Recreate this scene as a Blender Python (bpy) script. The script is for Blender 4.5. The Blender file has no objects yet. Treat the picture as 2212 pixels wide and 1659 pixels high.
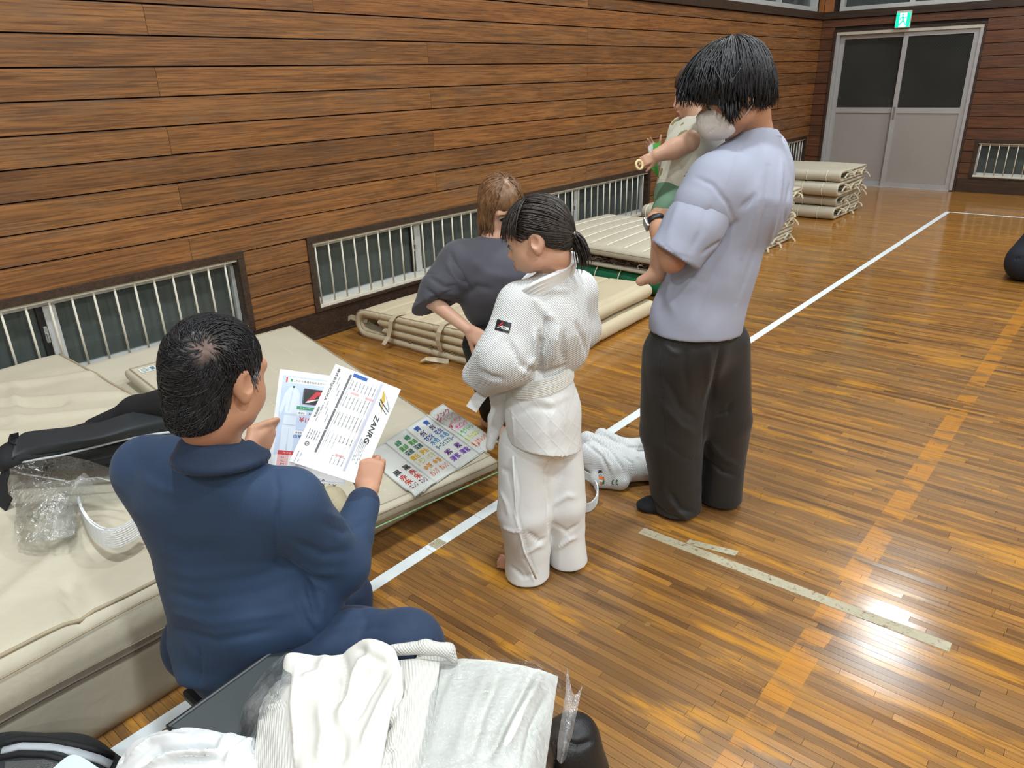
import bpy, bmesh, math, random
import numpy as np
from mathutils import Vector, Matrix, Euler
from mathutils.bvhtree import BVHTree
random.seed(7); RNG = np.random.default_rng(7)
PI = math.pi
sc = bpy.context.scene
C = sc.collection

# ------------------------------------------------------------------ camera
CAM_F = 1584.551; CAM_POS = np.array([4.1852, 0.0, 1.6388])
CAM_ROT = Euler((math.radians(67.3847), math.radians(1.5424), math.radians(39.9331)), 'XYZ')
cd = bpy.data.cameras.new('camera'); cam = bpy.data.objects.new('camera', cd); C.objects.link(cam)
cam.location = CAM_POS; cam.rotation_euler = CAM_ROT
cd.sensor_width = 36.0; cd.lens = CAM_F / 2212 * 36; cd.clip_start = .02
sc.camera = cam
CAM_M = np.array(CAM_ROT.to_matrix())
def ray(u, v): return CAM_M @ np.array([(u - 1106) / CAM_F, -(v - 829.5) / CAM_F, -1.0])
def at(u, v, d): return CAM_POS + ray(u, v) * d                 # world point seen at photo pixel (u, v), d metres deep
def on(u, v, ax, val):                                          # same, on the plane where coordinate ax equals val
    r = ray(u, v); return CAM_POS + (val - CAM_POS[ax]) / r[ax] * r
def px(P):
    c = CAM_M.T @ (np.asarray(P, float) - CAM_POS); return 1106 + CAM_F * c[0] / -c[2], 829.5 - CAM_F * c[1] / -c[2], -c[2]

# ------------------------------------------------------------------ light, world, exposure
w = bpy.data.worlds.new('night'); sc.world = w; w.use_nodes = True
w.node_tree.nodes['Background'].inputs[0].default_value = (.03, .04, .06, 1)
w.node_tree.nodes['Background'].inputs[1].default_value = .25
LAMPS = [(x, y) for x in (2.8, 6.6, 10.4) for y in (-3.6, .8, 5.2, 9.6)]
LAMP_Z = 5.9
for i, (x, y) in enumerate(LAMPS):
    ld = bpy.data.lights.new('gym_light', 'AREA'); ld.shape = 'DISK'; ld.size = .50
    ld.energy = (104, 116, 104, 84)[i % 4]; ld.color = (.90, .97, 1.0)
    lo = bpy.data.objects.new('gym_light', ld); C.objects.link(lo); lo.location = (x, y, LAMP_Z - .03)
vs = sc.view_settings
vs.view_transform = 'Standard'; vs.look = 'None'; vs.gamma = 1.0; vs.use_curve_mapping = False
vs.exposure = 0.40
sc.cycles.max_bounces = 8; sc.cycles.diffuse_bounces = 4; sc.cycles.glossy_bounces = 3
sc.cycles.transmission_bounces = 6; sc.cycles.transparent_max_bounces = 12
sc.cycles.use_denoising = True
sc.cycles.caustics_reflective = False; sc.cycles.caustics_refractive = False

# ------------------------------------------------------------------ objects
def link(name, data, mats=None, parent=None, smooth=False):
    o = bpy.data.objects.new(name, data); C.objects.link(o)
    if mats is not None and not data.materials:
        for m in (mats if isinstance(mats, (list, tuple)) else [mats]): data.materials.append(m)
    if smooth: data.polygons.foreach_set('use_smooth', [True] * len(data.polygons))
    if parent is not None: adopt(o, parent)
    return o
def wmat(o):
    m = Matrix.LocRotScale(o.location, o.rotation_euler, o.scale)
    return (wmat(o.parent) @ o.matrix_parent_inverse @ m) if o.parent else m
def adopt(o, parent):
    o.parent = parent; o.matrix_parent_inverse = wmat(parent).inverted()
def tag(o, label, cat, group=None):
    o['label'] = label; o['category'] = cat
    if group: o['group'] = group
    return o
def thing(name, label, cat, loc=(0, 0, 0), group=None):
    o = bpy.data.objects.new(name, None); C.objects.link(o); o.location = [float(a) for a in loc]; o.empty_display_size = .05
    return tag(o, label, cat, group)
def struct(name, loc=(0, 0, 0)):
    o = bpy.data.objects.new(name, None); C.objects.link(o); o.location = loc; o['kind'] = 'structure'; return o

class MB:
    def __init__(s): s.v = []; s.f = []; s.m = []
    def add(s, vs_, fs, mi=0):
        b = len(s.v); s.v += [tuple(map(float, p)) for p in vs_]
        s.f += [tuple(i + b for i in f) for f in fs]; s.m += [mi] * len(fs); return s
    def box(s, lo, hi, mi=0):
        x0, y0, z0 = lo; x1, y1, z1 = hi
        return s.add([(x0,y0,z0),(x1,y0,z0),(x1,y1,z0),(x0,y1,z0),(x0,y0,z1),(x1,y0,z1),(x1,y1,z1),(x0,y1,z1)],
                     [(0,3,2,1),(4,5,6,7),(0,1,5,4),(1,2,6,5),(2,3,7,6),(3,0,4,7)], mi)
    def tube(s, pts, rad, n=6, mi=0, cap=True, flat=1.0, up=None):
        pts = [np.asarray(p, float) for p in pts]; k = len(pts)
        rad = [rad] * k if np.isscalar(rad) else rad
        prev = np.array(up if up is not None else (0.03, .05, 1.0)); vs_ = []
        for i in range(k):
            t = pts[min(i + 1, k - 1)] - pts[max(i - 1, 0)]; t /= (np.linalg.norm(t) + 1e-9)
            a = prev - t * prev.dot(t)
            if np.linalg.norm(a) < 1e-4: a = np.array((1., .1, .2)); a -= t * a.dot(t)
            a /= np.linalg.norm(a); b = np.cross(t, a); prev = a
            for j in range(n):
                q = 2 * PI * j / n; vs_.append(pts[i] + rad[i] * (b * math.cos(q) + a * flat * math.sin(q)))
        fs = [(i*n+j, i*n+(j+1)%n, (i+1)*n+(j+1)%n, (i+1)*n+j) for i in range(k-1) for j in range(n)]
        if cap: fs += [tuple(range(n-1, -1, -1)), tuple(range((k-1)*n, k*n))]
        return s.add(vs_, fs, mi)
    def ribbon(s, pts, width, side, thick=.002, mi=0):          # flat strap along pts; side = direction across the strap
        pts = [np.asarray(p, float) for p in pts]; k = len(pts); vs_ = []
        for i in range(k):
            t = pts[min(i+1, k-1)] - pts[max(i-1, 0)]; t /= np.linalg.norm(t) + 1e-9
            sd = np.asarray(side[i] if isinstance(side, list) else side, float); sd = sd - t * sd.dot(t); sd /= np.linalg.norm(sd) + 1e-9
            n = np.cross(t, sd); wd = width[i] if isinstance(width, (list, tuple)) else width
            vs_ += [pts[i]-sd*wd/2-n*thick/2, pts[i]+sd*wd/2-n*thick/2, pts[i]+sd*wd/2+n*thick/2, pts[i]-sd*wd/2+n*thick/2]
        fs = [(i*4+j, i*4+(j+1)%4, i*4+4+(j+1)%4, i*4+4+j) for i in range(k-1) for j in range(4)]
        fs += [(3,2,1,0), tuple(range((k-1)*4, k*4))]
        return s.add(vs_, fs, mi)
    def mesh(s, name='m'):
        me = bpy.data.meshes.new(name); me.from_pydata(s.v, [], s.f); me.update()
        if any(s.m): me.polygons.foreach_set('material_index', s.m)
        return me
    def build(s, name, mats, parent=None, smooth=False, bevel=0):
        me = s.mesh(name)
        if bevel:
            bm = bmesh.new(); bm.from_mesh(me)
            bmesh.ops.bevel(bm, geom=bm.edges[:], offset=bevel, segments=2, affect='EDGES', profile=.6, clamp_overlap=True)
            bm.to_mesh(me); bm.free()
        return link(name, me, mats, parent, smooth)

def np_mesh(name, V, F, mi=None):
    me = bpy.data.meshes.new(name); V = np.asarray(V, np.float32); F = np.asarray(F, np.int32)
    me.vertices.add(len(V)); me.vertices.foreach_set('co', V.ravel())
    k = F.shape[1]; me.loops.add(F.size); me.loops.foreach_set('vertex_index', F.ravel())
    me.polygons.add(len(F)); me.polygons.foreach_set('loop_start', np.arange(0, F.size, k, dtype=np.int32))
    me.polygons.foreach_set('loop_total', np.full(len(F), k, np.int32))
    if mi is not None: me.polygons.foreach_set('material_index', np.asarray(mi, np.int32))
    me.update(calc_edges=True); me.validate(); return me

# ------------------------------------------------------------------ materials
def nodes(name):
    m = bpy.data.materials.new(name); m.use_nodes = True; nt = m.node_tree
    return m, nt, nt.nodes['Principled BSDF']
def N(nt, t, **kw):
    n = nt.nodes.new(t)
    for k, v in kw.items(): setattr(n, k, v)
    return n
def L(nt, a, b): nt.links.new(a, b)
def coords(nt, scale=(1, 1, 1), kind='Object', rand=False):
    tc = N(nt, 'ShaderNodeTexCoord'); mp = N(nt, 'ShaderNodeMapping'); mp.inputs['Scale'].default_value = scale
    L(nt, tc.outputs[kind], mp.inputs['Vector'])
    if rand:
        oi = N(nt, 'ShaderNodeObjectInfo'); mu = N(nt, 'ShaderNodeVectorMath', operation='SCALE'); mu.inputs[0].default_value = (37., 61., 23.)
        L(nt, oi.outputs['Random'], mu.inputs['Scale']); L(nt, mu.outputs[0], mp.inputs['Location'])
    return mp.outputs[0]
def noise(nt, vec, scale, detail=3, rough=.5, dist=0):
    n = N(nt, 'ShaderNodeTexNoise'); n.inputs['Scale'].default_value = scale; n.inputs['Detail'].default_value = detail
    n.inputs['Roughness'].default_value = rough; n.inputs['Distortion'].default_value = dist
    L(nt, vec, n.inputs['Vector']); return n.outputs['Fac']
def ramp(nt, fac, stops):
    r = N(nt, 'ShaderNodeValToRGB'); e = r.color_ramp.elements
    while len(e) < len(stops): e.new(.5)
    for x, (p, c) in zip(e, stops): x.position = p; x.color = (*c, 1) if len(c) == 3 else c
    L(nt, fac, r.inputs[0]); return r.outputs[0]
def mixc(nt, f, a, b, mode='MIX'):
    m = N(nt, 'ShaderNodeMix', data_type='RGBA', blend_type=mode)
    for s, x in ((m.inputs[0], f), (m.inputs[6], a), (m.inputs[7], b)):
        if hasattr(x, 'links'): L(nt, x, s)
        else: s.default_value = x if not isinstance(x, tuple) else (*x, 1)[:4]
    return m.outputs[2]
def math_(nt, op, a, b=0.0, clamp=False):
    m = N(nt, 'ShaderNodeMath', operation=op); m.use_clamp = clamp
    for s, x in ((m.inputs[0], a), (m.inputs[1], b)):
        if hasattr(x, 'links'): L(nt, x, s)
        else: s.default_value = x
    return m.outputs[0]
def bump(nt, bs, h, strength=.3, dist=.002, prev=None):
    b = N(nt, 'ShaderNodeBump'); b.inputs['Strength'].default_value = strength; b.inputs['Distance'].default_value = dist
    L(nt, h, b.inputs['Height'])
    if prev is not None: L(nt, prev, b.inputs['Normal'])
    L(nt, b.outputs[0], bs.inputs['Normal']); return b.outputs[0]
def plain(name, col, rough=.6, var=.12, vscale=6, bscale=0, bstr=.2, bdist=.001, metal=0, spec=.5, sheen=0, coat=0, emit=0):
    m, nt, bs = nodes(name); v = coords(nt)
    c2 = tuple(x * (1 - var) for x in col); c1 = tuple(min(1, x * (1 + var)) for x in col)
    L(nt, ramp(nt, noise(nt, v, vscale, 4), [(.3, c2), (.7, c1)]), bs.inputs['Base Color'])
    bs.inputs['Roughness'].default_value = rough; bs.inputs['Metallic'].default_value = metal
    bs.inputs['Specular IOR Level'].default_value = spec; bs.inputs['Sheen Weight'].default_value = sheen
    bs.inputs['Coat Weight'].default_value = coat
    if bscale: bump(nt, bs, noise(nt, v, bscale, 3), bstr, bdist)
    if emit:
        bs.inputs['Emission Color'].default_value = (*col, 1); bs.inputs['Emission Strength'].default_value = emit
    return m
def weave(name, col, s1=900, s2=900, rough=.85, bstr=.35, var=.06, axes=(0, 2), sheen=.1, dark=.75, dist=.0012):
    # cloth: two crossed sine ridges give the thread relief
    m, nt, bs = nodes(name); v = coords(nt); sep = N(nt, 'ShaderNodeSeparateXYZ'); L(nt, v, sep.inputs[0])
    a = math_(nt, 'SINE', math_(nt, 'MULTIPLY', sep.outputs[axes[0]], s1)); b = math_(nt, 'SINE', math_(nt, 'MULTIPLY', sep.outputs[axes[1]], s2))
    h = math_(nt, 'MULTIPLY', a, b)
    c = ramp(nt, noise(nt, v, 7, 4), [(.3, tuple(x * (1 - var) for x in col)), (.7, tuple(min(1, x * (1 + var)) for x in col))])
    d = ramp(nt, h, [(0, (dark,) * 3), (.6, (1, 1, 1))])
    L(nt, mixc(nt, 1.0, c, d, 'MULTIPLY'), bs.inputs['Base Color'])
    bs.inputs['Roughness'].default_value = rough; bs.inputs['Sheen Weight'].default_value = sheen
    nb = bump(nt, bs, h, bstr, dist); bump(nt, bs, noise(nt, v, 40, 4), .25, .003, nb)
    return m

def wood_wall(name, light, dark, grey):
    m, nt, bs = nodes(name)
    v = coords(nt, (1, 1, 1), rand=True); vs1 = coords(nt, (1.0, 12, 20), rand=True); vs2 = coords(nt, (3.2, 60, 120), rand=True)
    g1 = noise(nt, vs1, 1.6, 6, .62, .8); g2 = noise(nt, vs2, 1.0, 4, .7, .2)
    oi = N(nt, 'ShaderNodeObjectInfo')
    c = ramp(nt, g1, [(.25, dark), (.5, tuple((a + b) / 2 for a, b in zip(light, dark))), (.72, light)])
    c = mixc(nt, math_(nt, 'MULTIPLY', ramp(nt, g2, [(.47, (0, 0, 0)), (.60, (1, 1, 1))]), .62), c, tuple(x * .38 for x in dark))
    st = ramp(nt, noise(nt, coords(nt, (1.5, 4, 7), rand=True), 1.5, 5, .6), [(.52, (0, 0, 0)), (.72, (1, 1, 1))])
    c = mixc(nt, math_(nt, 'MULTIPLY', st, .45), c, grey)
    tint = ramp(nt, oi.outputs['Random'], [(0, (.74, .72, .72)), (.5, (1, 1, 1)), (1, (1.0, .9, .78))])
    L(nt, mixc(nt, 1.0, c, tint, 'MULTIPLY'), bs.inputs['Base Color'])
    L(nt, ramp(nt, g2, [(.3, (.38,) * 3), (.7, (.55,) * 3)]), bs.inputs['Roughness'])
    bs.inputs['Specular IOR Level'].default_value = .45
    bump(nt, bs, g2, .35, .002); return m
# ================================================================== ROOM
YF = 12.11; XR = 13.2; YB = -6.0; ZC = 6.0
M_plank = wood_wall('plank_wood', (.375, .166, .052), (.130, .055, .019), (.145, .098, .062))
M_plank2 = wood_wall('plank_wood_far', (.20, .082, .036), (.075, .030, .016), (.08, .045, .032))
M_trim = wood_wall('dark_trim_wood', (.075, .042, .026), (.03, .017, .011), (.055, .04, .03))
M_backing = plain('dark_backing', (.018, .010, .006), .8)
M_alu = plain('aluminium', (.62, .64, .64), .35, .05, 3, metal=.35)
M_alug = plain('door_aluminium', (.47, .47, .48), .38, .04, 3, metal=.3)
M_cream = plain('cream_bar_paint', (.66, .62, .52), .5, .06, 20)
M_white = plain('white_paint', (.82, .82, .80), .6, .03)
M_black = plain('black_plastic', (.012, .012, .013), .45)
M_steel = plain('steel', (.55, .56, .57), .28, .05, metal=.9)

def glass_mat(name, tint=(.72, .80, .77), op=.32):
    m, nt, bs = nodes(name)
    bs.inputs['Base Color'].default_value = (*[t * .24 for t in tint], 1); bs.inputs['Roughness'].default_value = .06
    bs.inputs['Specular IOR Level'].default_value = .5
    tr = N(nt, 'ShaderNodeBsdfTransparent'); tr.inputs[0].default_value = (*tint, 1); mx = N(nt, 'ShaderNodeMixShader')
    mx.inputs[0].default_value = op
    L(nt, tr.outputs[0], mx.inputs[1]); L(nt, bs.outputs[0], mx.inputs[2])
    L(nt, mx.outputs[0], nt.nodes['Material Output'].inputs[0]); return m
M_glass = glass_mat('night_glass')
def wired_glass():
    m, nt, bs = nodes('wired_glass'); v = coords(nt); sep = N(nt, 'ShaderNodeSeparateXYZ'); L(nt, v, sep.inputs[0])
    a = math_(nt, 'ADD', sep.outputs[0], sep.outputs[2]); b = math_(nt, 'SUBTRACT', sep.outputs[0], sep.outputs[2])
    la = math_(nt, 'GREATER_THAN', math_(nt, 'SINE', math_(nt, 'MULTIPLY', a, 200)), .93)
    lb = math_(nt, 'GREATER_THAN', math_(nt, 'SINE', math_(nt, 'MULTIPLY', b, 200)), .93)
    wire = math_(nt, 'MAXIMUM', la, lb)
    n = noise(nt, v, 1.1, 2)
    base = ramp(nt, n, [(.35, (.016, .020, .020)), (.65, (.032, .036, .035))])
    L(nt, mixc(nt, math_(nt, 'MULTIPLY', wire, .5), base, (.06, .07, .068)), bs.inputs['Base Color'])
    bs.inputs['Roughness'].default_value = .16; return m
M_wired = wired_glass()
M_doorpan = plain('door_panel_grey', (.33, .31, .295), .42, .05, 1.5, bscale=60, bstr=.05)

def floor_mat(name, per_object):
    m, nt, bs = nodes(name)
    ge = N(nt, 'ShaderNodeNewGeometry'); pos = ge.outputs['Position']
    sep = N(nt, 'ShaderNodeSeparateXYZ'); L(nt, pos, sep.inputs[0])
    if per_object: rnd = N(nt, 'ShaderNodeObjectInfo').outputs['Random']
    else: rnd = N(nt, 'ShaderNodeAttribute', attribute_name='rnd').outputs['Fac']
    def mp(s):
        k = N(nt, 'ShaderNodeMapping'); k.inputs['Scale'].default_value = s; L(nt, pos, k.inputs['Vector']); return k.outputs[0]
    c = ramp(nt, rnd, [(0, (.12, .058, .022)), (.12, (.20, .096, .031)), (.5, (.285, .138, .040)), (.86, (.35, .172, .046)), (1, (.44, .210, .044))])
    grain = noise(nt, mp((3, 90, 1)), 2.2, 5, .65, .3)
    c = mixc(nt, .75, c, ramp(nt, grain, [(.28, (.50, .46, .42)), (.7, (1.15, 1.12, 1.08))]), 'MULTIPLY')
    worn = noise(nt, mp((.8, 2.2, 1)), 1.3, 5, .6, .4)
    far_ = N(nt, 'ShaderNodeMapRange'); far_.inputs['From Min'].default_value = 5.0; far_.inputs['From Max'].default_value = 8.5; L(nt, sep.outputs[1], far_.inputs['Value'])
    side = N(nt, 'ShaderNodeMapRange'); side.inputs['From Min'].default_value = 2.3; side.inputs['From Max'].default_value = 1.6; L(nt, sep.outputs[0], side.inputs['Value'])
    fresh_sheen = math_(nt, 'MAXIMUM', far_.outputs[0], side.outputs[0])
    wf = math_(nt, 'MULTIPLY', ramp(nt, worn, [(.40, (0,) * 3), (.58, (1,) * 3)]), math_(nt, 'SUBTRACT', 1.0, fresh_sheen))
    c = mixc(nt, math_(nt, 'MULTIPLY', fresh_sheen, .55), c, (.42, .185, .032))  # less worn varnish; orange at the far end also paints in reflected light
    c = mixc(nt, math_(nt, 'MULTIPLY', wf, .50), c, (.20, .112, .048))
    orange_mask = ramp(nt, noise(nt, mp((1.6, 9, 1)), 1.3, 4, .6), [(.55, (0,) * 3), (.64, (1,) * 3)])
    c = mixc(nt, math_(nt, 'MULTIPLY', orange_mask, .70), c, (.52, .235, .024))  # orange patches scattered at random over the boards
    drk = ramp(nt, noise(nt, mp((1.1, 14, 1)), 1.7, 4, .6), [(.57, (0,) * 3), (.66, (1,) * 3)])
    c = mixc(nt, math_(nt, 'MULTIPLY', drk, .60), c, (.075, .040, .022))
    # unworn strip left by an old line of tape, running along the hall
    sx = math_(nt, 'ABSOLUTE', math_(nt, 'SUBTRACT', sep.outputs[0], 3.715)); band = math_(nt, 'LESS_THAN', sx, .04)
    pat = ramp(nt, noise(nt, mp((2, 5.5, 1)), 2.2, 3), [(.42, (0,) * 3), (.50, (1,) * 3)])
    c = mixc(nt, math_(nt, 'MULTIPLY', math_(nt, 'MULTIPLY', band, pat), .62), c, (.50, .205, .022))
    # pale scuffs and round drip marks
    vo = N(nt, 'ShaderNodeTexVoronoi'); vo.inputs['Scale'].default_value = 5.5; L(nt, pos, vo.inputs['Vector'])
    spot = math_(nt, 'MULTIPLY', math_(nt, 'LESS_THAN', vo.outputs['Distance'], .055), .35)
    c = mixc(nt, spot, c, (.42, .26, .10))
    vo2 = N(nt, 'ShaderNodeTexVoronoi'); vo2.inputs['Scale'].default_value = 3.4; L(nt, pos, vo2.inputs['Vector'])
    c = mixc(nt, math_(nt, 'MULTIPLY', math_(nt, 'LESS_THAN', vo2.outputs['Distance'], .028), .85), c, (.03, .02, .018))
    L(nt, c, bs.inputs['Base Color'])
    rr = math_(nt, 'SUBTRACT', ramp(nt, worn, [(.35, (.15,) * 3), (.62, (.23,) * 3)]), math_(nt, 'MULTIPLY', fresh_sheen, .06))
    L(nt, rr, bs.inputs['Roughness']); bs.inputs['Specular IOR Level'].default_value = .55
    bump(nt, bs, noise(nt, mp((2.5, 30, 1)), 3, 3), .05, .002)
    return m
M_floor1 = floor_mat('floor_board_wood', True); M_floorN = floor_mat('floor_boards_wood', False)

# ---- floor: base slab, boards across the hall
flo = MB().box((-.2, YB, -.12), (XR, YF + .2, -.0035)).build('floor', M_backing); flo['kind'] = 'structure'
BW = .0262; GAP = .0010
unit = MB().add([(0,0,-.003),(1,0,-.003),(1,1,-.003),(0,1,-.003),(0,0,0),(1,0,0),(1,1,0),(0,1,0)],
                [(4,5,6,7),(0,1,5,4),(1,2,6,5),(2,3,7,6),(3,0,4,7)]).mesh('floor_board')
unit.materials.append(M_floor1)
boards = []
rows = int((YF - YB) / BW); rr_ = random.Random(3)
for r in range(rows):
    y = YB + r * BW; x = -.4 + rr_.random() * .7 - .7
    while x < XR:
        ln = rr_.choice((.30, .42, .55, .68, .82)) * rr_.uniform(.9, 1.1)
        a, b = max(x, 0), min(x + ln, XR)
        if b - a > .02 and not (y < -1.5 and a > 6): boards.append((a, b, y))
        x += ln
def bscore(t):
    a, b, y = t; cx, cy = (a + b) / 2, y + BW / 2
    if a < 2.44 or cy < .75: return 0
    if px((cx, cy, 0))[2] < .3: return 0
    u, v, d = px((cx, cy, 0))
    if not (0 < u < 2300 and 0 < v < 1700): return 0
    if u < 1250 and v > 1400: return 0
    u0, v0, _ = px((a, cy, 0)); u1, v1, _ = px((b, cy, 0)); _, va, _ = px((cx, y, 0)); _, vb, _ = px((cx, y + BW, 0))
    return math.hypot(min(u1, 2212) - u0, v1 - v0) * abs(va - vb)
sco = [bscore(t) for t in boards]; order = sorted(range(len(boards)), key=lambda i: -sco[i])
single = set(order[:300])
V = []; F = []; R = []
for i, (a, b, y) in enumerate(boards):
    dz = rr_.uniform(-.0002, 0)
    if i in single:
        o = bpy.data.objects.new('floor_board', unit); C.objects.link(o)
        o.location = (a + GAP / 2, y + GAP / 2, dz); o.rotation_euler = (rr_.gauss(0, .006), 0, 0); o.scale = (b - a - GAP, BW - GAP, 1); o.parent = flo
    else:
        k = len(V); x0, x1, y0, y1 = a + GAP / 2, b - GAP / 2, y + GAP / 2, y + BW - GAP / 2
        tz = rr_.gauss(0, .00008); V += [(x0,y0,-.003),(x1,y0,-.003),(x1,y1,-.003),(x0,y1,-.003),(x0,y0,dz-tz),(x1,y0,dz-tz),(x1,y1,dz+tz),(x0,y1,dz+tz)]
        F += [(k+4,k+5,k+6,k+7),(k,k+1,k+5,k+4),(k+1,k+2,k+6,k+5),(k+2,k+3,k+7,k+6),(k+3,k,k+4,k+7)]; R += [rr_.random()] * 5
me = np_mesh('floor_boards', V, F); me.polygons.foreach_set('use_smooth', [False] * len(F)); at_ = me.attributes.new('rnd', 'FLOAT', 'FACE'); at_.data.foreach_set('value', R)
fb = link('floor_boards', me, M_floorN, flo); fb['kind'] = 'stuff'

# ---- walls: backing with openings, then planks one by one
def holed(ax0, ax1, z0, z1, holes):            # rectangles of [ax0,ax1]x[z0,z1] outside the holes
    xs = sorted({ax0, ax1, *[min(max(h[i], ax0), ax1) for h in holes for i in (0, 1)]}); out = []
    for a, b in zip(xs, xs[1:]):
        m = (a + b) / 2; hs = sorted((h[2], h[3]) for h in holes if h[0] < m < h[1]); z = z0
        for lo, hi in hs:
            if lo > z: out.append((a, b, z, lo))
            z = max(z, hi)
        if z < z1: out.append((a, b, z, z1))
    return out
LOWW = [(-2.115, 2.357), (2.822, 7.294), (7.645, 12.03)]; WZ0, WZ1 = .187, .705
UPZ0, UPZ1 = 2.41, 4.1
UPL = [(3.2, 7.35), (7.65, 11.83)]
holesL = [(a, b, WZ0, WZ1) for a, b in LOWW] + [(a, b, UPZ0, UPZ1) for a, b in UPL]
wl = MB()
for a, b, z0, z1 in holed(YB, YF, 0, ZC, holesL): wl.box((-.17, a, z0), (-.013, b, z1))
wall_left = wl.build('wall_left', M_backing); wall_left['kind'] = 'structure'
DX0, DX1, DZ = .205, 2.135, 2.16
LOWF = [(2.27, 6.7)]; UPF = [(.235, 2.12), (2.36, 6.4)]
holesF = [(DX0, DX1, 0, DZ)] + [(a, b, WZ0, WZ1) for a, b in LOWF] + [(a, b, UPZ0, UPZ1) for a, b in UPF]
wf_ = MB()
for a, b, z0, z1 in holed(-.17, XR, 0, ZC, holesF): wf_.box((a, YF + .013, z0), (b, YF + .17, z1))
wall_far = wf_.build('wall_far', M_backing); wall_far['kind'] = 'structure'

_pl = {}
def plank(parent, base, z0, h, length, rotz, mat):
    key = (round(length, 3), round(h, 3), mat.name)
    if key not in _pl:
        c = min(.0165, h * .3); e = .0012; bot = .0012
        prof = [(0, bot), (-.0125, bot), (-.0125, h - c), (-.0060, h - c + .003), (-.0050, h - .0060), (-.0005, h - .0060), (0, h - .0060)]
        mb = MB(); n = len(prof)
        mb.add([(x, y, z) for x in (e, length - e) for (y, z) in prof],
               [(j, (j + 1) % n, n + (j + 1) % n, n + j) for j in range(n)] + [tuple(range(n - 1, -1, -1)), tuple(range(n, 2 * n))])
        me = mb.mesh('plank'); me.materials.append(mat); _pl[key] = me
    o = bpy.data.objects.new('plank', _pl[key]); C.objects.link(o); o.location = (*base, z0); o.rotation_euler = (0, 0, rotz); o.parent = parent
def plank_rows(parent, a0, a1, holes, place, mat, joints):
    zb = [.187] + [2.05 - .15 * k for k in range(12, -1, -1)] + [2.20, 2.305]
    for z0, z1 in zip(zb, zb[1:]):
        row = round((2.05 - z0) / .15) if z0 > .2 else 12
        spans = [(a0, a1)]
        for h in holes:
            if h[2] < z1 - .02 and h[3] > z0 + .02:
                spans = [s for (a, b) in spans for s in ((a, min(b, h[0])), (max(a, h[1]), b)) if s[1] - s[0] > .01]
        for a, b in spans:
            cuts = [a] + [j for j in joints(row) if a + .03 < j < b - .03] + [b]
            for p, q in zip(cuts, cuts[1:]): place(parent, p, q - p, z0, z1 - z0, mat)
def jl(row):
    return [2.035 + 4.03 * k + (0 if row % 2 else 2.015) + (.0 if row != 0 else -.95) for k in range(-3, 4)]
plank_rows(wall_left, -3.2, YF, holesL, lambda P, p, l, z0, h, m: plank(P, (-.0005, p), z0, h, l, PI / 2, m), M_plank, jl)
def jf(row): return [2.9 + 4.03 * k + (0 if row % 2 else 2.0) for k in range(0, 3)]
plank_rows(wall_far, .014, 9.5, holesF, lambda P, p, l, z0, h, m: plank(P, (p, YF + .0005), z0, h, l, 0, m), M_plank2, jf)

# plain wall above the picture, other two walls, ceiling
for nm, lo, hi in (('wall_right', (XR, YB, 0), (XR + .15, YF + .17, ZC)), ('wall_back', (-.17, YB - .15, 0), (XR + .15, YB, ZC))):
    o = MB().box(lo, hi).build(nm, plain(nm + '_paint', (.50, .46, .40), .7)); o['kind'] = 'structure'
cl = MB().box((-.2, YB - .2, ZC), (XR + .2, YF + .2, ZC + .12)).build('ceiling', plain('ceiling_board', (.78, .77, .74), .8)); cl['kind'] = 'structure'
def strip(name, lo, hi, mat=M_trim, bevel=.004):
    o = MB().box(lo, hi).build(name, mat, bevel=bevel); o['kind'] = 'structure'; return o
strip('baseboard_left', (-.0125, YB, 0), (.006, YF - .002, .185))
strip('baseboard_far', (DX1 + .002, YF - .012, 0), (XR - .1, YF + .012, .185))
strip('baseboard_corner', (.008, YF - .012, 0), (DX0 - .002, YF + .012, .185))
strip('trim_1', (-.013, YB, 2.308), (.035, YF - .037, 2.40), bevel=.003)
strip('trim_2', (-.01, YF - .035, 2.308), (XR - .1, YF + .012, 2.40), bevel=.003)
strip('trim_3', (-.0125, YB, 0.0), (.018, YF - .014, .018), bevel=.003)
wood_post = plain('post_wood', (.30, .12, .04), .5, .2, 8)
strip('trim_4', (-.013, 11.95, 2.402), (.02, YF - .03, 4.2), wood_post, .003)
strip('trim_5', (.022, YF - .02, 2.402), (.15, YF + .012, 4.2), wood_post, .003)
strip('trim_6', (2.16, YF - .02, 2.402), (2.31, YF + .012, 4.2), wood_post, .003)
strip('trim_7', (-.013, YB, 4.12), (.01, YF - .03, ZC - .01), M_white, 0)
strip('trim_8', (.022, YF - .005, 4.22), (XR - .01, YF + .012, ZC - .01), M_white, 0)

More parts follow.
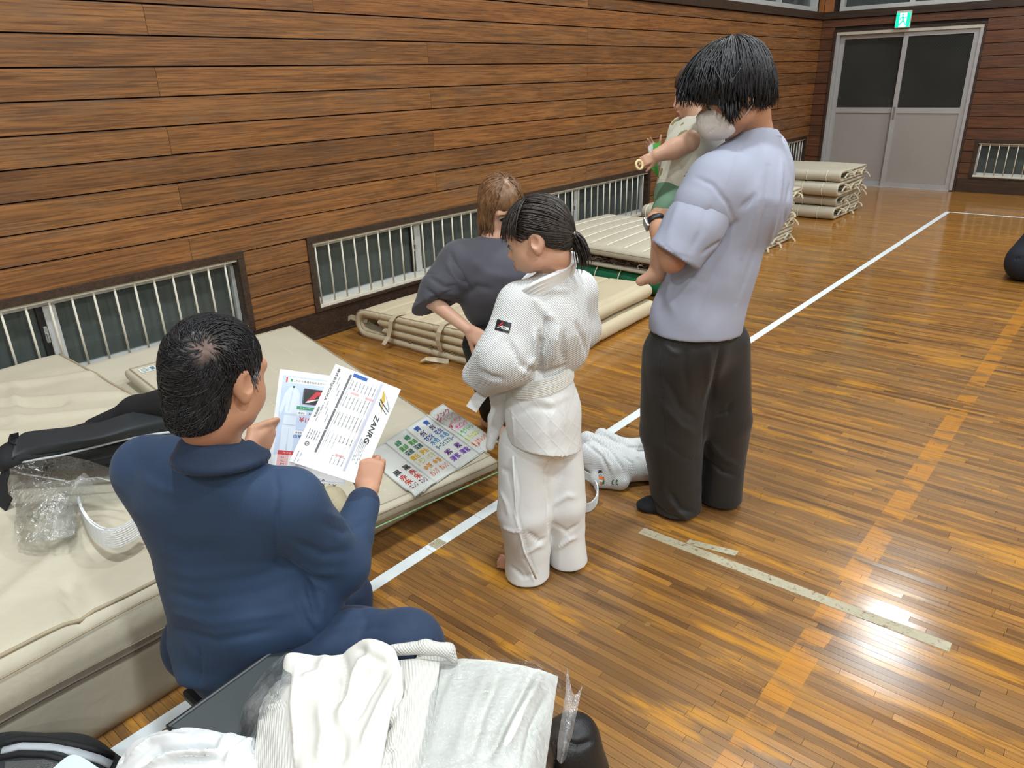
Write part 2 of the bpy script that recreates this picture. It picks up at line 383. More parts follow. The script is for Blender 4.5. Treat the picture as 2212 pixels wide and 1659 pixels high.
# ---- low barred windows (a = position along the wall); P maps (along, out, z) to the world
def low_window(name, P, a0, a1, mull, bars=True, first_bar=None):
    w_ = struct(name, P(a0, 0, WZ0)); fr = .042
    def bx(n, la, lo, lz, ha, ho, hz, mat, parent=None, bevel=.002):
        p, q = P(la, lo, lz), P(ha, ho, hz); lo_ = [min(x, y) for x, y in zip(p, q)]; hi_ = [max(x, y) for x, y in zip(p, q)]
        return MB().box(lo_, hi_).build(n, mat, parent or w_, bevel=bevel)
    bx('frame', a0, -.15, WZ1 - .045, a1, .022, WZ1, M_trim); bx('frame', a0, -.15, WZ0, a1, .020, WZ0 + .022, M_trim)
    bx('frame', a0, -.15, WZ0 + .023, a0 + fr, .021, WZ1 - .046, M_trim); bx('frame', a1 - fr, -.15, WZ0 + .023, a1, .021, WZ1 - .046, M_trim)
    i0, i1, z0, z1 = a0 + fr + .001, a1 - fr - .001, WZ0 + .023, WZ1 - .046
    bx('sill', i0, -.10, z0, i1, .012, z0 + .022, M_cream)
    s = bx('sash_frame', i0, -.10, z0 + .022, i1, -.055, z0 + .05, M_alu)
    bx('sash_frame', i0, -.10, z1 - .045, i1, -.055, z1, M_alu)
    cuts = [i0, *mull, i1]
    for k, c in enumerate(cuts):
        wd = .03 if 0 < k < len(cuts) - 1 else .022
        a, b = max(i0, c - wd), min(i1, c + wd); bx('sash_frame', a, -.10, z0 + .05, b, -.05, z1 - .045, M_alu)
        if 0 < k < len(cuts) - 1:
            lk = bx('latch', c - .052, -.075, .42, c - .033, -.045, .51, M_steel, bevel=.004); bx('lever', c - .048, -.045, .44, c - .038, -.030, .475, M_steel, lk, .002)
            bx('stile', c - .062, -.10, z0 + .05, c - .031, -.06, z1 - .045, M_black)
    for c, d in zip(cuts, cuts[1:]): bx('pane', c + .02, -.082, z0 + .05, d - .02, -.078, z1 - .045, M_glass, bevel=0)
    if bars:
        bx('bar_rail', i0, -.012, z1 - .016, i1, .006, z1 - .002, M_cream)
        bm_ = MB(); p, q = P(0, -.003, z0 + .015), P(0, -.003, z1 - .004)
        bm_.tube([np.array(p) - np.array(P(0, 0, 0)), np.array(q) - np.array(P(0, 0, 0))], .0062, 8)
        me = bm_.mesh('bar'); me.materials.append(M_cream); me.polygons.foreach_set('use_smooth', [True] * len(me.polygons))
        n = int((i1 - i0) / .1085); st = (i1 - i0) / (n)
        for k in range(n):
            o = bpy.data.objects.new('bar', me); C.objects.link(o)
            o.location = Vector(P(i0 + .03 + st * k, 0, 0)) - Vector(P(a0, 0, WZ0)) ; o.parent = w_
            o.location = Vector(P(i0 + .03 + st * k, 0, 0)) - Vector(w_.location)
    return w_
PL = lambda a, o, z: (o, a, z)
PF = lambda a, o, z: (a, YF - o, z)
low_window('window_1', PL, *LOWW[0], [.19, 1.255]); low_window('window_2', PL, *LOWW[1], [3.87, 5.99]); low_window('window_3', PL, *LOWW[2], [8.7, 10.8])
low_window('window_4', PF, *LOWF[0], [3.4, 5.4])
# ---- upper windows
def high_window(name, P, a0, a1, mull):
    w_ = struct(name, P(a0, 0, UPZ0))
    def bx(n, la, lo, lz, ha, ho, hz, mat, bevel=.002):
        p, q = P(la, lo, lz), P(ha, ho, hz); return MB().box([min(x, y) for x, y in zip(p, q)], [max(x, y) for x, y in zip(p, q)]).build(n, mat, w_, bevel=bevel)
    for la, lz, ha, hz in ((a0, UPZ0 - .008, a1, UPZ0 + .045), (a0, UPZ1 - .05, a1, UPZ1)): bx('frame', la, -.12, lz, ha, .015, hz, M_alu)
    for c in (a0 + .025, a1 - .025): bx('frame', c - .025, -.12, UPZ0 + .045, c + .025, .014, UPZ1 - .05, M_alu)
    for c in mull: bx('mullion', c - .03, -.12, UPZ0 + .045, c + .03, -.02, UPZ1 - .05, M_alu)
    cs = [a0 + .05, *mull, a1 - .05]
    for c, d in zip(cs, cs[1:]): bx('pane', c + .02, -.082, UPZ0 + .045, d - .02, -.078, UPZ1 - .05, M_glass, 0)
high_window('window_5', PL, *UPL[0], [4.25, 5.3, 6.3]); high_window('window_6', PL, *UPL[1], [9.35, 10.55])
high_window('window_7', PF, *UPF[0], [1.176]); high_window('window_8', PF, *UPF[1], [3.7, 5.0])

# ---- aluminium double sliding door
d_ = struct('door_1', (1.17, YF, 0))
def db(n, lo, hi, mat, par=d_, bevel=.004): return MB().box(lo, hi).build(n, mat, par, bevel=bevel)
for n_, lo, hi in (('casing', (DX0, YF - .03, 0), (.242, YF + .15, 2.128)), ('casing', (2.108, YF - .03, 0), (DX1, YF + .15, 2.128)), ('casing', (DX0, YF - .032, 2.13), (DX1, YF + .15, 2.163))):
    db(n_, lo, hi, M_trim)
db('frame', (.243, YF - .024, .012), (.285, YF + .14, 2.085), M_alug); db('frame', (2.065, YF - .024, .012), (2.107, YF + .14, 2.085), M_alug)
db('frame', (.243, YF - .025, 2.086), (2.107, YF + .14, 2.129), plain('door_head_cream', (.52, .49, .42), .45)); db('track', (.286, YF - .02, -.003), (2.064, YF + .14, .011), M_alug)
def sash(x0, x1, y):
    st = .062
    s = MB()
    s.box((x0, y, .012), (x0 + st, y + .034, 2.084)); s.box((x1 - st, y, .012), (x1, y + .034, 2.084))
    s.box((x0 + st, y, .012), (x1 - st, y + .034, .075)); s.box((x0 + st, y, 1.03), (x1 - st, y + .034, 1.105)); s.box((x0 + st, y, 2.03), (x1 - st, y + .034, 2.084))
    f = s.build('sash', M_alug, d_)
    MB().box((x0 + st, y + .012, .076), (x1 - st, y + .022, 1.029)).build('panel', M_doorpan, f)
    MB().box((x0 + st, y + .014, 1.106), (x1 - st, y + .020, 2.029)).build('pane', M_wired, f)
    MB().box((x1 - .05 if x0 < .5 else x0 + .02, y - .008, .95), (x1 - .02 if x0 < .5 else x0 + .05, y - .0005, 1.12)).build('pull', M_steel, f, bevel=.003)
sash(.287, 1.205, YF + .05); sash(1.145, 2.063, YF + .005)

# ---- exit sign (lit)
ex = thing('exit_sign', 'small lit green and white running man exit sign above the double door', 'sign', (1.12, YF, 2.2))
MB().box((1.025, YF - .075, 2.135), (1.215, YF - .033, 2.350)).build('housing', plain('sign_housing', (.62, .60, .52), .5), ex, bevel=.006)
def emis(name, col, s):
    m, nt, bs = nodes(name); bs.inputs['Base Color'].default_value = (*[c * .5 for c in col], 1)
    bs.inputs['Emission Color'].default_value = (*col, 1); bs.inputs['Emission Strength'].default_value = s; return m
M_sgn = emis('sign_green', (.0, .62, .28), 1.5); M_sgw = emis('sign_white', (.75, 1.0, .9), 1.5)
MB().box((1.031, YF - .0775, 2.145), (1.209, YF - .0755, 2.325)).build('face_panel', M_sgn, ex)
MB().box((1.075, YF - .0795, 2.150), (1.165, YF - .078, 2.320)).build('doorway_panel', M_sgw, ex)
rm = MB(); yy = YF - .0812
def limb(*pts, r=.0075): rm.tube([(x, yy, z) for x, z in pts], r, 6, flat=1)
rm.tube([(1.112, yy - .001, 2.298), (1.112, yy + .001, 2.298)], .012, 14)
limb((1.115, 2.278), (1.122, 2.228), r=.012); limb((1.118, 2.272), (1.095, 2.262), (1.082, 2.240)); limb((1.118, 2.272), (1.142, 2.255), (1.158, 2.268))
limb((1.122, 2.226), (1.098, 2.196), (1.078, 2.166), r=.009); limb((1.122, 2.226), (1.143, 2.205), (1.150, 2.180), (1.168, 2.182), r=.009)
rm.build('running_figure', M_sgn, ex)
# ---- wall outlet on the plank wall
ou = thing('wall_outlet', 'grey double socket plate on the plank wall between two barred windows', 'outlet', (0, 2.585, .32))
MB().box((.0005, 2.549, .258), (.007, 2.621, .383)).build('plate', plain('outlet_grey', (.42, .40, .38), .4, metal=.3), ou, bevel=.002)
MB().box((.0065, 2.572, .285), (.010, 2.598, .356)).build('socket', M_white, ou, bevel=.0015)
for z in (.303, .338):
    for y in (2.579, 2.591): MB().box((.0095, y - .001, z - .005), (.0106, y + .001, z + .005)).build('slot', M_black, ou)
tag(MB().box((-.42, 11.02, 2.42), (-.36, 11.10, 2.95)).build('red_strip', plain('red_cloth', (.45, .02, .02), .7)), 'red strip standing behind the upper left window near the corner', 'banner')

# ---- ceiling lights (outside the picture, mirrored by the floor)
M_house = plain('lamp_housing', (.6, .6, .6), .4)
for i, (x, y) in enumerate(LAMPS):
    t = tag(MB().tube([(x, y, LAMP_Z), (x, y, ZC - .001)], .30, 24).build('ceiling_light', M_house, smooth=False), 'round ceiling light, ' + ('last', 'third', 'second', 'nearest')[i % 4] + ' from the far wall in the ' + ('row over the mats', 'middle row', 'row furthest from the mats')[i // 4], 'lamp', 'high bay ceiling lights')
# ---- outside, seen through the low windows
o = MB().box((-6, YB - 4, -.4), (-.172, YF + 6, -.25)).build('ground', plain('outside_soil', (.05, .05, .045), .9, .4, 3)); o['kind'] = 'structure'
o = MB().box((-.173, YF + .172, -.4), (XR, YF + 6, -.25)).build('ground', plain('outside_soil2', (.05, .05, .045), .9, .4, 3)); o['kind'] = 'structure'
sp_ = tag(MB().add([(-.75, -2.4, -.25), (-.70, 4.9, -.25), (-1.25, 4.9, .75), (-1.3, -2.4, .85), (-.85, -2.4, -.25), (-.80, 4.9, -.25), (-1.35, 4.9, .75), (-1.4, -2.4, .85)],
    [(0,1,2,3),(7,6,5,4),(0,4,5,1),(1,5,6,2),(2,6,7,3),(3,7,4,0)]).build('storm_panel', plain('grey_sheet', (.42, .44, .42), .6, .2, 2)), 'grey board leaning outside behind the low barred windows', 'board')
MB().add([(-.86, -2.4, .0), (-.815, 4.85, .0), (-.87, 4.85, .11), (-.92, -2.4, .11)], [(0,1,2,3)]).add([(-.87, -2.4, .0), (-.825, 4.85, .0), (-.88, 4.85, .11), (-.93, -2.4, .11)], [(3,2,1,0)]).build('wood_batten', plain('batten', (.16, .12, .06), .8), sp_)

# ---- floor tapes
M_tape = plain('white_tape', (.72, .78, .80), .5, .04, 9, bscale=30, bstr=.1)
def worn_tape():
    m, nt, bs = nodes('worn_beige_tape'); ge = N(nt, 'ShaderNodeNewGeometry'); v = ge.outputs['Position']
    n = noise(nt, v, 45, 6, .75, 1.2); c = ramp(nt, n, [(.37, (.15, .085, .04)), (.43, (.36, .32, .22)), (.8, (.43, .39, .28))])
    L(nt, c, bs.inputs['Base Color']); bs.inputs['Roughness'].default_value = .5; bump(nt, bs, n, .3, .001); return m
M_worn = worn_tape()
wt = thing('floor_line', 'long white boundary tape running the length of the hall beside the mats', 'tape', (2.417, 4, 0))
ys = [-1.0, .36, 1.55, 1.83, 3.2, 4.7, 6.6, 8.5, 10.27]
for a, b in zip(ys, ys[1:]): MB().box((2.392, a + .0008, 0.0002), (2.443, b - .0008, .0011)).build('tape', M_tape, wt)
tag(MB().box((2.393, 10.2715, .0002), (8.5, 10.315, .0011)).build('floor_line', M_tape), 'white boundary tape crossing the hall in front of the far wall', 'tape')
MB().box((2.395, 1.57, .0011), (2.441, 1.625, .0014)).build('worn_patch', M_worn, wt)
a0, a1 = np.array((2.985, 2.150)), np.array((4.05, 2.178)); dr = (a1 - a0) / np.linalg.norm(a1 - a0); nn = np.array((-dr[1], dr[0]))
def quad_strip(p, q, w, z, k=24, jag=.0):
    mb = MB(); vs_ = []
    for i in range(k + 1):
        c = p + (q - p) * i / k; j = random.uniform(-jag, jag)
        for s in (-1, 1): vs_ += [(*(c + nn * (w / 2 + j) * s), .0002), (*(c + nn * (w / 2 + j) * s), z)]
    fs = [(i*4+1, i*4+5, i*4+7, i*4+3) for i in range(k)] + [(i*4, i*4+4, i*4+5, i*4+1) for i in range(k)] + [(i*4+3, i*4+7, i*4+6, i*4+2) for i in range(k)] + [(0,1,3,2), (k*4, k*4+2, k*4+3, k*4+1)]
    return mb.add(vs_, fs)
tag(quad_strip(a0, a1, .047, .0009, 40, .001).build('worn_tape', M_worn), 'long scuffed beige tape strip on the floor in front of the standing adult', 'tape')
b0, b1 = on(1485, 1170, 2, 0)[:2], on(1592, 1196, 2, 0)[:2]
tag(quad_strip(b0, b1, .034, .0009, 10, .0005).build('worn_tape', M_worn), 'short beige tape piece beside the long scuffed tape strip', 'tape')
# ================================================================== MATS
def canvas_mat(name, col, wr=.5, stain=(.40, .34, .22)):
    m, nt, bs = nodes(name); v = coords(nt)
    c = ramp(nt, noise(nt, v, 2.2, 5, .6), [(.35, tuple(x * .92 for x in col)), (.65, col)])
    c = mixc(nt, math_(nt, 'MULTIPLY', ramp(nt, noise(nt, v, 5, 5, .65), [(.60, (0,) * 3), (.75, (1,) * 3)]), .16), c, stain)
    L(nt, c, bs.inputs['Base Color']); bs.inputs['Roughness'].default_value = .75
    nb = bump(nt, bs, noise(nt, v, 14, 5, .55, .6), wr, .006); bump(nt, bs, noise(nt, v, 300, 2), .12, .0008, nb); return m
M_canvas = canvas_mat('mat_canvas', (.55, .51, .40)); M_canvas2 = canvas_mat('mat_canvas_warm', (.58, .50, .345), .4)
M_crash = canvas_mat('crash_canvas', (.53, .485, .375), .55); M_piping = plain('mat_piping', (.36, .30, .20), .8, .1, 20)
M_thread = plain('white_thread', (.80, .77, .66), .8); M_green = plain('green_vinyl', (.012, .175, .085), .38, .08, 4)
M_filler = plain('torn_filler', (.12, .085, .07), .95, .5, 60, bscale=120, bstr=1, bdist=.01)
M_greenpipe = plain('green_piping', (.25, .42, .22), .7); M_zip = plain('zip_tape', (.20, .165, .12), .7, .1, 30)

def fbm(P, f, seed=0):                                    # cheap smooth pseudo noise, sums of sines
    r = np.random.default_rng(seed); s = 0
    for k in range(5):
        d = r.normal(size=3); d /= np.linalg.norm(d); s = s + np.sin((P @ d) * f * r.uniform(.6, 1.9) + r.uniform(0, 6.28)) / 5
    return s
def strip_hits(vals, pos, w): return sum(np.exp(-((vals - p) / w) ** 2) for p in pos)
def sweep(path, t, a0, a1, P, name, mats, parent=None, seam_s=(), seam_a=(), na=40, wob=.004, seed=1, edge=None, res=.02, puff=.0):
    # padded sheet: rounded-rectangle section (thickness t, across a0..a1) swept along a 2-D path, quilted where seams run
    path = np.asarray(path, float); d = np.r_[0, np.cumsum(np.linalg.norm(np.diff(path, axis=0), axis=1))]
    n = max(8, int(d[-1] / res)); s = np.linspace(0, d[-1], n)
    q = np.c_[np.interp(s, d, path[:, 0]), np.interp(s, d, path[:, 1])]
    for _ in range(2): q[1:-1] = (q[:-2] + 2 * q[1:-1] + q[2:]) / 4
    T = np.gradient(q, axis=0); T /= np.linalg.norm(T, axis=1)[:, None] + 1e-9; Nn = np.c_[-T[:, 1], T[:, 0]]
    e = edge or t * .5; sec = []
    inner = np.linspace(a0 + e, a1 - e, na)
    for k in np.linspace(-PI / 2, PI / 2, 7)[1:-1]: pass
    top = [(a, 1.0) for a in inner]; bot = [(a, -1.0) for a in inner[::-1]]
    right = [(a1 - e + e * math.cos(k), math.sin(k)) for k in np.linspace(PI / 2, -PI / 2, 7)[1:-1]]
    left = [(a0 + e - e * math.cos(k), -math.sin(k)) for k in np.linspace(PI / 2, -PI / 2, 7)[1:-1]]
    sec = np.array(top + right + bot + left); m = len(sec)
    h = np.full(n, 1.0); k = min(n // 3, max(2, int(t * .5 / res) + 1))
    for i in range(k): f = math.sqrt(1 - (1 - (i + .35) / k) ** 2); h[i] = min(h[i], f); h[-1 - i] = min(h[-1 - i], f)
    Vv = np.zeros((n, m, 3)); A = sec[:, 0]; H = sec[:, 1]
    for i in range(n):
        ind = 1 - .45 * strip_hits(s[i], seam_s, .009) - .30 * strip_hits(A, seam_a, .009)
        hh = t / 2 * h[i] * H * np.clip(ind, .35, 1)
        w_ = wob * fbm(np.c_[np.full(m, s[i]), A, H * .3], 9, seed) + puff * np.sin(A * 40 + s[i]) * (np.abs(H) < .99)
        p2 = q[i] + Nn[i] * (hh + w_)[:, None]
        for j in range(m): Vv[i, j] = P(p2[j, 0], A[j], p2[j, 1])
    F = [(i * m + j, i * m + (j + 1) % m, (i + 1) * m + (j + 1) % m, (i + 1) * m + j) for i in range(n - 1) for j in range(m)]
    # end caps: zip top to bottom
    nt_ = na
    def cap(i, flip):
        fs = []
        ring = [i * m + j for j in range(m)]
        # ring order: top(na) right(5) bottom(na) left(5)
        tp = ring[:na]; rt = ring[na:na + 5]; bt = ring[na + 5:2 * na + 5][::-1]; lf = ring[2 * na + 5:]
        for j in range(na - 1): fs.append((tp[j], tp[j + 1], bt[j + 1], bt[j]))
        fs.append((tp[-1], rt[0], rt[1], bt[-1])) ; fs.append((rt[1], rt[2], rt[3], bt[-1])); fs.append((rt[3], rt[4], bt[-1], bt[-1]))
        fs.append((bt[0], lf[0], lf[1], tp[0])); fs.append((lf[1], lf[2], lf[3], tp[0])); fs.append((lf[3], lf[4], tp[0], tp[0]))
        return [f if flip else f[::-1] for f in fs]
    F2 = [tuple(dict.fromkeys(f)) for f in cap(0, True) + cap(n - 1, False)]
    me = bpy.data.meshes.new(name); me.from_pydata(Vv.reshape(-1, 3).tolist(), [], F + [f for f in F2 if len(f) > 2]); me.update()
    return link(name, me, mats, parent, True)

def patch(name, P00, P10, P11, P01, t, mats, parent=None, nu=60, nv=60, r=.03, dispf=None, skirt=True):
    # cushion over a bilinear quad (u along 0->1 first index, v second): rounded edges, height from dispf(x, y, u, v)
    def sp(n): a = np.linspace(0, 1, n); return a
    U, Vv = np.meshgrid(sp(nu), sp(nv), indexing='ij'); P00, P10, P11, P01 = [np.array(p, float) for p in (P00, P10, P11, P01)]
    B = ((1-U)*(1-Vv))[..., None]*P00 + (U*(1-Vv))[..., None]*P10 + (U*Vv)[..., None]*P11 + ((1-U)*Vv)[..., None]*P01
    lu = np.linalg.norm(P10 - P00); lv = np.linalg.norm(P01 - P00)
    dd = np.minimum(np.minimum(U, 1 - U) * lu, np.minimum(Vv, 1 - Vv) * lv)
    hh = np.sqrt(np.clip(1 - (1 - np.clip(dd / r, 0, 1)) ** 2, 0, 1))
    topz = B.copy(); topz[..., 2] -= (1 - hh) * r * .55
    if dispf is not None: topz[..., 2] += dispf(B[..., 0], B[..., 1], U, Vv) * np.clip(dd / .04, 0, 1)
    V = topz.reshape(-1, 3).tolist(); idx = np.arange(nu * nv).reshape(nu, nv)
    F = [(int(idx[i, j]), int(idx[i+1, j]), int(idx[i+1, j+1]), int(idx[i, j+1])) for i in range(nu-1) for j in range(nv-1)]
    ring = [idx[i, 0] for i in range(nu)] + [idx[nu-1, j] for j in range(1, nv)] + [idx[i, nv-1] for i in range(nu-2, -1, -1)] + [idx[0, j] for j in range(nv-2, 0, -1)]
    cen = np.mean([V[int(i)] for i in ring], axis=0); layers = [[int(i) for i in ring]]; m = len(ring)
    for k, (zz, out) in enumerate(((.22, .012), (.5, .016), (.8, .012), (1.0, .0))):
        lay = []
        for i in ring:
            p = np.array(V[int(i)]); o = p - cen; o[2] = 0; o /= np.linalg.norm(o) + 1e-9
            lay.append(len(V)); V.append((p + o * out * min(1, t / .1) - np.array((0, 0, (t - r * .55) * zz))).tolist())
        layers.append(lay)
    for a, b in zip(layers, layers[1:]): F += [(a[j], b[j], b[(j+1) % m], a[(j+1) % m]) for j in range(m)]
    F.append(tuple(layers[-1][::-1]))
    me = bpy.data.meshes.new(name); me.from_pydata(V, [], F); me.update()
    o = link(name, me, mats, parent, True); return o, topz, np.array([V[i] for i in layers[1]])
def along(grid, i0, j0, i1, j1, n, lift=.001):
    a = np.linspace(i0, i1, n); b = np.linspace(j0, j1, n); out = []
    for x, y in zip(a, b):
        i, j = min(int(x), grid.shape[0]-2), min(int(y), grid.shape[1]-2); fx, fy = x - i, y - j
        out.append((1-fx)*(1-fy)*grid[i,j] + fx*(1-fy)*grid[i+1,j] + fx*fy*grid[i+1,j+1] + (1-fx)*fy*grid[i,j+1] + np.array((0,0,lift)))
    return out
def stitches(name, pts, parent, r=.0016, dash=1, mat=None):
    mb = MB()
    for k in range(0, len(pts) - 1, 1 + dash): mb.tube([pts[k], pts[k + 1]], r, 4)
    o = mb.build(name, mat or M_thread, parent); o['kind'] = 'stuff'; return o

# ---- thick crash mat under the bags (nearest)
CM = thing('crash_mat', 'thick cream crash mat with a zip along its front, a black bag lying on it', 'mat', (1.2, .3, 0))
def cdisp(x, y, u, v):
    P = np.stack([x, y, 0 * x], -1).reshape(-1, 3)
    s = (.012 * fbm(P * [1.2, 1, 1], 6, 3) + .006 * fbm(P * [3, .7, 1], 16, 4)).reshape(x.shape)
    for (ax, ay, bx_, by_, w_, am) in ((2.32, .02, 2.05, .10, .016, -.012), (2.32, .42, 2.12, .47, .014, -.016), (2.1, .3, 1.9, .62, .03, .01), (1.9, -.05, 2.2, .2, .03, .008),
                                 (.9, 1.15, .55, .75, .03, .014), (1.1, 1.1, .8, .7, .025, .012), (.55, 1.18, .35, .85, .03, .012), (.8, .95, .45, .62, .022, -.012), (1.2, .9, .9, .6, .02, .012), (.4, .9, .9, .75, .018, .008)):
        A = np.array((ax, ay)); Bv = np.array((bx_, by_)) - A; tt = np.clip(((x-ax)*Bv[0] + (y-ay)*Bv[1]) / (Bv @ Bv), 0, 1)
        s += 1.5 * am * np.exp(-((x-ax-tt*Bv[0])**2 + (y-ay-tt*Bv[1])**2) / w_**2)
    s += .045 * np.sin(PI * np.clip(u, 0, 1)) * np.clip((.98 - np.abs(y - .2) / 1.1), 0, 1)
    return s
cm, cg, cr = patch('mat_body', (.07, -1.05, .392), (2.322, -1.05, .362), (2.325, 1.20, .362), (.065, 1.22, .396), .385, M_crash, CM, 120, 120, .05, cdisp)
for nm, (a, b) in {'piping': ((2, 118), (117.9, 118)), 'piping ': ((117.6, 1), (117.6, 118))}.items():
    MB().tube(along(cg, *a, *b, 60, .002), .006, 6).build('piping', M_piping, CM, True)
zp = MB(); zt = MB(); zpts = []
for k in range(50):
    y = -1.0 + 2.1 * k / 49; zpts.append((2.345 - .001, y, .222 + .006 * math.sin(y * 7)))
zp.ribbon(zpts, .034, (0, 0, 1), .004); z_ = zp.build('zip_tape', M_zip, CM)
MB().tube([(x + .004, y, z) for x, y, z in zpts], .004, 5).build('zip_teeth', plain('zip_teeth', (.10, .08, .06), .5), z_)
MB().tube([(2.343, y, .343 - .004 * math.sin(9 * y)) for y in np.linspace(-1.02, 1.15, 50)], .0035, 5).build('seam_piping', M_piping, CM)

# ---- lower mat by the wall and the long mat lying over it
LM = thing('base_mat', 'cream mat lying flat under window_1 partly covered by the long thin mat'.replace('window_1', 'the first barred window'), 'mat', (1.0, 1.6, 0))
patch('mat_body', (.065, 1.245, .296), (1.75, 1.235, .15), (1.62, 1.82, .10), (.065, 1.98, .302), .12, M_canvas, LM, 50, 40, .03, lambda x, y, u, v: .004 * np.sin(9 * x + 5 * y))
patch('mat_base', (.07, 1.25, .172), (1.5, 1.24, .10), (1.4, 1.78, .06), (.07, 1.94, .18), .055, M_canvas, LM, 6, 6, .02)
MB().add([(.07,1.25,.0),(1.3,1.25,0),(1.3,1.75,0),(.07,1.9,0),(.07,1.25,.118),(1.3,1.25,.045),(1.3,1.75,.02),(.07,1.9,.12)], [(0,3,2,1),(4,5,6,7),(0,1,5,4),(1,2,6,5),(2,3,7,6),(3,0,4,7)]).build('lower_fold', M_canvas, LM)
TM = thing('long_mat', 'long thin cream gym mat with rows of stitches, the colour sample cloth lying on it', 'mat', (1.3, 1.8, .1))
tm, tg, tr_ = patch('mat_body', (.47, 1.36, .348), (2.27, 1.235, .20), (2.338, 2.035, .162), (.035, 2.60, .166), .058, M_canvas, TM, 90, 80, .02,
    lambda x, y, u, v: .006 * (fbm(np.stack([x, y, 0*x], -1).reshape(-1, 3), 4, 8).reshape(x.shape)) + .02 * np.sin(PI * v) * (1 - u) - .02 * np.sin(PI * v))
for k, j in enumerate((14, 30, 46, 62)):
    stitches('stitching', along(tg, 3, j, 86, j, 110, .001), TM, .0016)
MB().tube([tuple(p) for p in tr_[89:170]] , .004, 6).build('piping', M_piping, TM, True)
MB().tube(along(tg, 88.0, 1, 88.0, 78, 50, .0005), .0022, 5).build('edge_seam', M_piping, TM)
MB().tube(along(tg, 1.0, 1, 1, 78, 40, .001), .004, 5).build('piping', M_piping, TM); MB().tube(along(tg, 1, 1.0, 88, 1.0, 40, .001), .004, 5).build('piping', M_piping, TM)
MB().tube(along(tg, 1, 78, 88, 78, 40, .001), .004, 5).build('piping', M_piping, TM)
gpts = [np.array(p) - np.array((0, 0, .05)) for p in tr_[89:170]]
MB().tube([tuple(p) for p in gpts], .0035, 5).build('green_piping', M_greenpipe, TM)
lb = thing('mat_label', 'small white and blue printed label on the corner of the long cream mat', 'label', tuple(tg[5, 4]))
def onpatch(grid, i, j, lift=.002): return along(grid, i, j, i, j, 1, lift)[0]
MB().add([onpatch(tg, 2.5, 3), onpatch(tg, 5.5, 3), onpatch(tg, 5.5, 9), onpatch(tg, 2.5, 9)], [(0, 1, 2, 3)]).build('label_cloth', plain('label_white', (.72, .74, .72), .7), lb)
MB().add([onpatch(tg, 3.1, 7, .003), onpatch(tg, 4.9, 7, .003), onpatch(tg, 4.9, 8.5, .003), onpatch(tg, 3.1, 8.5, .003)], [(0, 1, 2, 3)]).build('label_print', plain('label_blue', (.10, .22, .26), .7), lb)
for k in range(3): MB().add([onpatch(tg, 3.0 + .8 * k, 3.6, .003), onpatch(tg, 3.3 + .8 * k, 3.6, .003), onpatch(tg, 3.3 + .8 * k, 6.4, .003), onpatch(tg, 3.0 + .8 * k, 6.4, .003)], [(0, 1, 2, 3)]).build('label_line', plain('label_blue2', (.25, .33, .36), .7), lb)
# folded underlay of the long mat, set back so its edge stays in shade
UM = tag(patch('underlay_mat', (1.76, 1.33, .098), (2.17, 1.26, .098), (2.20, 1.96, .098), (1.70, 2.06, .098), .098, M_canvas2, None, 20, 20, .02)[0], 'lower cream mat in the shade under the long mat', 'mat')

# ---- tri-fold cream mat in front of the second window
def arc(cx, cz, r, a0, a1, n=8): return [(cx + r * math.cos(a), cz + r * math.sin(a)) for a in np.linspace(a0, a1, n)]
FM = thing('folded_mat', 'cream quilted mat folded in layers with cloth straps under the second barred window', 'mat', (.9, 3.9, 0))
SK = .04
PFm = lambda x, y, z: (x - SK * (y - 3.03) * x / 1.7, y + .02 * (x - 1), z)
t_ = .050
path = [(.42, .142), (1.60, .150)] + arc(1.615, .179, .030, -PI / 2, PI / 2) + [(1.60, .212), (.30, .180)] + arc(.275, .103, .077, PI / 2, 3 * PI / 2, 12) + [(.30, .026), (1.64, .030)] + arc(1.655, .059, .030, -PI / 2, PI / 2) + [(1.62, .090), (.46, .088)]
fm = sweep(path, t_, 3.03, 4.62, PFm, 'mat_body', M_canvas2, FM, seam_s=[1.05 + .0, 1.30] + [1.62 + .17 * k for k in range(8)] + [3.1, 3.3, 3.5, 3.7, 3.9, 4.1, 4.3] + [4.5, 4.7], seam_a=[3.09] + [3.36 + .25 * k for k in range(5)], na=70, wob=.004, seed=5, res=.016, puff=.0)
def edge_line(name, pth, t, y, P, parent, mat, r=.003, sgn=1):
    pth = np.asarray(pth); T = np.gradient(pth, axis=0); T /= np.linalg.norm(T, axis=1)[:, None] + 1e-9
    MB().tube([P(p[0] - T_[1] * t * .5 * sgn, y, p[1] + T_[0] * t * .5 * sgn) for p, T_ in zip(pth, T)], r, 5).build(name, mat, parent)
dense = np.c_[np.interp(np.linspace(0, 1, 160), np.linspace(0, 1, len(path)), [p[0] for p in path]), np.interp(np.linspace(0, 1, 160), np.linspace(0, 1, len(path)), [p[1] for p in path])]
edge_line('piping', dense, t_ * 1.02, 3.045, PFm, FM, M_piping, .0032, 1); edge_line('piping', dense, t_ * .98, 3.045, PFm, FM, M_piping, .0032, -1)
M_strap = plain('cloth_strap', (.50, .43, .30), .8, .08, 20, bscale=400, bstr=.2)
def strap(parent, pts, w_, side, name='strap'): MB().ribbon(pts, w_, side, .003).build(name, M_strap, parent)
strap(FM, [(.62, 3.10, .228), (.60, 3.03, .222), (.59, 2.995, .190), (.585, 2.985, .14), (.585, 2.965, .09), (.58, 2.92, .045)], .035, (1, 0, 0))
strap(FM, [(1.02, 3.12, .243), (1.03, 3.04, .238), (1.035, 2.995, .20), (1.03, 2.985, .15), (1.03, 2.99, .11), (1.035, 3.0, .075)], .035, (1, 0, 0))
strap(FM, [(.25, 3.07, .11), (.17, 3.03, .125), (.11, 3.04, .12), (.075, 3.04, .10)], .035, (.1, .4, 1))
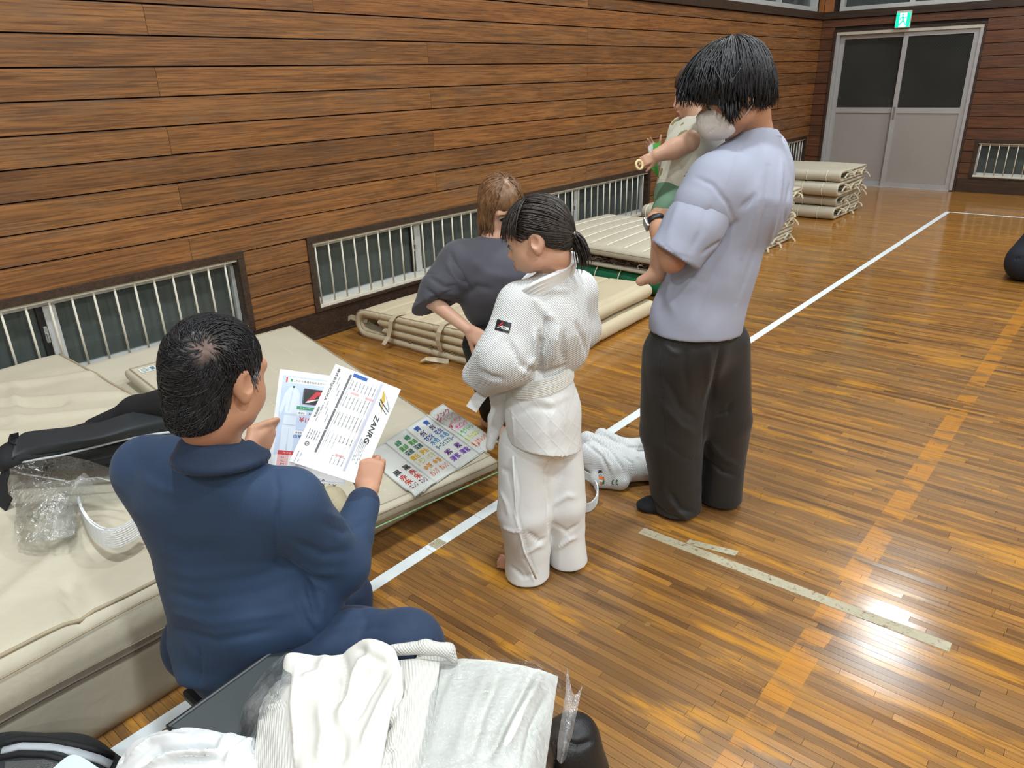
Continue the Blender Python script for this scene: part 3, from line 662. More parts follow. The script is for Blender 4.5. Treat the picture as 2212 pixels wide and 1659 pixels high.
strap(FM, [(1.08, 3.02, .006), (1.02, 2.95, .03), (.98, 2.92, .035), (.955, 2.90, .02)], .035, (.2, 1, .3))

# ---- green mat roll, torn quilt mat on top of it
GM = thing('green_mat', 'dark green vinyl mat roll with white cord rings under the torn cream mat', 'mat', (.9, 5.4, 0))
PG = lambda y, x, z: (x, y, z)
gp = [(6.2, .160), (5.15, .170)] + arc(5.08, .113, .062, PI / 2, 3 * PI / 2, 10)[1:] + [(5.15, .050), (6.2, .050)]
sweep(gp, .088, .20, 1.72, PG, 'mat_body', M_green, GM, seam_a=[.42 + .225 * k for k in range(6)], na=60, wob=.002, res=.02)
for k in range(6):
    x = .42 + .225 * k
    MB().tube([(x + .012 * math.sin(a * 1.0), 5.060 + .110 * math.cos(a), .110 + .1065 * math.sin(a)) for a in np.linspace(PI * .42, PI * 1.55, 16)], .0045, 5).build('cord_ring', M_thread, GM)
QM = thing('torn_mat', 'cream quilted mat with a torn side showing brown filling, lying on the green roll', 'mat', (.9, 5.5, .2))
qg_o, qg, qr = patch('mat_body', (.13, 5.02, .372), (1.62, 4.88, .372), (1.62, 6.3, .40), (.10, 6.3, .36), .075, M_canvas, QM, 60, 60, .03,
    lambda x, y, u, v: -.010 * strip_hits(u, [.09 + .115 * k for k in range(8)], .012) + .016 * np.sin(PI * v) + .004 * np.sin(8 * x))
for k in range(8):
    i = (.09 + .115 * k) * 59; MB().tube(along(qg, i, 3, i, 57, 40, .001), .004, 5).build('stitch_line', M_thread, QM)
MB().tube([tuple(p) for p in qr[:60]], .0035, 5).build('piping', M_piping, QM)
fl_ = MB()
fl_.box((.17, 5.02, .232), (1.60, 6.2, .292)); f_ = fl_.build('filling', M_filler, QM)
bmx = bmesh.new(); bmx.from_mesh(f_.data); bmesh.ops.subdivide_edges(bmx, edges=[e for e in bmx.edges], cuts=14, use_grid_fill=True)
for v in bmx.verts:
    if v.co.y < 5.05: v.co.y += random.uniform(-.03, .02); v.co.z += random.uniform(-.008, .008)
bmx.to_mesh(f_.data); bmx.free()
fr_ = MB()
for k in range(130):
    x = random.uniform(.2, 1.6); z = random.uniform(.235, .29); p = np.array((x, 5.0, z)); pts = [p]
    for _ in range(4): p = p + np.array((random.uniform(-.03, .03), random.uniform(-.02, .008), random.uniform(-.012, .012))); pts.append(p)
    fr_.tube(pts, .0022, 3)
ff = fr_.build('frayed_fibre', plain('frayed_fibre', (.26, .20, .17), .9), QM); ff['kind'] = 'stuff'
for k in range(5):
    x = 1.25 + .07 * k; fz = .285; pts = [np.array((x, 4.955, fz))]
    for _ in range(6): pts.append(pts[-1] + np.array((random.uniform(-.025, .025), random.uniform(-.006, .004), random.uniform(-.02, .006))))
    MB().tube(pts, .003, 4).build('loose_thread', M_thread, QM)
patch('lower_cover', (.15, 5.0, .232), (1.64, 4.93, .226), (1.6, 6.2, .235), (.15, 6.2, .235), .028, M_canvas, QM, 30, 12, .012, lambda x, y, u, v: .006 * np.sin(11 * x))
tw = MB()
for s_ in ('TORN MAT',): pass
# faint marker writing on the top cover
def text_mesh(txt, size=1.0, bold=0.0, extrude=0.0, align='LEFT', shear=0.0, res=3, spacing=1.0):
    cu = bpy.data.curves.new('txt', 'FONT'); cu.body = txt; cu.size = size; cu.offset = bold; cu.extrude = extrude; cu.align_x = align; cu.shear = shear
    cu.resolution_u = res; cu.space_character = spacing
    o = bpy.data.objects.new('txt', cu); me = bpy.data.meshes.new_from_object(o)
    V = np.zeros(len(me.vertices) * 3); me.vertices.foreach_get('co', V); F = [tuple(p.vertices) for p in me.polygons]
    bpy.data.objects.remove(o); bpy.data.curves.remove(cu); bpy.data.meshes.remove(me)
    return V.reshape(-1, 3), F

# ---- stacks of folded mats further down the hall
def stack_mat(label, y0, z0, h, x0, x1, depth=1.0, seed=1, shift=0.0, name='folded_mat', tabs=True):
    t = h / 4.2; r = h / 2 - t / 2; zc = z0 + h / 2
    o = thing(name, label, 'mat', ((x0 + x1) / 2, y0 + depth / 2, z0), 'folded mats stacked along the wall')
    y0 = y0 + shift
    pth = [(y0 + .28, zc + .004)] + [(y0 + depth - .1, zc + t * .52)] + arc(y0 + depth - .06, zc + t * 1.05, t * .52, -PI / 2, PI / 2, 6) + [(y0 + r + .02, zc + r)] + arc(y0 + r, zc, r, PI / 2, 3 * PI / 2, 10) + [(y0 + r + .05, zc - r), (y0 + depth - .1, zc - r)] + arc(y0 + depth - .06, zc - r + t * .52, t * .52, -PI / 2, PI / 2, 6) + [(y0 + .3, zc - t * .55)]
    P = lambda y, x, z: (x, y, z)
    sweep(pth, t * .94, x0, x1, P, 'mat_body', M_canvas, o, seam_a=[x0 + .06 + .225 * k for k in range(int((x1 - x0) / .225) + 1)], seam_s=[.25 * k for k in range(14)], na=44, wob=.006, seed=seed, res=.022)
    pp = np.array(pth); dn = np.c_[np.interp(np.linspace(0, 1, 90), np.linspace(0, 1, len(pp)), pp[:, 0]), np.interp(np.linspace(0, 1, 90), np.linspace(0, 1, len(pp)), pp[:, 1])]
    edge_line('piping', dn, t * .9, x1 - .008, P, o, M_piping, .004)
    for k in range(5):
        x = x0 + .06 + .225 * k
        if x < x1 - .05: MB().tube([P(y0 + r - (r + t * .44) * math.cos(a), x, zc + (r + t * .44) * math.sin(a)) for a in np.linspace(-1.3, 1.5, 10)], .0035, 4).build('stitch_line', M_thread, o)
    if tabs:
        rg = random.Random(seed)
        for k in range(3):
            yy = y0 + depth * (.25 + .3 * k); zz = z0 + rg.uniform(.2, .8) * h; s = rg.choice((-1, 1))
            strap(o, [(x1 - .02, yy, zz), (x1 + .03, yy + .01, zz + .012 * s), (x1 + .06, yy + .02 * s, zz - .02), (x1 + .075, yy + .03 * s, zz - .05)], .03, (0, 1, .2))
            fz = MB(); fz.tube([(x1 + .004, yy - .12, z0 + h * .3), (x1 + .012, yy - .05, z0 + h * .62), (x1 + .006, yy + .04, z0 + h * .4)], .010, 6); fz.build('loose_corner', M_canvas, o)
    return o
zz = 0
for k, (h, sh, lab) in enumerate(((.145, .0, 'bottom mat of the far stack of cream folded mats near the door'), (.125, .05, 'second mat up in the far stack of cream folded mats near the door'), (.155, -.06, 'third mat up in the far stack, its open fold showing'), (.125, -.02, 'top mat of the far stack of cream folded mats near the door'))):
    stack_mat(lab, 9.02, zz + .002, h, .32 + .02 * k, 1.45 + (.02 if k < 2 else .05), 1.02, 20 + k, sh); zz += h + .003
zz = 0
for k, (h, sh, lab) in enumerate(((.135, .0, 'bottom mat of the nearer stack of cream folded mats behind the standing adult'), (.135, .03, 'second mat up in the nearer stack behind the standing adult'), (.145, -.12, 'third mat up in the nearer stack, its rounded fold by the wall window'), (.115, .02, 'top mat of the nearer stack of cream folded mats behind the standing adult'))):
    stack_mat(lab, 6.72, zz + .002, h, .42 - .10 * (k == 2), 1.46 + .03 * (k > 1), 1.1, 40 + k, sh); zz += h + .003
# ================================================================== FIGURES: distance fields meshed into one continuous skin
def unit_(a): a = np.asarray(a, float); return a / (np.linalg.norm(a) + 1e-12)
def frame(fwd, up=(0, 0, 1)):                              # columns: side (person's right), forward, up
    f = unit_(fwd); s = unit_(np.cross(f, up)); u = np.cross(s, f); return np.column_stack([s, f, u])
class Field:
    def __init__(s): s.ops = []; s.R = np.eye(3); s.o = np.zeros(3); s.sc = 1.0
    def at(s, o, R=None, scale=1.0): s.o = np.asarray(o, float); s.R = np.eye(3) if R is None else R; s.sc = scale; return s
    def _w(s, p): return s.o + s.R @ (np.asarray(p, float) * s.sc)
    def cap(s, a, b, ra, rb=None, k=.02, op=1, flat=None):
        rb = ra if rb is None else rb; a, b = s._w(a), s._w(b); ra, rb = ra * s.sc, rb * s.sc; m = max(ra, rb)
        fl = None if flat is None else (unit_(s.R @ np.asarray(flat[0], float)), flat[1])
        s.ops.append(('c', np.minimum(a, b) - m, np.maximum(a, b) + m, k * s.sc, op, (a, b, ra, rb, fl))); return s
    def chain(s, pts, rad, k=.02, op=1, flat=None):
        for i in range(len(pts) - 1): s.cap(pts[i], pts[i+1], rad[i], rad[i+1], k if i == 0 else min(k, .012), op, flat)
        return s
    def ell(s, c, r, k=.02, op=1, rot=None):
        c = s._w(c); Rr = s.R if rot is None else s.R @ rot; r = np.asarray(r, float) * s.sc; m = r.max()
        s.ops.append(('e', c - m, c + m, k * s.sc, op, (c, r, Rr))); return s
    def cut(s, o, n): s.ops.append(('p', None, None, 0, 0, (s._w(o), unit_(s.R @ np.asarray(n, float))))); return s   # keeps the side n points away from
    def __call__(s, P):
        P = np.asarray(P, np.float64); D = np.full(len(P), .25)
        for kind, lo, hi, k, op, g in s.ops:
            if kind == 'p': D = np.maximum(D, (P - g[0]) @ g[1]); continue
            mg = k + .03; msk = np.all((P > lo - mg) & (P < hi + mg), axis=1)
            if not msk.any(): continue
            Q = P[msk]
            if kind == 'c':
                a, b, ra, rb, fl = g; ab = b - a; q = Q - a; t = np.clip(q @ ab / (ab @ ab + 1e-12), 0, 1); w_ = q - t[:, None] * ab
                r = ra + (rb - ra) * t
                if fl is None: d = np.sqrt((w_ ** 2).sum(1)) - r
                else: c = w_ @ fl[0]; d = (np.sqrt((w_ ** 2).sum(1) + c * c * (1 / fl[1] ** 2 - 1)) - r) * min(1, fl[1] ** .5)
            else:
                c, r, Rr = g; q = (Q - c) @ Rr; k0 = np.sqrt(((q / r) ** 2).sum(1)); k1 = np.sqrt(((q / r ** 2) ** 2).sum(1)) + 1e-9; d = k0 * (k0 - 1) / k1
                d = np.where(k0 < 1e-3, -r.min(), d)
            cur = D[msk]; kk = max(k, 1e-5)
            if op > 0: h = np.clip(.5 + .5 * (cur - d) / kk, 0, 1); D[msk] = cur * (1 - h) + d * h - kk * h * (1 - h)
            else: h = np.clip(.5 - .5 * (cur + d) / kk, 0, 1); D[msk] = cur * (1 - h) - d * h + kk * h * (1 - h)
        return D
    def bounds(s, m=.02):
        lo = np.min([o[1] for o in s.ops if o[1] is not None and o[4] > 0], axis=0) - m; hi = np.max([o[2] for o in s.ops if o[2] is not None and o[4] > 0], axis=0) + m; return lo, hi
    def mesh(s, h, lo=None, hi=None):
        l, u = s.bounds(); lo = l if lo is None else np.asarray(lo); hi = u if hi is None else np.asarray(hi)
        B = 6; n = np.ceil((hi - lo) / (h * B)).astype(int) + 1
        g = np.stack(np.meshgrid(*[lo[i] + (np.arange(n[i]) + .5) * h * B for i in range(3)], indexing='ij'), -1).reshape(-1, 3)
        d = s(g); act = np.abs(d) < h * B * 1.25; idx = np.stack(np.unravel_index(np.nonzero(act)[0], n), -1)
        G = np.full(n * B + 1, .25, np.float32); sgn = d.reshape(n) < 0
        G[:-1, :-1, :-1] = np.where(np.repeat(np.repeat(np.repeat(sgn, B, 0), B, 1), B, 2), -.25, .25)
        off = np.stack(np.meshgrid(*[np.arange(B + 1)] * 3, indexing='ij'), -1).reshape(-1, 3)
        for c in range(0, len(idx), 1500):
            ii = (idx[c:c+1500, None, :] * B + off[None]).reshape(-1, 3); G[ii[:, 0], ii[:, 1], ii[:, 2]] = s(lo + ii * h)
        ins = G < 0
        S8 = sum(ins[a:ins.shape[0]-1+a, b:ins.shape[1]-1+b, c:ins.shape[2]-1+c].astype(np.int8) for a in (0,1) for b in (0,1) for c in (0,1))
        cells = np.argwhere((S8 > 0) & (S8 < 8)); vid = np.full(S8.shape, -1, np.int32); vid[tuple(cells.T)] = np.arange(len(cells))
        acc = np.zeros((len(cells), 3)); cnt = np.zeros(len(cells))
        cr = [(0,0,0),(1,0,0),(0,1,0),(1,1,0),(0,0,1),(1,0,1),(0,1,1),(1,1,1)]
        val = [G[tuple((cells + c).T)] for c in cr]
        for a in range(8):
            for b in range(a + 1, 8):
                if sum(abs(x - y) for x, y in zip(cr[a], cr[b])) != 1: continue
                m = (val[a] < 0) != (val[b] < 0); t = val[a] / np.where(m, val[a] - val[b], 1); A = np.array(cr[a]); Bc = np.array(cr[b])
                acc[m] += (A + t[:, None] * (Bc - A))[m]; cnt[m] += 1
        V = lo + (cells + acc / cnt[:, None]) * h; F = []
        for ax in range(3):
            o1, o2 = [(1, 2), (2, 0), (0, 1)][ax]
            A = np.take(ins, range(0, ins.shape[ax] - 1), ax); Bb = np.take(ins, range(1, ins.shape[ax]), ax)
            e = np.argwhere(A != Bb); e = e[(e[:, o1] > 0) & (e[:, o2] > 0) & (e[:, o1] < S8.shape[o1]) & (e[:, o2] < S8.shape[o2])]
            f = A[tuple(e.T)]; e1 = e.copy(); e1[:, o1] -= 1; e2 = e1.copy(); e2[:, o2] -= 1; e3 = e.copy(); e3[:, o2] -= 1
            q = np.stack([vid[tuple(x.T)] for x in (e, e1, e2, e3)], -1); q[~f] = q[~f][:, ::-1]; F.append(q)
        F = np.concatenate(F); F = F[(F >= 0).all(1)]
        return V, F
def vnormals(V, F):
    n = np.cross(V[F[:, 2]] - V[F[:, 0]], V[F[:, 3]] - V[F[:, 1]]); out = np.zeros_like(V)
    for k in range(4): np.add.at(out, F[:, k], n)
    return out / (np.linalg.norm(out, axis=1)[:, None] + 1e-12)
def smooth_(V, F, it=1, lam=.5):
    E = np.concatenate([F[:, [k, (k + 1) % 4]] for k in range(4)]); 
    for _ in range(it):
        s = np.zeros_like(V); c = np.zeros(len(V))
        np.add.at(s, E[:, 0], V[E[:, 1]]); np.add.at(s, E[:, 1], V[E[:, 0]]); np.add.at(c, E[:, 0], 1); np.add.at(c, E[:, 1], 1)
        V = V * (1 - lam) + lam * s / np.maximum(c, 1)[:, None]
    return V
def strokes(V, F, st):
    # creases: each stroke is a line seen in the photo, laid onto the surface where it is met, then pushed in or pulled out
    bv = BVHTree.FromPolygons([Vector(p) for p in V], F.tolist()); o = Vector(CAM_POS); Nn = vnormals(V, F); D = np.zeros(len(V))
    for line, w_, amp in st:
        pts = []
        for (u, v), (u2, v2) in zip(line, line[1:]):
            k = max(2, int(math.hypot(u2 - u, v2 - v) / 6))
            for i in range(k):
                f = i / k; h = bv.ray_cast(o, Vector(unit_(ray(u + (u2 - u) * f, v + (v2 - v) * f))))
                if h[0] is not None: pts.append(np.array(h[0]))
        if len(pts) < 3: continue
        pts = np.array(pts); lo, hi = pts.min(0) - 3 * w_, pts.max(0) + 3 * w_; m = np.nonzero(((V > lo) & (V < hi)).all(1))[0]
        if not len(m): continue
        best = np.full(len(m), 9.); pos = np.zeros(len(m))
        for i, p in enumerate(pts):
            d = ((V[m] - p) ** 2).sum(1); b = d < best; best[b] = d[b]; pos[b] = i / (len(pts) - 1)
        tap = np.sqrt(np.clip(np.minimum(pos, 1 - pos) * 5, .12, 1)); D[m] += amp * tap * np.exp(-best / w_ ** 2)
    return V + Nn * D[:, None]
def wrinkle(V, F, amp, f, seed, stretch=(1, 1, 1), ridge=False):
    q = V * np.asarray(stretch); h = fbm(q, f, seed)
    if ridge:                                              # soft humps between sharp valleys, like slack cloth
        w2 = fbm(q + .03 * np.stack([fbm(q, f * .7, seed + k) for k in (11, 12, 13)], -1), f, seed + 5); h = np.minimum(np.abs(w2) * 2.6, 1) - .6 + .3 * h
    return V + vnormals(V, F) * (amp * h)[:, None]
def skin_obj(name, field, h, mats, parent, st=(), wr=(), sm=1, mi=None, lo=None, hi=None):
    V, F = field.mesh(h, lo, hi); V = smooth_(V, F, sm)
    for a in wr: V = wrinkle(V, F, *a)
    if st: V = strokes(V, F, st); V = smooth_(V, F, 1, .3)
    me = np_mesh(name, V, F, mi(V, F) if mi else None); return link(name, me, mats, parent, True)

def low(p, z=-.06): return np.array((p[0], p[1], z))
# ---- materials for people
def skin_mat(name, col, red=(.55, .22, .16)):
    m, nt, bs = nodes(name); v = coords(nt)
    L(nt, mixc(nt, math_(nt, 'MULTIPLY', ramp(nt, noise(nt, v, 14, 4), [(.4, (0,) * 3), (.75, (1,) * 3)]), .25), col, red), bs.inputs['Base Color'])
    bs.inputs['Roughness'].default_value = .48; bs.inputs['Specular IOR Level'].default_value = .4
    bs.inputs['Subsurface Weight'].default_value = .12; bs.inputs['Subsurface Radius'].default_value = (.012, .004, .002)
    bump(nt, bs, noise(nt, v, 260, 3), .12, .0006); return m
M_skin = skin_mat('skin_tan', (.50, .27, .165)); M_skinc = skin_mat('skin_child', (.62, .37, .25), (.62, .26, .19)); M_skinf = skin_mat('skin_fair', (.60, .36, .25))
M_lip = plain('lips', (.45, .13, .11), .4); M_eyew = plain('eye_white', (.48, .45, .43), .25); M_iris = plain('iris', (.012, .008, .006), .1)
def hair_mat(name, col, hi, rough=.38):
    m, nt, bs = nodes(name); v = coords(nt, (1, 1, .35)); n = noise(nt, v, 90, 4, .6)
    L(nt, ramp(nt, n, [(.35, col), (.7, hi)]), bs.inputs['Base Color']); bs.inputs['Roughness'].default_value = rough
    bs.inputs['Specular IOR Level'].default_value = .5; bump(nt, bs, n, .5, .003); return m
M_hair = hair_mat('hair_black', (.006, .006, .008), (.015, .016, .020), .42); M_hairb = hair_mat('hair_dark_brown', (.016, .011, .009), (.045, .033, .027)); M_hairl = hair_mat('hair_light_brown', (.12, .055, .024), (.30, .16, .075), .35)

# ---- head in its own frame: x = person's right, y = forward, z = up, origin between the ears
def head(f, O, R, s=1.0, child=0.0, neck_to=None, neck_r=.055):
    f.at(O, R, s)
    f.ell((0, -.010, .032), (.076 + .004 * child, .096, .088), .02)
    f.ell((0, .030, -.030 + .008 * child), (.061 + .004 * child, .066, .082 - .010 * child), .03)
    f.ell((0, .058, -.092 + .014 * child), (.030, .027, .022), .035)
    for sx in (-1, 1):
        f.ell((sx * .036, .052, -.040), (.028, .028 + .004 * child, .032), .03)
        f.ell((sx * .048, .010, -.070), (.018, .03, .022), .03)
    f.cap((-.042, .078, .020), (.042, .078, .020), .012, k=.025)
    f.ell((-.031, .098, -.001), (.019, .014, .011), .015, -1); f.ell((.031, .098, -.001), (.019, .014, .011), .015, -1)
    nl = .114 - .008 * child
    f.cap((0, .090, .004), (0, nl, -.033), .007, .0105, k=.014)
    for sx in (-1, 1): f.ell((sx * .011, .100 - .004 * child, -.038), (.008, .010, .007), .008)
    f.ell((0, .092, -.068), (.024, .010, .014), .016)
    f.chain([(-.021, .091, -.066), (-.006, .1005, -.0625), (.006, .1005, -.0625), (.021, .091, -.066)], [.003, .0055, .0055, .003], .006)
    f.chain([(-.017, .091, -.070), (0, .0995, -.0755), (.017, .091, -.070)], [.003, .0068, .003], .006)
    f.chain([(-.023, .097, -.0665), (0, .1065, -.0685), (.023, .097, -.0665)], [.0015, .0022, .0015], .004, -1)
    for sx in (-1, 1):
        f.ell((sx * .079, -.010, -.004), (.010, .022, .034), .010, rot=np.array(Euler((.15, 0, -sx * .35)).to_matrix()))
        f.ell((sx * .088, -.004, .000), (.008, .012, .019), .006, -1); f.ell((sx * .077, -.004, -.034), (.008, .010, .010), .008)
    f.cap((0, -.028, -.040), (0, -.034, -.075), neck_r, neck_r, k=.03)
    f.at((0, 0, 0))
    if neck_to is not None: f.cap(O + R @ np.array((0, -.034, -.07)) * s, neck_to, neck_r * s, neck_r * s, k=.03)
def lips_index(O, R, s):
    def g(V, F):
        q = ((V[F].mean(1) - O) @ R) / s
        m = (np.abs(q[:, 0]) < .021) & (q[:, 1] > .088) & (q[:, 2] < -.0585) & (q[:, 2] > -.0815)
        e = (q[:, 0] / .022) ** 2 + ((q[:, 2] + .070) / .0125) ** 2 < 1
        return (m & e).astype(np.int32)
    return g
def eyes(parent, O, R, s, look=(0, 0), brows=True):
    for sx in (-1, 1):
        mb = MB(); c = np.array((sx * .031, .0815, -.001)); r = .0125; vs_ = []; n, k = 16, 10
        fwd = unit_((look[0], 1, look[1])); B = frame(fwd)
        for i in range(k + 1):
            th = PI * i / k
            for j in range(n):
                a = 2 * PI * j / n; vs_.append(O + R @ ((c + r * (B @ np.array((math.sin(th) * math.cos(a), math.cos(th), math.sin(th) * math.sin(a))))) * s))
        mb.add(vs_, [(i*n+j, i*n+(j+1)%n, (i+1)*n+(j+1)%n, (i+1)*n+j) for i in range(k) for j in range(n)])
        mb.m = [1 if f_ // n < 3 else 0 for f_ in range(k * n)]
        e = mb.build('eye', [M_eyew, M_iris], parent, True)
        if not brows: continue
        lid = MB(); lid.tube([O + R @ (np.array((sx * (.031 + d), .0955 - 5.5 * d * d * 2 - .0008, .0065 - 18 * d * d)) * s) for d in np.linspace(-.016, .016, 9)], [.0006, .0012, .0015, .0016, .0016, .0016, .0016, .0013, .0006], 5)
        lid.build('eyelashes', M_iris, e)
        br = MB(); br.tube([O + R @ (np.array((sx * (.031 + d), .0935 - 7 * d * d * (1 if d * 1 > 0 else .3), .0215 + .002 * math.cos(d * 80))) * s) for d in np.linspace(-.018, .022, 9)], [.001, .002, .0026, .0028, .0028, .0026, .0022, .0016, .0006], 5, flat=.5)
        br.build('eyebrow', M_iris, parent)
# ---- hair: a cap shell plus combed locks
HC = np.array((0, -.010, .032)); HR = np.array((.076, .096, .088))
def surf_radius(field, O, R, s, D):                        # distance from the hair centre to the outer surface along local directions D
    c = O + R @ (HC * s); W = D @ R.T; t = np.full(len(D), .22 * s)
    for _ in range(14): t = t - np.clip(field(c + W * t[:, None]), -.02, .06) * .9
    return np.clip(t / s, .03, .21)
def hair_locks(name, O, R, s, mat, parent, n, pole, ends, pad=.004, rad=.0045, seed=0, hang=None, jit=.15, sides=4, start=.10, skip=None, field=None, curl=0.0, swirl=0.0, flatk=.55, short=None, m=9, fall=.55):
    # pole: crown direction (local). ends(phi) -> polar angle where locks stop; hang(phi) -> extra straight fall in metres
    rg = np.random.default_rng(seed); p = unit_(pole); B = frame(p, (0.02, 1, 0.01)); e1, e2 = B[:, 0], B[:, 2]; mb = MB(); rec = []
    T_ = np.linspace(0, 1, m)
    for i in range(n):
        ph = rg.uniform(0, 2 * PI); the = ends(ph) * rg.uniform(.93, 1.05)
        if short: th0 = start + rg.uniform(0, 1) ** .75 * max(.1, the - start - .05); the = min(the, th0 + short * rg.uniform(.7, 1.2))
        else:
            th0 = start + rg.uniform(0, 1) ** .8 * 1.3
            if th0 > the - .15: th0 = max(.02, the - rg.uniform(.2, .9))
        dj = rg.normal(0, jit); sw = swirl + rg.normal(0, .05); th = th0 + (the - th0) * T_; pp = ph + dj * T_ + sw * T_
        D = np.cos(th)[:, None] * p + np.sin(th)[:, None] * (np.cos(pp)[:, None] * e1 + np.sin(pp)[:, None] * e2)
        if skip and skip(D[0], th0, ph, D[-1]): continue
        rec.append((D, pad * rg.uniform(.4, 1.15), ph))
    if not rec: return None
    AD = np.concatenate([r[0] for r in rec])
    if field is not None: K = surf_radius(field, O, R, s, AD).reshape(len(rec), m)
    else: K = (1 / np.sqrt(((AD / HR) ** 2).sum(1))).reshape(len(rec), m)
    dn = R.T @ np.array((0, 0, -1.0))
    for (D, ex0, ph), kk in zip(rec, K):
        pts = list(HC + D * (kk + ex0 * (1 - .25 * T_) + curl * T_ * T_)[:, None])
        L_ = hang(ph) * rg.uniform(.75, 1.1) if hang else 0
        if L_ > .004:
            t = unit_(pts[-1] - pts[-2]); q = pts[-1]
            for j in range(6): t = unit_(t * (1 - fall) + dn * fall + rg.normal(0, .05, 3)); q = q + t * L_ / 6; pts.append(q)
        k = len(pts); r0 = rad * rg.uniform(.6, 1.25)
        rr = [r0 * (.5 + .5 * min(1, j / 2)) * (1 - .85 * max(0, (j - k * .55) / (k * .45)) ** 1.5) for j in range(k)]
        mb.tube([O + R @ (np.asarray(q) * s) for q in pts], [r * s for r in rr], sides, flat=flatk, up=R @ D[m // 2])
    o = mb.build(name, mat, parent, True); o['kind'] = 'stuff'; return o
# ---- hand: origin wrist, y to the fingers, x to the thumb side, z out of the back of the hand
def hand(f, O, R, s=1.0, curl=(.5, .5, .5, .5), thumb=(.035, .035, -.02), spread=.08, mirror=1, thumb2=None):
    Rm = R.copy(); 
    f.at(O, Rm, s); X = [.028, .009, -.010, -.027]; Ls = [(.040, .024, .020), (.045, .028, .021), (.042, .026, .020), (.032, .020, .018)]; rb = [.0095, .0098, .0093, .0082]
    for i in range(4):
        bx = X[i]; base = np.array((bx, .088 - .004 * abs(i - 1.2), .0)); f.cap((bx * .55, .012, 0), base, .0145, .0115, k=.012, flat=((0, 0, 1), .85))
        a = 0; q = base; d = np.array((math.sin(spread * (1.4 - i)), 1, 0)); d = unit_(d)
        for jn in range(3):
            a += curl[i] * (1.0, 1.15, .7)[jn]; v = d * math.cos(a) + np.array((0, 0, -1.0)) * math.sin(a); q2 = q + v * Ls[i][jn]
            f.cap(q, q2, rb[i] * (1 - .1 * jn), rb[i] * (1 - .1 * (jn + 1)), k=.004); q = q2
    f.ell((.004, .045, -.006), (.036, .046, .014), .012)
    t0 = np.array((.020, .020, -.008)); t1 = t0 + np.array((.026, .026, -.010)); t2 = t1 + np.asarray(thumb); t3 = t2 + (np.asarray(thumb) * .75 if thumb2 is None else np.asarray(thumb2))
    f.cap(t0, t1, .017, .0135, k=.012); f.cap(t1, t2, .012, .0105, k=.006); f.cap(t2, t3, .0105, .008, k=.004)
    f.at((0, 0, 0))
def foot(f, heel, toe, s=1.0, toes=True, side=1):
    h, t = np.asarray(heel, float), np.asarray(toe, float); d = unit_(t - h); sd = np.cross(d, (0, 0, 1)) * side; L_ = np.linalg.norm(t - h)
    z = np.array((0, 0, 1.0)); f.cap(h + z * .030 * s, h + d * L_ * .62 + z * .022 * s, .030 * s, .026 * s, k=.02 * s); f.cap(h + d * .03 * s + z * .075 * s, h + d * L_ * .55 + z * .03 * s, .030 * s, .024 * s, k=.03 * s)
    f.ell(h + d * L_ * .66 + z * .018 * s, np.array((.040, .040, .018)) * s, .02 * s)
    if toes:
        for i, (o, l, r) in enumerate(((-.026, 1.0, .012), (-.009, .97, .0085), (.005, .93, .008), (.018, .88, .0075), (.030, .82, .007))):
            a = h + d * L_ * .68 + sd * o * s + z * .013 * s; f.cap(a, h + d * (L_ * l - r * s) + sd * o * 1.15 * s + z * (r + .001) * s, r * s, r * s, k=.006 * s)
# ================================================================== PEOPLE
def rib_cloth(name, col, s=1500, axis=0, rough=.8, var=.08, bstr=.15, sheen=.08):
    m, nt, bs = nodes(name); v = coords(nt); sep = N(nt, 'ShaderNodeSeparateXYZ'); L(nt, v, sep.inputs[0])
    h = math_(nt, 'SINE', math_(nt, 'MULTIPLY', math_(nt, 'ADD', sep.outputs[axis], math_(nt, 'MULTIPLY', sep.outputs[1], .6)), s))
    L(nt, ramp(nt, noise(nt, v, 6, 4), [(.3, tuple(x * (1 - var) for x in col)), (.7, tuple(x * (1 + var) for x in col))]), bs.inputs['Base Color'])
    bs.inputs['Roughness'].default_value = rough; bs.inputs['Sheen Weight'].default_value = sheen; bs.inputs['Sheen Roughness'].default_value = .4
    nb = bump(nt, bs, h, bstr, .0008); bump(nt, bs, noise(nt, v, 30, 4), .2, .003, nb); return m
M_navy = rib_cloth('navy_jersey', (.017, .043, .098)); M_navyt = rib_cloth('navy_trousers', (.014, .033, .078), 2200)
M_collar = rib_cloth('navy_collar', (.012, .028, .068), 1200, 2)

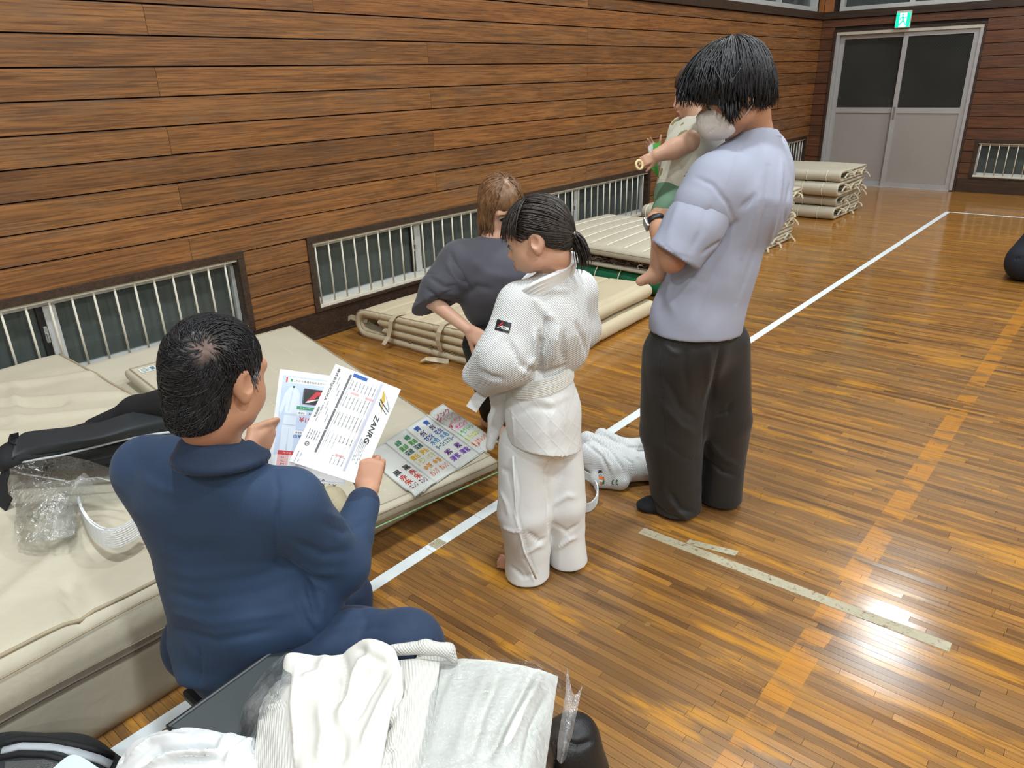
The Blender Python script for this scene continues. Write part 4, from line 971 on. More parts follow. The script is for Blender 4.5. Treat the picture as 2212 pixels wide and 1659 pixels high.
# ---------------------------------------------------------------- seated man, navy polo, seen from behind
def seated_man():
    T = thing('person', 'person sitting with back to us in a navy polo shirt, holding two laminated sheets', 'person', (2.70, .62, 0))
    HO = at(468, 815, 1.569); HRm = frame((-.26, .93, -.20))
    neck = at(466, 962, 1.622); chest = at(437, 1090, 1.760); waist = at(487, 1250, 1.813); pel = at(520, 1395, 1.866)
    sl, sr = at(318, 1012, 1.760), at(628, 1085, 1.643); el, er = at(420, 1120, 1.978), at(735, 1222, 1.792)
    wl, wr_ = at(538, 978, 2.02), at(794, 1062, 1.926); hl, hr = at(440, 1385, 1.950), at(575, 1415, 1.844)
    kl, kr = at(742, 1288, 2.060), at(878, 1398, 1.728)
    al, ar = np.array((kl[0] + .02, kl[1] + .02, .07)), np.array((kr[0] - .06, kr[1] + .15, .07))
    front = unit_(np.array((-.22, .95, 0.0)))
    b = Field(); head(b, HO, HRm, 1.07, 0, neck + (0, 0, .0), .050)
    b.cap(neck + (0, 0, -.05), chest + (0, 0, .0), .04, .10, k=.05, flat=(front, .6)); b.cap(chest, pel, .13, .13, k=.05, flat=(front, .65))
    b.cap(neck + (0, 0, -.06), sl, .04, .045, k=.04); b.cap(neck + (0, 0, -.06), sr, .04, .045, k=.04)
    b.cap(sl, el, .045, .037); b.cap(sr, er, .045, .037); b.chain([el, el * .6 + wl * .4, wl], [.036, .037, .026], .02); b.chain([er, er * .6 + wr_ * .4, wr_], [.037, .038, .027], .02)
    for h_, k_, a_ in ((hl, kl, al), (hr, kr, ar)): b.cap(h_, k_, .075, .05, k=.04); b.cap(k_, a_, .048, .035, k=.02)
    foot(b, al + (.04, -.06, -.07), al + (.04, .17, -.07), 1, False); foot(b, ar + (0, -.06, -.07), ar + (.12, .15, -.07), 1, False)
    # right hand: seen from its back, fingers round the far face, thumb on the near edge
    Rr = np.column_stack([unit_(at(740, 975, 1.926) - at(835, 985, 1.926)), unit_(at(812, 945, 1.988) - at(796, 1062, 1.926)), np.zeros(3)])
    Rr[:, 0] = unit_(Rr[:, 0] - Rr[:, 1] * (Rr[:, 0] @ Rr[:, 1])); Rr[:, 2] = np.cross(Rr[:, 0], Rr[:, 1])
    if Rr[:, 2] @ (CAM_POS - wr_) < 0: Rr[:, 2] *= -1
    hand(b, wr_, Rr, .93, (.95, .85, .85, .9), (.012, .034, .004), .05, thumb2=(.002, .026, -.006))
    Rl = np.column_stack([unit_(at(545, 895, 2.06) - at(560, 960, 2.09)), unit_(at(610, 930, 2.11) - at(538, 978, 2.02)), np.zeros(3)])
    Rl[:, 0] = unit_(Rl[:, 0] - Rl[:, 1] * (Rl[:, 0] @ Rl[:, 1])); Rl[:, 2] = np.cross(Rl[:, 1], Rl[:, 0])
    if Rl[:, 2] @ (CAM_POS - wl) < 0: Rl[:, 2] *= -1
    hand(b, wl, Rl, 1.0, (.12, .15, .18, .2), (-.002, .040, .016), .02, thumb2=(-.004, .032, .004))
    skin_obj('body', b, .0042, [M_skin, M_lip], T)
    eyes(T, HO, HRm, 1.07, brows=False)
    # shirt
    f = Field(); fl = (front, .62)
    f.cap(chest, waist, .178, .182, k=.05, flat=fl); f.cap(waist, pel, .182, .178, k=.04, flat=(front, .70)); f.cap(pel, at(490, 1450, 1.866), .155, .12, k=.06, flat=(front, .8))
    f.cap(sl + (0, 0, -.01), sr + (0, 0, -.01), .070, .070, k=.06, flat=(front, .9)); f.cap(neck + (0, 0, -.045), chest, .080, .15, k=.06, flat=(front, .8))
    f.ell(at(385, 1085, 1.717), (.10, .06, .12), .06, rot=frame(front)); f.ell(at(520, 1120, 1.664), (.10, .06, .12), .06, rot=frame(front))
    f.cap(sl, el, .070, .062, k=.045); f.cap(sr, er, .074, .066, k=.045); f.cap(er, er * .62 + wr_ * .38, .064, .054, k=.03)
    f.cap(er * .62 + wr_ * .38, er * .20 + wr_ * .80, .052, .043, k=.012); f.cap(el, el * .25 + wl * .75, .060, .045, k=.03)
    f.cap(at(560, 1330, 1.760), at(655, 1325, 1.770), .10, .085, k=.06); f.cap(at(600, 1250, 1.760), at(690, 1290, 1.823), .08, .05, k=.05)
    f.cap(at(418, 1390, 1.844), at(424, 1455, 1.813), .050, .03, k=.05)
    f.cut(at(455, 1476, 1.802), unit_(at(455, 1530, 1.802) - at(455, 1476, 1.802)))
    f.ell(at(463, 925, 1.603), (.064, .064, .05), .010, -1)
    st = [([(300, 1030), (360, 1060), (420, 1065)], .014, .003), ([(290, 1150), (400, 1190), (520, 1180)], .022, -.003),
          ([(310, 1215), (420, 1245), (540, 1230), (640, 1210)], .014, .003), ([(330, 1270), (440, 1300), (560, 1280), (660, 1245)], .013, -.004), ([(345, 1320), (460, 1345), (600, 1325), (690, 1300)], .012, .004), ([(350, 1350), (470, 1385), (600, 1360)], .010, -.005),
          ([(600, 1090), (590, 1150), (600, 1220)], .006, -.005), ([(640, 1170), (700, 1200), (760, 1190)], .012, -.007), ([(620, 1200), (680, 1235), (740, 1240)], .012, .006), ([(690, 1130), (740, 1150), (790, 1135)], .008, -.005), ([(700, 1105), (750, 1128), (795, 1115)], .007, .004),
          ([(430, 1400), (433, 1480)], .005, -.007), ([(640, 1290), (660, 1340), (690, 1380)], .008, -.008), ([(655, 1235), (700, 1270), (715, 1300)], .009, .007), ([(590, 1000), (600, 1060), (592, 1140)], .005, -.004), ([(662, 1250), (672, 1290), (686, 1345)], .006, -.010), ([(675, 1250), (690, 1290), (702, 1335)], .008, .008)]
    skin_obj('polo_shirt', f, .0058, M_navy, T, st, [(.0032, 8, 2, (1, 1, 2.2), True), (.0008, 50, 3)], 2)
    c = Field(); Ck = at(466, 948, 1.603); cn = unit_(np.array((.02, -.12, 1.0))); cx = unit_(np.array((.95, .30, 0))); cy = np.cross(cn, cx)
    for z_, rr_, k_ in ((.000, .063, .008), (-.012, .070, .009), (-.024, .080, .009), (-.034, .091, .009)):
        c.chain([Ck + cx * math.cos(a) * rr_ + cy * math.sin(a) * rr_ * 1.03 + cn * (z_ - .030 * math.sin(a)) - cn * .012 for a in np.linspace(-PI * 1.24, PI * .24, 25)], [k_] * 25, .014)
    skin_obj('collar', c, .0036, M_collar, T, (), [(.001, 30, 5)], 1)
    cu = Field(); cu.cap(er * .26 + wr_ * .74, er * .17 + wr_ * .83, .045, .043, k=.005); skin_obj('cuff', cu, .004, M_collar, T)
    # trousers
    t = Field()
    t.cap(hl, kl, .098, .075, k=.05); t.cap(hr, kr, .100, .084, k=.05); t.cap(kl, al + (0, 0, -.12), .074, .064, k=.03); t.cap(kr, ar + (0, 0, -.12), .082, .070, k=.03)
    t.cap(pel + (0, 0, -.02), hl, .11, .09, k=.05); t.cap(pel + (0, 0, -.02), hr, .13, .10, k=.05); t.cap(hr, at(760, 1400, 1.802), .11, .092, k=.06)
    t.cut(np.array((0, 0, .022)), (0, 0, -1))
    st = [([(700, 1340), (760, 1320), (830, 1318)], .010, .006), ([(690, 1375), (770, 1360), (850, 1350)], .012, -.006), ([(770, 1300), (790, 1340), (770, 1390)], .010, -.005), ([(720, 1265), (745, 1290)], .008, .005), ([(880, 1330), (905, 1370)], .012, .004)]
    skin_obj('trousers', t, .0062, M_navyt, T, st, [(.0035, 9, 7, (1, 1, 1), True), (.0008, 50, 8)], 2)
    for nm, a_, dx in (('sock', al, .04), ('sock', ar, .06)):
        s = Field(); foot(s, a_ + (dx * .5, -.065, -.068), a_ + (dx * 1.2, .18, -.068), 1.12, False); s.cut((0, 0, .002), (0, 0, -1)); skin_obj(nm, s, .007, plain('dark_sock', (.02, .02, .03), .9), T)
    # hair: short, thinning round the whorl
    hf = Field().at(HO, HRm, 1.07)
    hf.ell((0, -.012, .038), (.082, .102, .090), .01); hf.ell((0, -.050, -.025), (.068, .060, .080), .03); hf.ell((0, -.060, -.075), (.050, .040, .050), .03)
    hf.ell((0, .118, -.015), (.080, .055, .062), .012, -1); hf.ell((0, -.015, -.135), (.10, .09, .055), .02, -1)
    for sx in (-1, 1): hf.ell((sx * .085, -.012, -.03), (.024, .026, .045), .008, -1)
    hf.at((0, 0, 0))
    hm = skin_obj('hair', hf, .0032, M_hair, T, (), [(.0020, 110, 4), (.0014, 230, 5)], 1)
    def local_hit(o, u, v, O, R, s_):
        V_ = np.zeros(len(o.data.vertices) * 3); o.data.vertices.foreach_get('co', V_); off = np.array(o.matrix_parent_inverse.translation) + np.array(o.parent.location)
        bv = BVHTree.FromPolygons([Vector(p) for p in (V_.reshape(-1, 3) + off)], [tuple(p.vertices) for p in o.data.polygons]); h = bv.ray_cast(Vector(CAM_POS), Vector(unit_(ray(u, v))))
        return (R.T @ (np.array(h[0]) - O)) / s_
    wh = local_hit(hm, 445, 752, HO, HRm, 1.07); pole = unit_(wh - HC)
    for i, (n, p, r, sd, sh) in enumerate(((2700, .0015, .0016, 3, .34), (2300, .003, .0013, 9, .40))):
        hair_locks('hair_locks', HO, HRm, 1.07, M_hair, T, n, pole, lambda ph: 2.75, p, r, sd, None, .3, 3, .05, field=hf, swirl=.35, short=sh,
                   skip=lambda d, th, ph, d2: (lambda q: (q[1] > .058 and q[2] < .040) or (abs(q[0]) > .060 and q[2] < .015 and q[1] > -.045) or (th < .38 and math.sin(ph * 9 + th * 40) > -.45))(HC + d * .092) or (HC + d2 * .09)[2] < -.082 or ((HC + d2 * .09)[1] > .07 and (HC + d2 * .09)[2] < .05))
    mh, nt, bs = nodes('hair_thinning'); ge = N(nt, 'ShaderNodeNewGeometry'); vd = N(nt, 'ShaderNodeVectorMath', operation='DISTANCE'); L(nt, ge.outputs['Position'], vd.inputs[0]); vd.inputs[1].default_value = tuple(HO + HRm @ (wh * 1.07))
    dd = math_(nt, 'ADD', vd.outputs['Value'], math_(nt, 'MULTIPLY', math_(nt, 'SUBTRACT', noise(nt, ge.outputs['Position'], 90, 3), .5), .03))
    L(nt, ramp(nt, dd, [(.008, (.13, .075, .055)), (.042, (.012, .011, .012))]), bs.inputs['Base Color']); bs.inputs['Roughness'].default_value = .45; bump(nt, bs, noise(nt, ge.outputs['Position'], 120, 3), .4, .003)
    hm.data.materials.clear(); hm.data.materials.append(mh)
    grey = hair_mat('hair_grey', (.10, .10, .10), (.22, .22, .22))
    gl = MB(); rg = np.random.default_rng(4)
    for k in range(60):
        p = np.array((.0785 + rg.uniform(-.001, .003), .022 + rg.normal(0, .008), .012 + rg.normal(0, .012))); gl.tube([HO + HRm @ (p + np.array((.001 * j, .001 * j, -.006 * j))) * 1.02 for j in range(3)], .0008, 3)
    g_ = gl.build('grey_sideburn', grey, T, True); g_['kind'] = 'stuff'
    return T, dict(hl=hl, hr=hr, kl=kl, kr=kr, wl=wl, wr=wr_, pel=pel)
MAN, MJ = seated_man()
# ---------------------------------------------------------------- girl in the white judo suit
def gi_cloth(name, s1, s2, bstr, col=(.80, .82, .82), diag=False):
    m, nt, bs = nodes(name); v = coords(nt); sep = N(nt, 'ShaderNodeSeparateXYZ'); L(nt, v, sep.inputs[0])
    hx = math_(nt, 'ADD', math_(nt, 'MULTIPLY', sep.outputs[0], .64), math_(nt, 'MULTIPLY', sep.outputs[1], .77))
    a = math_(nt, 'SINE', math_(nt, 'MULTIPLY', hx, s1)); b = math_(nt, 'SINE', math_(nt, 'MULTIPLY', sep.outputs[2], s2)); h = math_(nt, 'MULTIPLY', a, b)
    if diag:
        p = math_(nt, 'ADD', hx, math_(nt, 'MULTIPLY', sep.outputs[2], .8)); q = math_(nt, 'SUBTRACT', hx, math_(nt, 'MULTIPLY', sep.outputs[2], .8))
        dl = math_(nt, 'MAXIMUM', math_(nt, 'POWER', math_(nt, 'ABSOLUTE', math_(nt, 'COSINE', math_(nt, 'MULTIPLY', p, 60))), 30), math_(nt, 'POWER', math_(nt, 'ABSOLUTE', math_(nt, 'COSINE', math_(nt, 'MULTIPLY', q, 60))), 30))
        h = math_(nt, 'ADD', math_(nt, 'MULTIPLY', h, .4), math_(nt, 'MULTIPLY', dl, 1.2))
    c = ramp(nt, noise(nt, v, 6, 3), [(.3, tuple(x * .95 for x in col)), (.7, col)])
    if not diag: c = mixc(nt, 1.0, c, ramp(nt, h, [(0, (.84, .85, .86)), (.5, (1, 1, 1))]), 'MULTIPLY')
    L(nt, c, bs.inputs['Base Color']); bs.inputs['Roughness'].default_value = .85
    nb = bump(nt, bs, h, bstr, .0015); bump(nt, bs, noise(nt, v, 24, 4), .22, .004, nb); return m
M_gi = gi_cloth('gi_rice_weave', 800, 900, .7); M_gis = gi_cloth('gi_skirt_weave', 1300, 1300, .35, diag=True); M_gip = plain('gi_trouser_cotton', (.80, .82, .82), .8, .03, 9, bscale=40, bstr=.15, bdist=.003)
M_gib = gi_cloth('gi_band', 200, 1900, .35)
def girl():
    T = thing('person', 'girl with a short ponytail standing barefoot in a white judo suit', 'person', (2.82, 1.68, 0))
    F_ = unit_((-.97, -.24, 0)); HO = at(1163, 512, 2.175); HRm = frame((-.84, -.44, -.30)); s = .93
    neck = at(1198, 598, 2.24); chest = at(1190, 700, 2.30); belt = at(1165, 820, 2.37); hip = at(1172, 905, 2.43)
    sl, sr = at(1125, 665, 2.24), at(1244, 628, 2.40); el, er = at(1088, 775, 2.24), at(1256, 712, 2.46); wl, wr_ = at(1062, 812, 2.34), at(1215, 760, 2.55)
    kl, kr = at(1132, 1105, 2.52), at(1215, 1085, 2.58); al, ar = at(1140, 1215, 2.605), at(1222, 1160, 2.66); al[2] = .06; ar[2] = .06
    b = Field(); head(b, HO, HRm, s, 1.0, neck, .044)
    b.chain([neck + (0, 0, -.07), chest, belt, hip], [.035, .085, .08, .08], .04, flat=(F_, .7)); b.cap(neck + (0, 0, -.06), sl, .03, .033); b.cap(neck + (0, 0, -.06), sr, .03, .033)
    b.chain([sl, el, wl], [.034, .030, .021]); b.chain([sr, er, wr_], [.034, .030, .021])
    for h_, k_, a_ in ((at(1135, 930, 2.42), kl, al), (at(1200, 920, 2.48), kr, ar)): b.chain([h_, k_, a_], [.065, .045, .030])
    hl_ = np.array((2.825, 1.66, 0)); tl = on(1070, 1212, 2, 0); foot(b, hl_, tl, .80, True, -1); hr_ = np.array((2.87, 1.86, 0)); foot(b, hr_, hr_ + (-.13, -.01, 0), .70, True, 1)
    Rl = np.column_stack([np.array((0, 0, 1.)), unit_(np.array((-.2, 1.0, 0))), np.zeros(3)]); Rl[:, 2] = np.cross(Rl[:, 0], Rl[:, 1]); hand(b, wl, Rl, .68, (.4, .4, .4, .4)); Rl[:, 1] *= -1; hand(b, wr_, Rl, .68, (.4, .4, .4, .4))
    skin_obj('body', b, .0034, [M_skinc, M_lip], T, mi=lips_index(HO, HRm, s)); eyes(T, HO, HRm, s, (0, -.25))
    # jacket
    f = Field(); fl = (F_, .74)
    f.cap(neck + (0, 0, -.035), chest, .080, .135, k=.05, flat=fl); f.cap(chest, belt + (0, 0, .03), .135, .112, k=.05, flat=fl)
    f.cap(sl, sr, .064, .062, k=.05); f.cap(sl, el, .075, .086, k=.04); f.cap(el, at(1042, 812, 2.32), .088, .064, k=.035); f.cap(at(1075, 800, 2.24), at(1040, 838, 2.30), .055, .030, k=.03)
    f.cap(sr, er, .062, .062, k=.035); f.cap(er, wr_, .060, .055, k=.03); f.ell(at(1232, 745, 2.36), (.06, .06, .09), .05)
    f.cut(at(1020, 838, 2.3), unit_(at(1000, 870, 2.3) - at(1030, 826, 2.3)))
    st = [([(1180, 680), (1178, 730), (1170, 765)], .008, -0.0160), ([(1150, 640), (1180, 680), (1205, 690)], .012, 0.0080), ([(1100, 740), (1128, 790), (1155, 800)], .010, -0.0128), ([(1155, 715), (1152, 770), (1130, 812)], .009, 0.0160), ([(1165, 720), (1168, 790), (1160, 830)], .010, -0.0192),
          ([(1205, 700), (1198, 750), (1190, 790)], .011, 0.0128), ([(1220, 720), (1216, 760), (1222, 795)], .010, -0.0128), ([(1245, 700), (1262, 740), (1268, 770)], .010, -0.0096), ([(1085, 820), (1060, 815), (1030, 800)], .010, -0.0112), ([(1110, 700), (1060, 745), (1022, 775)], .016, 0.0064), ([(1130, 600), (1180, 625), (1230, 628)], .010, 0.0064), ([(1235, 620), (1252, 660), (1256, 700)], .004, -0.0064), ([(1140, 795), (1165, 812), (1225, 790)], .010, -0.0128)]
    skin_obj('jacket', f, .0045, M_gi, T, st, [(.0045, 11, 12, (1, 1, .6), True), (.0015, 45, 13)], 2)
    # skirt of the jacket: back panel and front panel
    k = Field(); k.cap(belt, at(1172, 890, 2.42), .118, .134, k=.03, flat=(F_, .86)); k.cap(at(1172, 890, 2.42), at(1178, 1000, 2.47), .136, .138, k=.03, flat=(F_, .88))
    k.cut(at(1178, 972, 2.38), unit_((-.10, -.22, -1))); k.cut(at(1098, 930, 2.40), unit_(np.array((-.86, -.50, 0)) + np.array((0, 0, -.12))))
    st = [([(1105, 885), (1110, 930), (1112, 980)], .005, .004), ([(1110, 900), (1150, 880), (1200, 885)], .010, -.005), ([(1130, 850), (1190, 870), (1240, 850)], .012, .004), ([(1180, 870), (1185, 930), (1190, 975)], .012, -.004), ([(1215, 870), (1222, 930)], .012, .004)]
    skin_obj('jacket_skirt', k, .0045, M_gis, T, st, [(.003, 16, 14)], 1)
    p = Field(); p.chain([at(1092, 862, 2.42), at(1072, 905, 2.44), at(1058, 965, 2.47)], [.030, .026, .016], .02, flat=(unit_((.45, -.9, 0)), .45)); p.cap(at(1090, 850, 2.42), at(1120, 850, 2.40), .045, .05, k=.04)
    skin_obj('front_panel', p, .0045, M_gis, T, [([(1075, 880), (1062, 930), (1054, 965)], .005, .004)], [(.002, 20, 3)])
    # lapel collar: thick stitched band round the neck
    ring = [at(u, v, d) for u, v, d in ((1106, 700, 2.31), (1124, 664, 2.24), (1143, 635, 2.165), (1175, 617, 2.15), (1212, 600, 2.18), (1238, 580, 2.23), (1243, 566, 2.29), (1228, 558, 2.35), (1196, 566, 2.38), (1162, 592, 2.37), (1125, 630, 2.34), (1090, 690, 2.30))]
    tt = np.linspace(0, 11, 56); ring = [np.array([np.interp(x, range(12), [q[i] for q in ring]) for i in range(3)]) for x in tt]
    for _ in range(4): ring = [ring[0]] + [(ring[i-1] + 2 * ring[i] + ring[i+1]) / 4 for i in range(1, 55)] + [ring[-1]]
    rc = np.mean(ring[14:46], axis=0); upv = [unit_(np.array((0, 0, 1.0)) + .35 * unit_((q - rc) * (1, 1, 0))) for q in ring]
    lb_ = MB(); lb_.ribbon(ring, .052, upv, .015); lo = lb_.build('lapel_collar', M_gip, T, False, .004)
    rd = MB()
    for k_ in (-.0195, -.0065, .0065, .0195): rd.tube([q + u_ * k_ + unit_((q - rc) * (1, 1, 0)) * .0052 for q, u_ in zip(ring, upv)], [.0062] * 56, 8, flat=.62, up=(0, 0, 1))
    rd.build('collar_ridges', M_gip, lo, True)
    # belt, two turns, knotted in front
    def ringpts(c_, rx, ry, zoff, a0=0, a1=2 * PI, n=40, tilt=.0):
        S_ = np.cross(F_, (0, 0, 1)); return [c_ + S_ * rx * math.cos(a) + F_ * ry * math.sin(a) + np.array((0, 0, zoff + tilt * math.sin(a))) for a in np.linspace(a0, a1, n)]
    bl = MB(); pts = ringpts(at(1168, 812, 2.37), .122, .096, .006, tilt=-.016); pts2 = ringpts(at(1168, 812, 2.37), .126, .100, -.016, tilt=-.020)
    for pp in (pts, pts2): bl.ribbon(pp, .036, (0, 0, 1), .006)
    bo = bl.build('belt', M_gib, T, bevel=0)
    rows = MB()
    for pp, rr in ((pts, .0033), (pts2, .0033)):
        ce = np.mean(pp, axis=0)
        for zz in (-.012, -.006, 0, .006, .012): rows.tube([q + (q - ce) / np.linalg.norm(q - ce) * rr + (0, 0, zz) for q in pp], .0012, 4)
    r_ = rows.build('belt_stitching', M_thread, bo); r_['kind'] = 'stuff'
    MB().ribbon([at(1075, 815, 2.33), at(1050, 840, 2.31), at(1030, 865, 2.31), at(1018, 884, 2.31)], .038, unit_(at(1040, 884, 2.31) - at(1012, 868, 2.31)), .005).build('belt_end', M_gib, T)
    # trousers
    t = Field(); t.cap(hip, at(1170, 940, 2.44), .100, .104, k=.03, flat=(F_, .85))
    t.chain([at(1135, 960, 2.44), kl, at(1140, 1180, 2.585), low(at(1140, 1242, 2.605))], [.088, .094, .080, .078], .04); t.chain([at(1205, 950, 2.50), kr, at(1222, 1140, 2.63), low(at(1228, 1180, 2.665))], [.082, .080, .066, .080], .03)
    t.cut((0, 0, .006), (0, 0, -1))
    st = [([(1105, 990), (1118, 1060), (1112, 1110), (1125, 1160), (1150, 1250)], .004, .006), ([(1112, 990), (1122, 1060), (1118, 1110), (1132, 1160), (1158, 1240)], .004, -.004), ([(1195, 980), (1180, 1020), (1186, 1080), (1186, 1150)], .010, -.012), ([(1075, 1010), (1100, 1020), (1108, 1050)], .010, -.006), ([(1080, 1060), (1095, 1090), (1100, 1120)], .009, .006),
          ([(1085, 1140), (1110, 1148), (1130, 1145)], .009, .007), ([(1140, 1150), (1165, 1170), (1185, 1160)], .010, -.008), ([(1130, 1200), (1160, 1180), (1180, 1178)], .010, .006), ([(1105, 1225), (1130, 1245), (1165, 1240)], .009, -.006), ([(1195, 1090), (1225, 1070), (1250, 1075)], .011, .006), ([(1195, 1130), (1225, 1150), (1252, 1130)], .010, -.008), ([(1205, 1185), (1230, 1165), (1250, 1160)], .009, .009), ([(1200, 1040), (1215, 1010), (1220, 985)], .011, -.006)]
    skin_obj('trousers', t, .0048, M_gip, T, st, [(.0060, 10, 21, (1, 1, .7), True), (.0018, 42, 22)], 2)
    MB().tube([at(1108, 985, 2.36), at(1112, 1060, 2.40), at(1116, 1120, 2.43), at(1132, 1190, 2.47), at(1158, 1250, 2.52)], .004, 6).build('drawstring', M_gip, T, True)
    # sleeve badge: dark patch with a red and white wing mark and lettering
    V1 = []; uvs = [(1074, 689), (1105, 698), (1100, 720), (1068, 712)]
    jk = [o for o in T.children if o.name.startswith('jacket') and 'skirt' not in o.name][0]; vv = np.zeros(len(jk.data.vertices) * 3); jk.data.vertices.foreach_get('co', vv); vv = vv.reshape(-1, 3)
    bvj = BVHTree.FromPolygons([Vector(p) for p in vv], [tuple(q.vertices) for q in jk.data.polygons])
    def onj(u, v, off):
        d = Vector(unit_(ray(u, v))); h = bvj.ray_cast(Vector(CAM_POS), d); return np.array(h[0]) - np.array(d) * off if h[0] is not None else at(u, v, 2.15)
    def bil(a, b_): p = (np.array(uvs[0])*(1-a)*(1-b_) + np.array(uvs[1])*a*(1-b_) + np.array(uvs[2])*a*b_ + np.array(uvs[3])*(1-a)*b_); return p
    n = 9; g = [[onj(*bil(i/n, j/n), .0025) for j in range(n+1)] for i in range(n+1)]
    mb = MB(); mb.add([p for r in g for p in r], [(i*(n+1)+j, i*(n+1)+j+1, (i+1)*(n+1)+j+1, (i+1)*(n+1)+j) for i in range(n) for j in range(n)]); bd = mb.build('sleeve_badge', M_black, T); bd['label'] = 'small black badge on the sleeve'
    def mark(nm, polys, mat): 
        mb = MB()
        for poly in polys: mb.add([onj(*bil(a, b_), .004) for a, b_ in poly], [tuple(range(len(poly)))])
        mb.build(nm, mat, bd)
    M_red = plain('badge_red', (.55, .02, .03), .6); M_bw = plain('badge_white', (.8, .8, .8), .6)
    mark('wing_mark', [[(.14, .66), (.34, .22), (.46, .08), (.42, .40)]], M_red); mark('wing_stroke', [[(.10, .82), (.24, .62), (.50, .42), (.36, .62)]], M_bw)
    tv, tf = text_mesh('ATOM', .30, .012); tv = tv[:, :2]; tv = (tv - tv.min(0)) / np.ptp(tv, axis=0)
    mbt = MB(); mbt.add([onj(*bil(.38 + .52 * a, .78 - .30 * b_), .004) for a, b_ in tv], tf); mbt.build('lettering', M_bw, bd)
    # hair: combed back into a low ponytail, loose fringe
    hf = Field().at(HO, HRm, s); hf.ell((0, -.012, .040), (.084, .103, .090), .01); hf.ell((0, -.060, -.010), (.066, .055, .060), .03)
    hf.ell((0, .112, -.022), (.085, .058, .062), .014, -1); hf.ell((0, .010, -.09), (.12, .09, .075), .015, -1)
    for sx in (-1, 1): hf.ell((sx * .085, -.002, -.022), (.030, .034, .042), .010, -1)
    hf.at((0, 0, 0)); skin_obj('hair', hf, .0034, M_hairb, T, (), [(.0018, 110, 4)], 1)
    tie = HC + np.array((.0, -.100, -.052)); pole = unit_(tie - HC)
    fr = frame(pole, (0.02, 1, 0.01))
    lk = MB(); rg = np.random.default_rng(8); rec = []
    for i in range(900):                                     # strands running back to the tie
        th = rg.uniform(.7, 2.5); ph = rg.uniform(0, 2 * PI); a = th * (1 - np.linspace(0, 1, 9)) + .10 * np.linspace(0, 1, 9)
        D = np.cos(a)[:, None] * pole + np.sin(a)[:, None] * (math.cos(ph) * fr[:, 0] + math.sin(ph) * fr[:, 2]); q0 = HC + D[0] * .09
        if (q0[2] < .000 and q0[1] > -.03) or (q0[1] > .060 and q0[2] < .070) or q0[2] < -.06: continue
        rec.append(D)
    K = surf_radius(hf, HO, HRm, s, np.concatenate(rec)).reshape(-1, 9)
    for D, k_ in zip(rec, K):
        r = rg.uniform(.0012, .0026); ex = rg.uniform(.0, .004); lk.tube([HO + HRm @ ((HC + d * (k__ + ex)) * s) for d, k__ in zip(D, k_)], [r * .5] + [r] * 7 + [r * .6], 4, flat=.6, up=HRm @ D[0])
    o = lk.build('combed_hair', M_hairb, T, True); o['kind'] = 'stuff'
    tw_ = HO + HRm @ (tie * s); pt = MB()
    for i in range(130):
        q = tw_ + HRm @ np.append(rg.normal(0, .008, 2), rg.normal(0, .006)); d = unit_(np.array((.45, .34, -.42)) + rg.normal(0, .16, 3)); pts = [q - HRm @ np.array((0, -.012, .004))]; ln = rg.uniform(.07, .115)
        for j in range(7): d = unit_(d * .86 + np.array((0, 0, -.26)) + rg.normal(0, .03, 3)); q = q + d * ln / 7; pts.append(q)
        pt.tube(pts, [.0032 * (1 - (j / 8) ** 2 * .85) for j in range(8)], 4, flat=.6)
    o = pt.build('ponytail', M_hairb, T, True); o['kind'] = 'stuff'
    ti = MB(); ti.tube([tw_ + HRm @ np.array((.014 * math.cos(a), -.004, .014 * math.sin(a))) for a in np.linspace(0, 2 * PI, 14)], .005, 6, cap=False); ti.build('hair_tie', plain('tie_yellow', (.62, .58, .28), .7), T, True)
    hair_locks('fringe', HO, HRm, s, M_hairb, T, 420, (.0, -.05, 1), lambda ph: 1.25, .004, .0022, 15, lambda ph: .050, .16, 4, .15, field=hf, skip=lambda d, th, ph, d2: not (d2[1] > .45), curl=.010, fall=.4)
    ls = MB(); bo_ = T.children[0]; vv = np.zeros(len(bo_.data.vertices) * 3); bo_.data.vertices.foreach_get('co', vv); bvf = BVHTree.FromPolygons([Vector(p) for p in vv.reshape(-1, 3)], [tuple(q.vertices) for q in bo_.data.polygons])
    for pl in ([(1118, 470), (1110, 510), (1118, 550), (1124, 575)], [(1142, 480), (1150, 520), (1150, 560), (1143, 590)], [(1104, 468), (1100, 495), (1108, 520)], [(1150, 480), (1156, 510), (1154, 545)], [(1126, 470), (1132, 500), (1128, 525)]):
        q = []
        for u, v in pl:
            d = Vector(unit_(ray(u, v))); h = bvf.ray_cast(Vector(CAM_POS), d)
            if h[0] is not None: q.append(np.array(h[0]) - np.array(d) * .003)
        if len(q) > 2: ls.tube(q, [.0009] + [.0008] * (len(q) - 2) + [.0003], 4)
    o = ls.build('loose_strands', M_hairb, T); o['kind'] = 'stuff'
    return T
GIRL = girl()
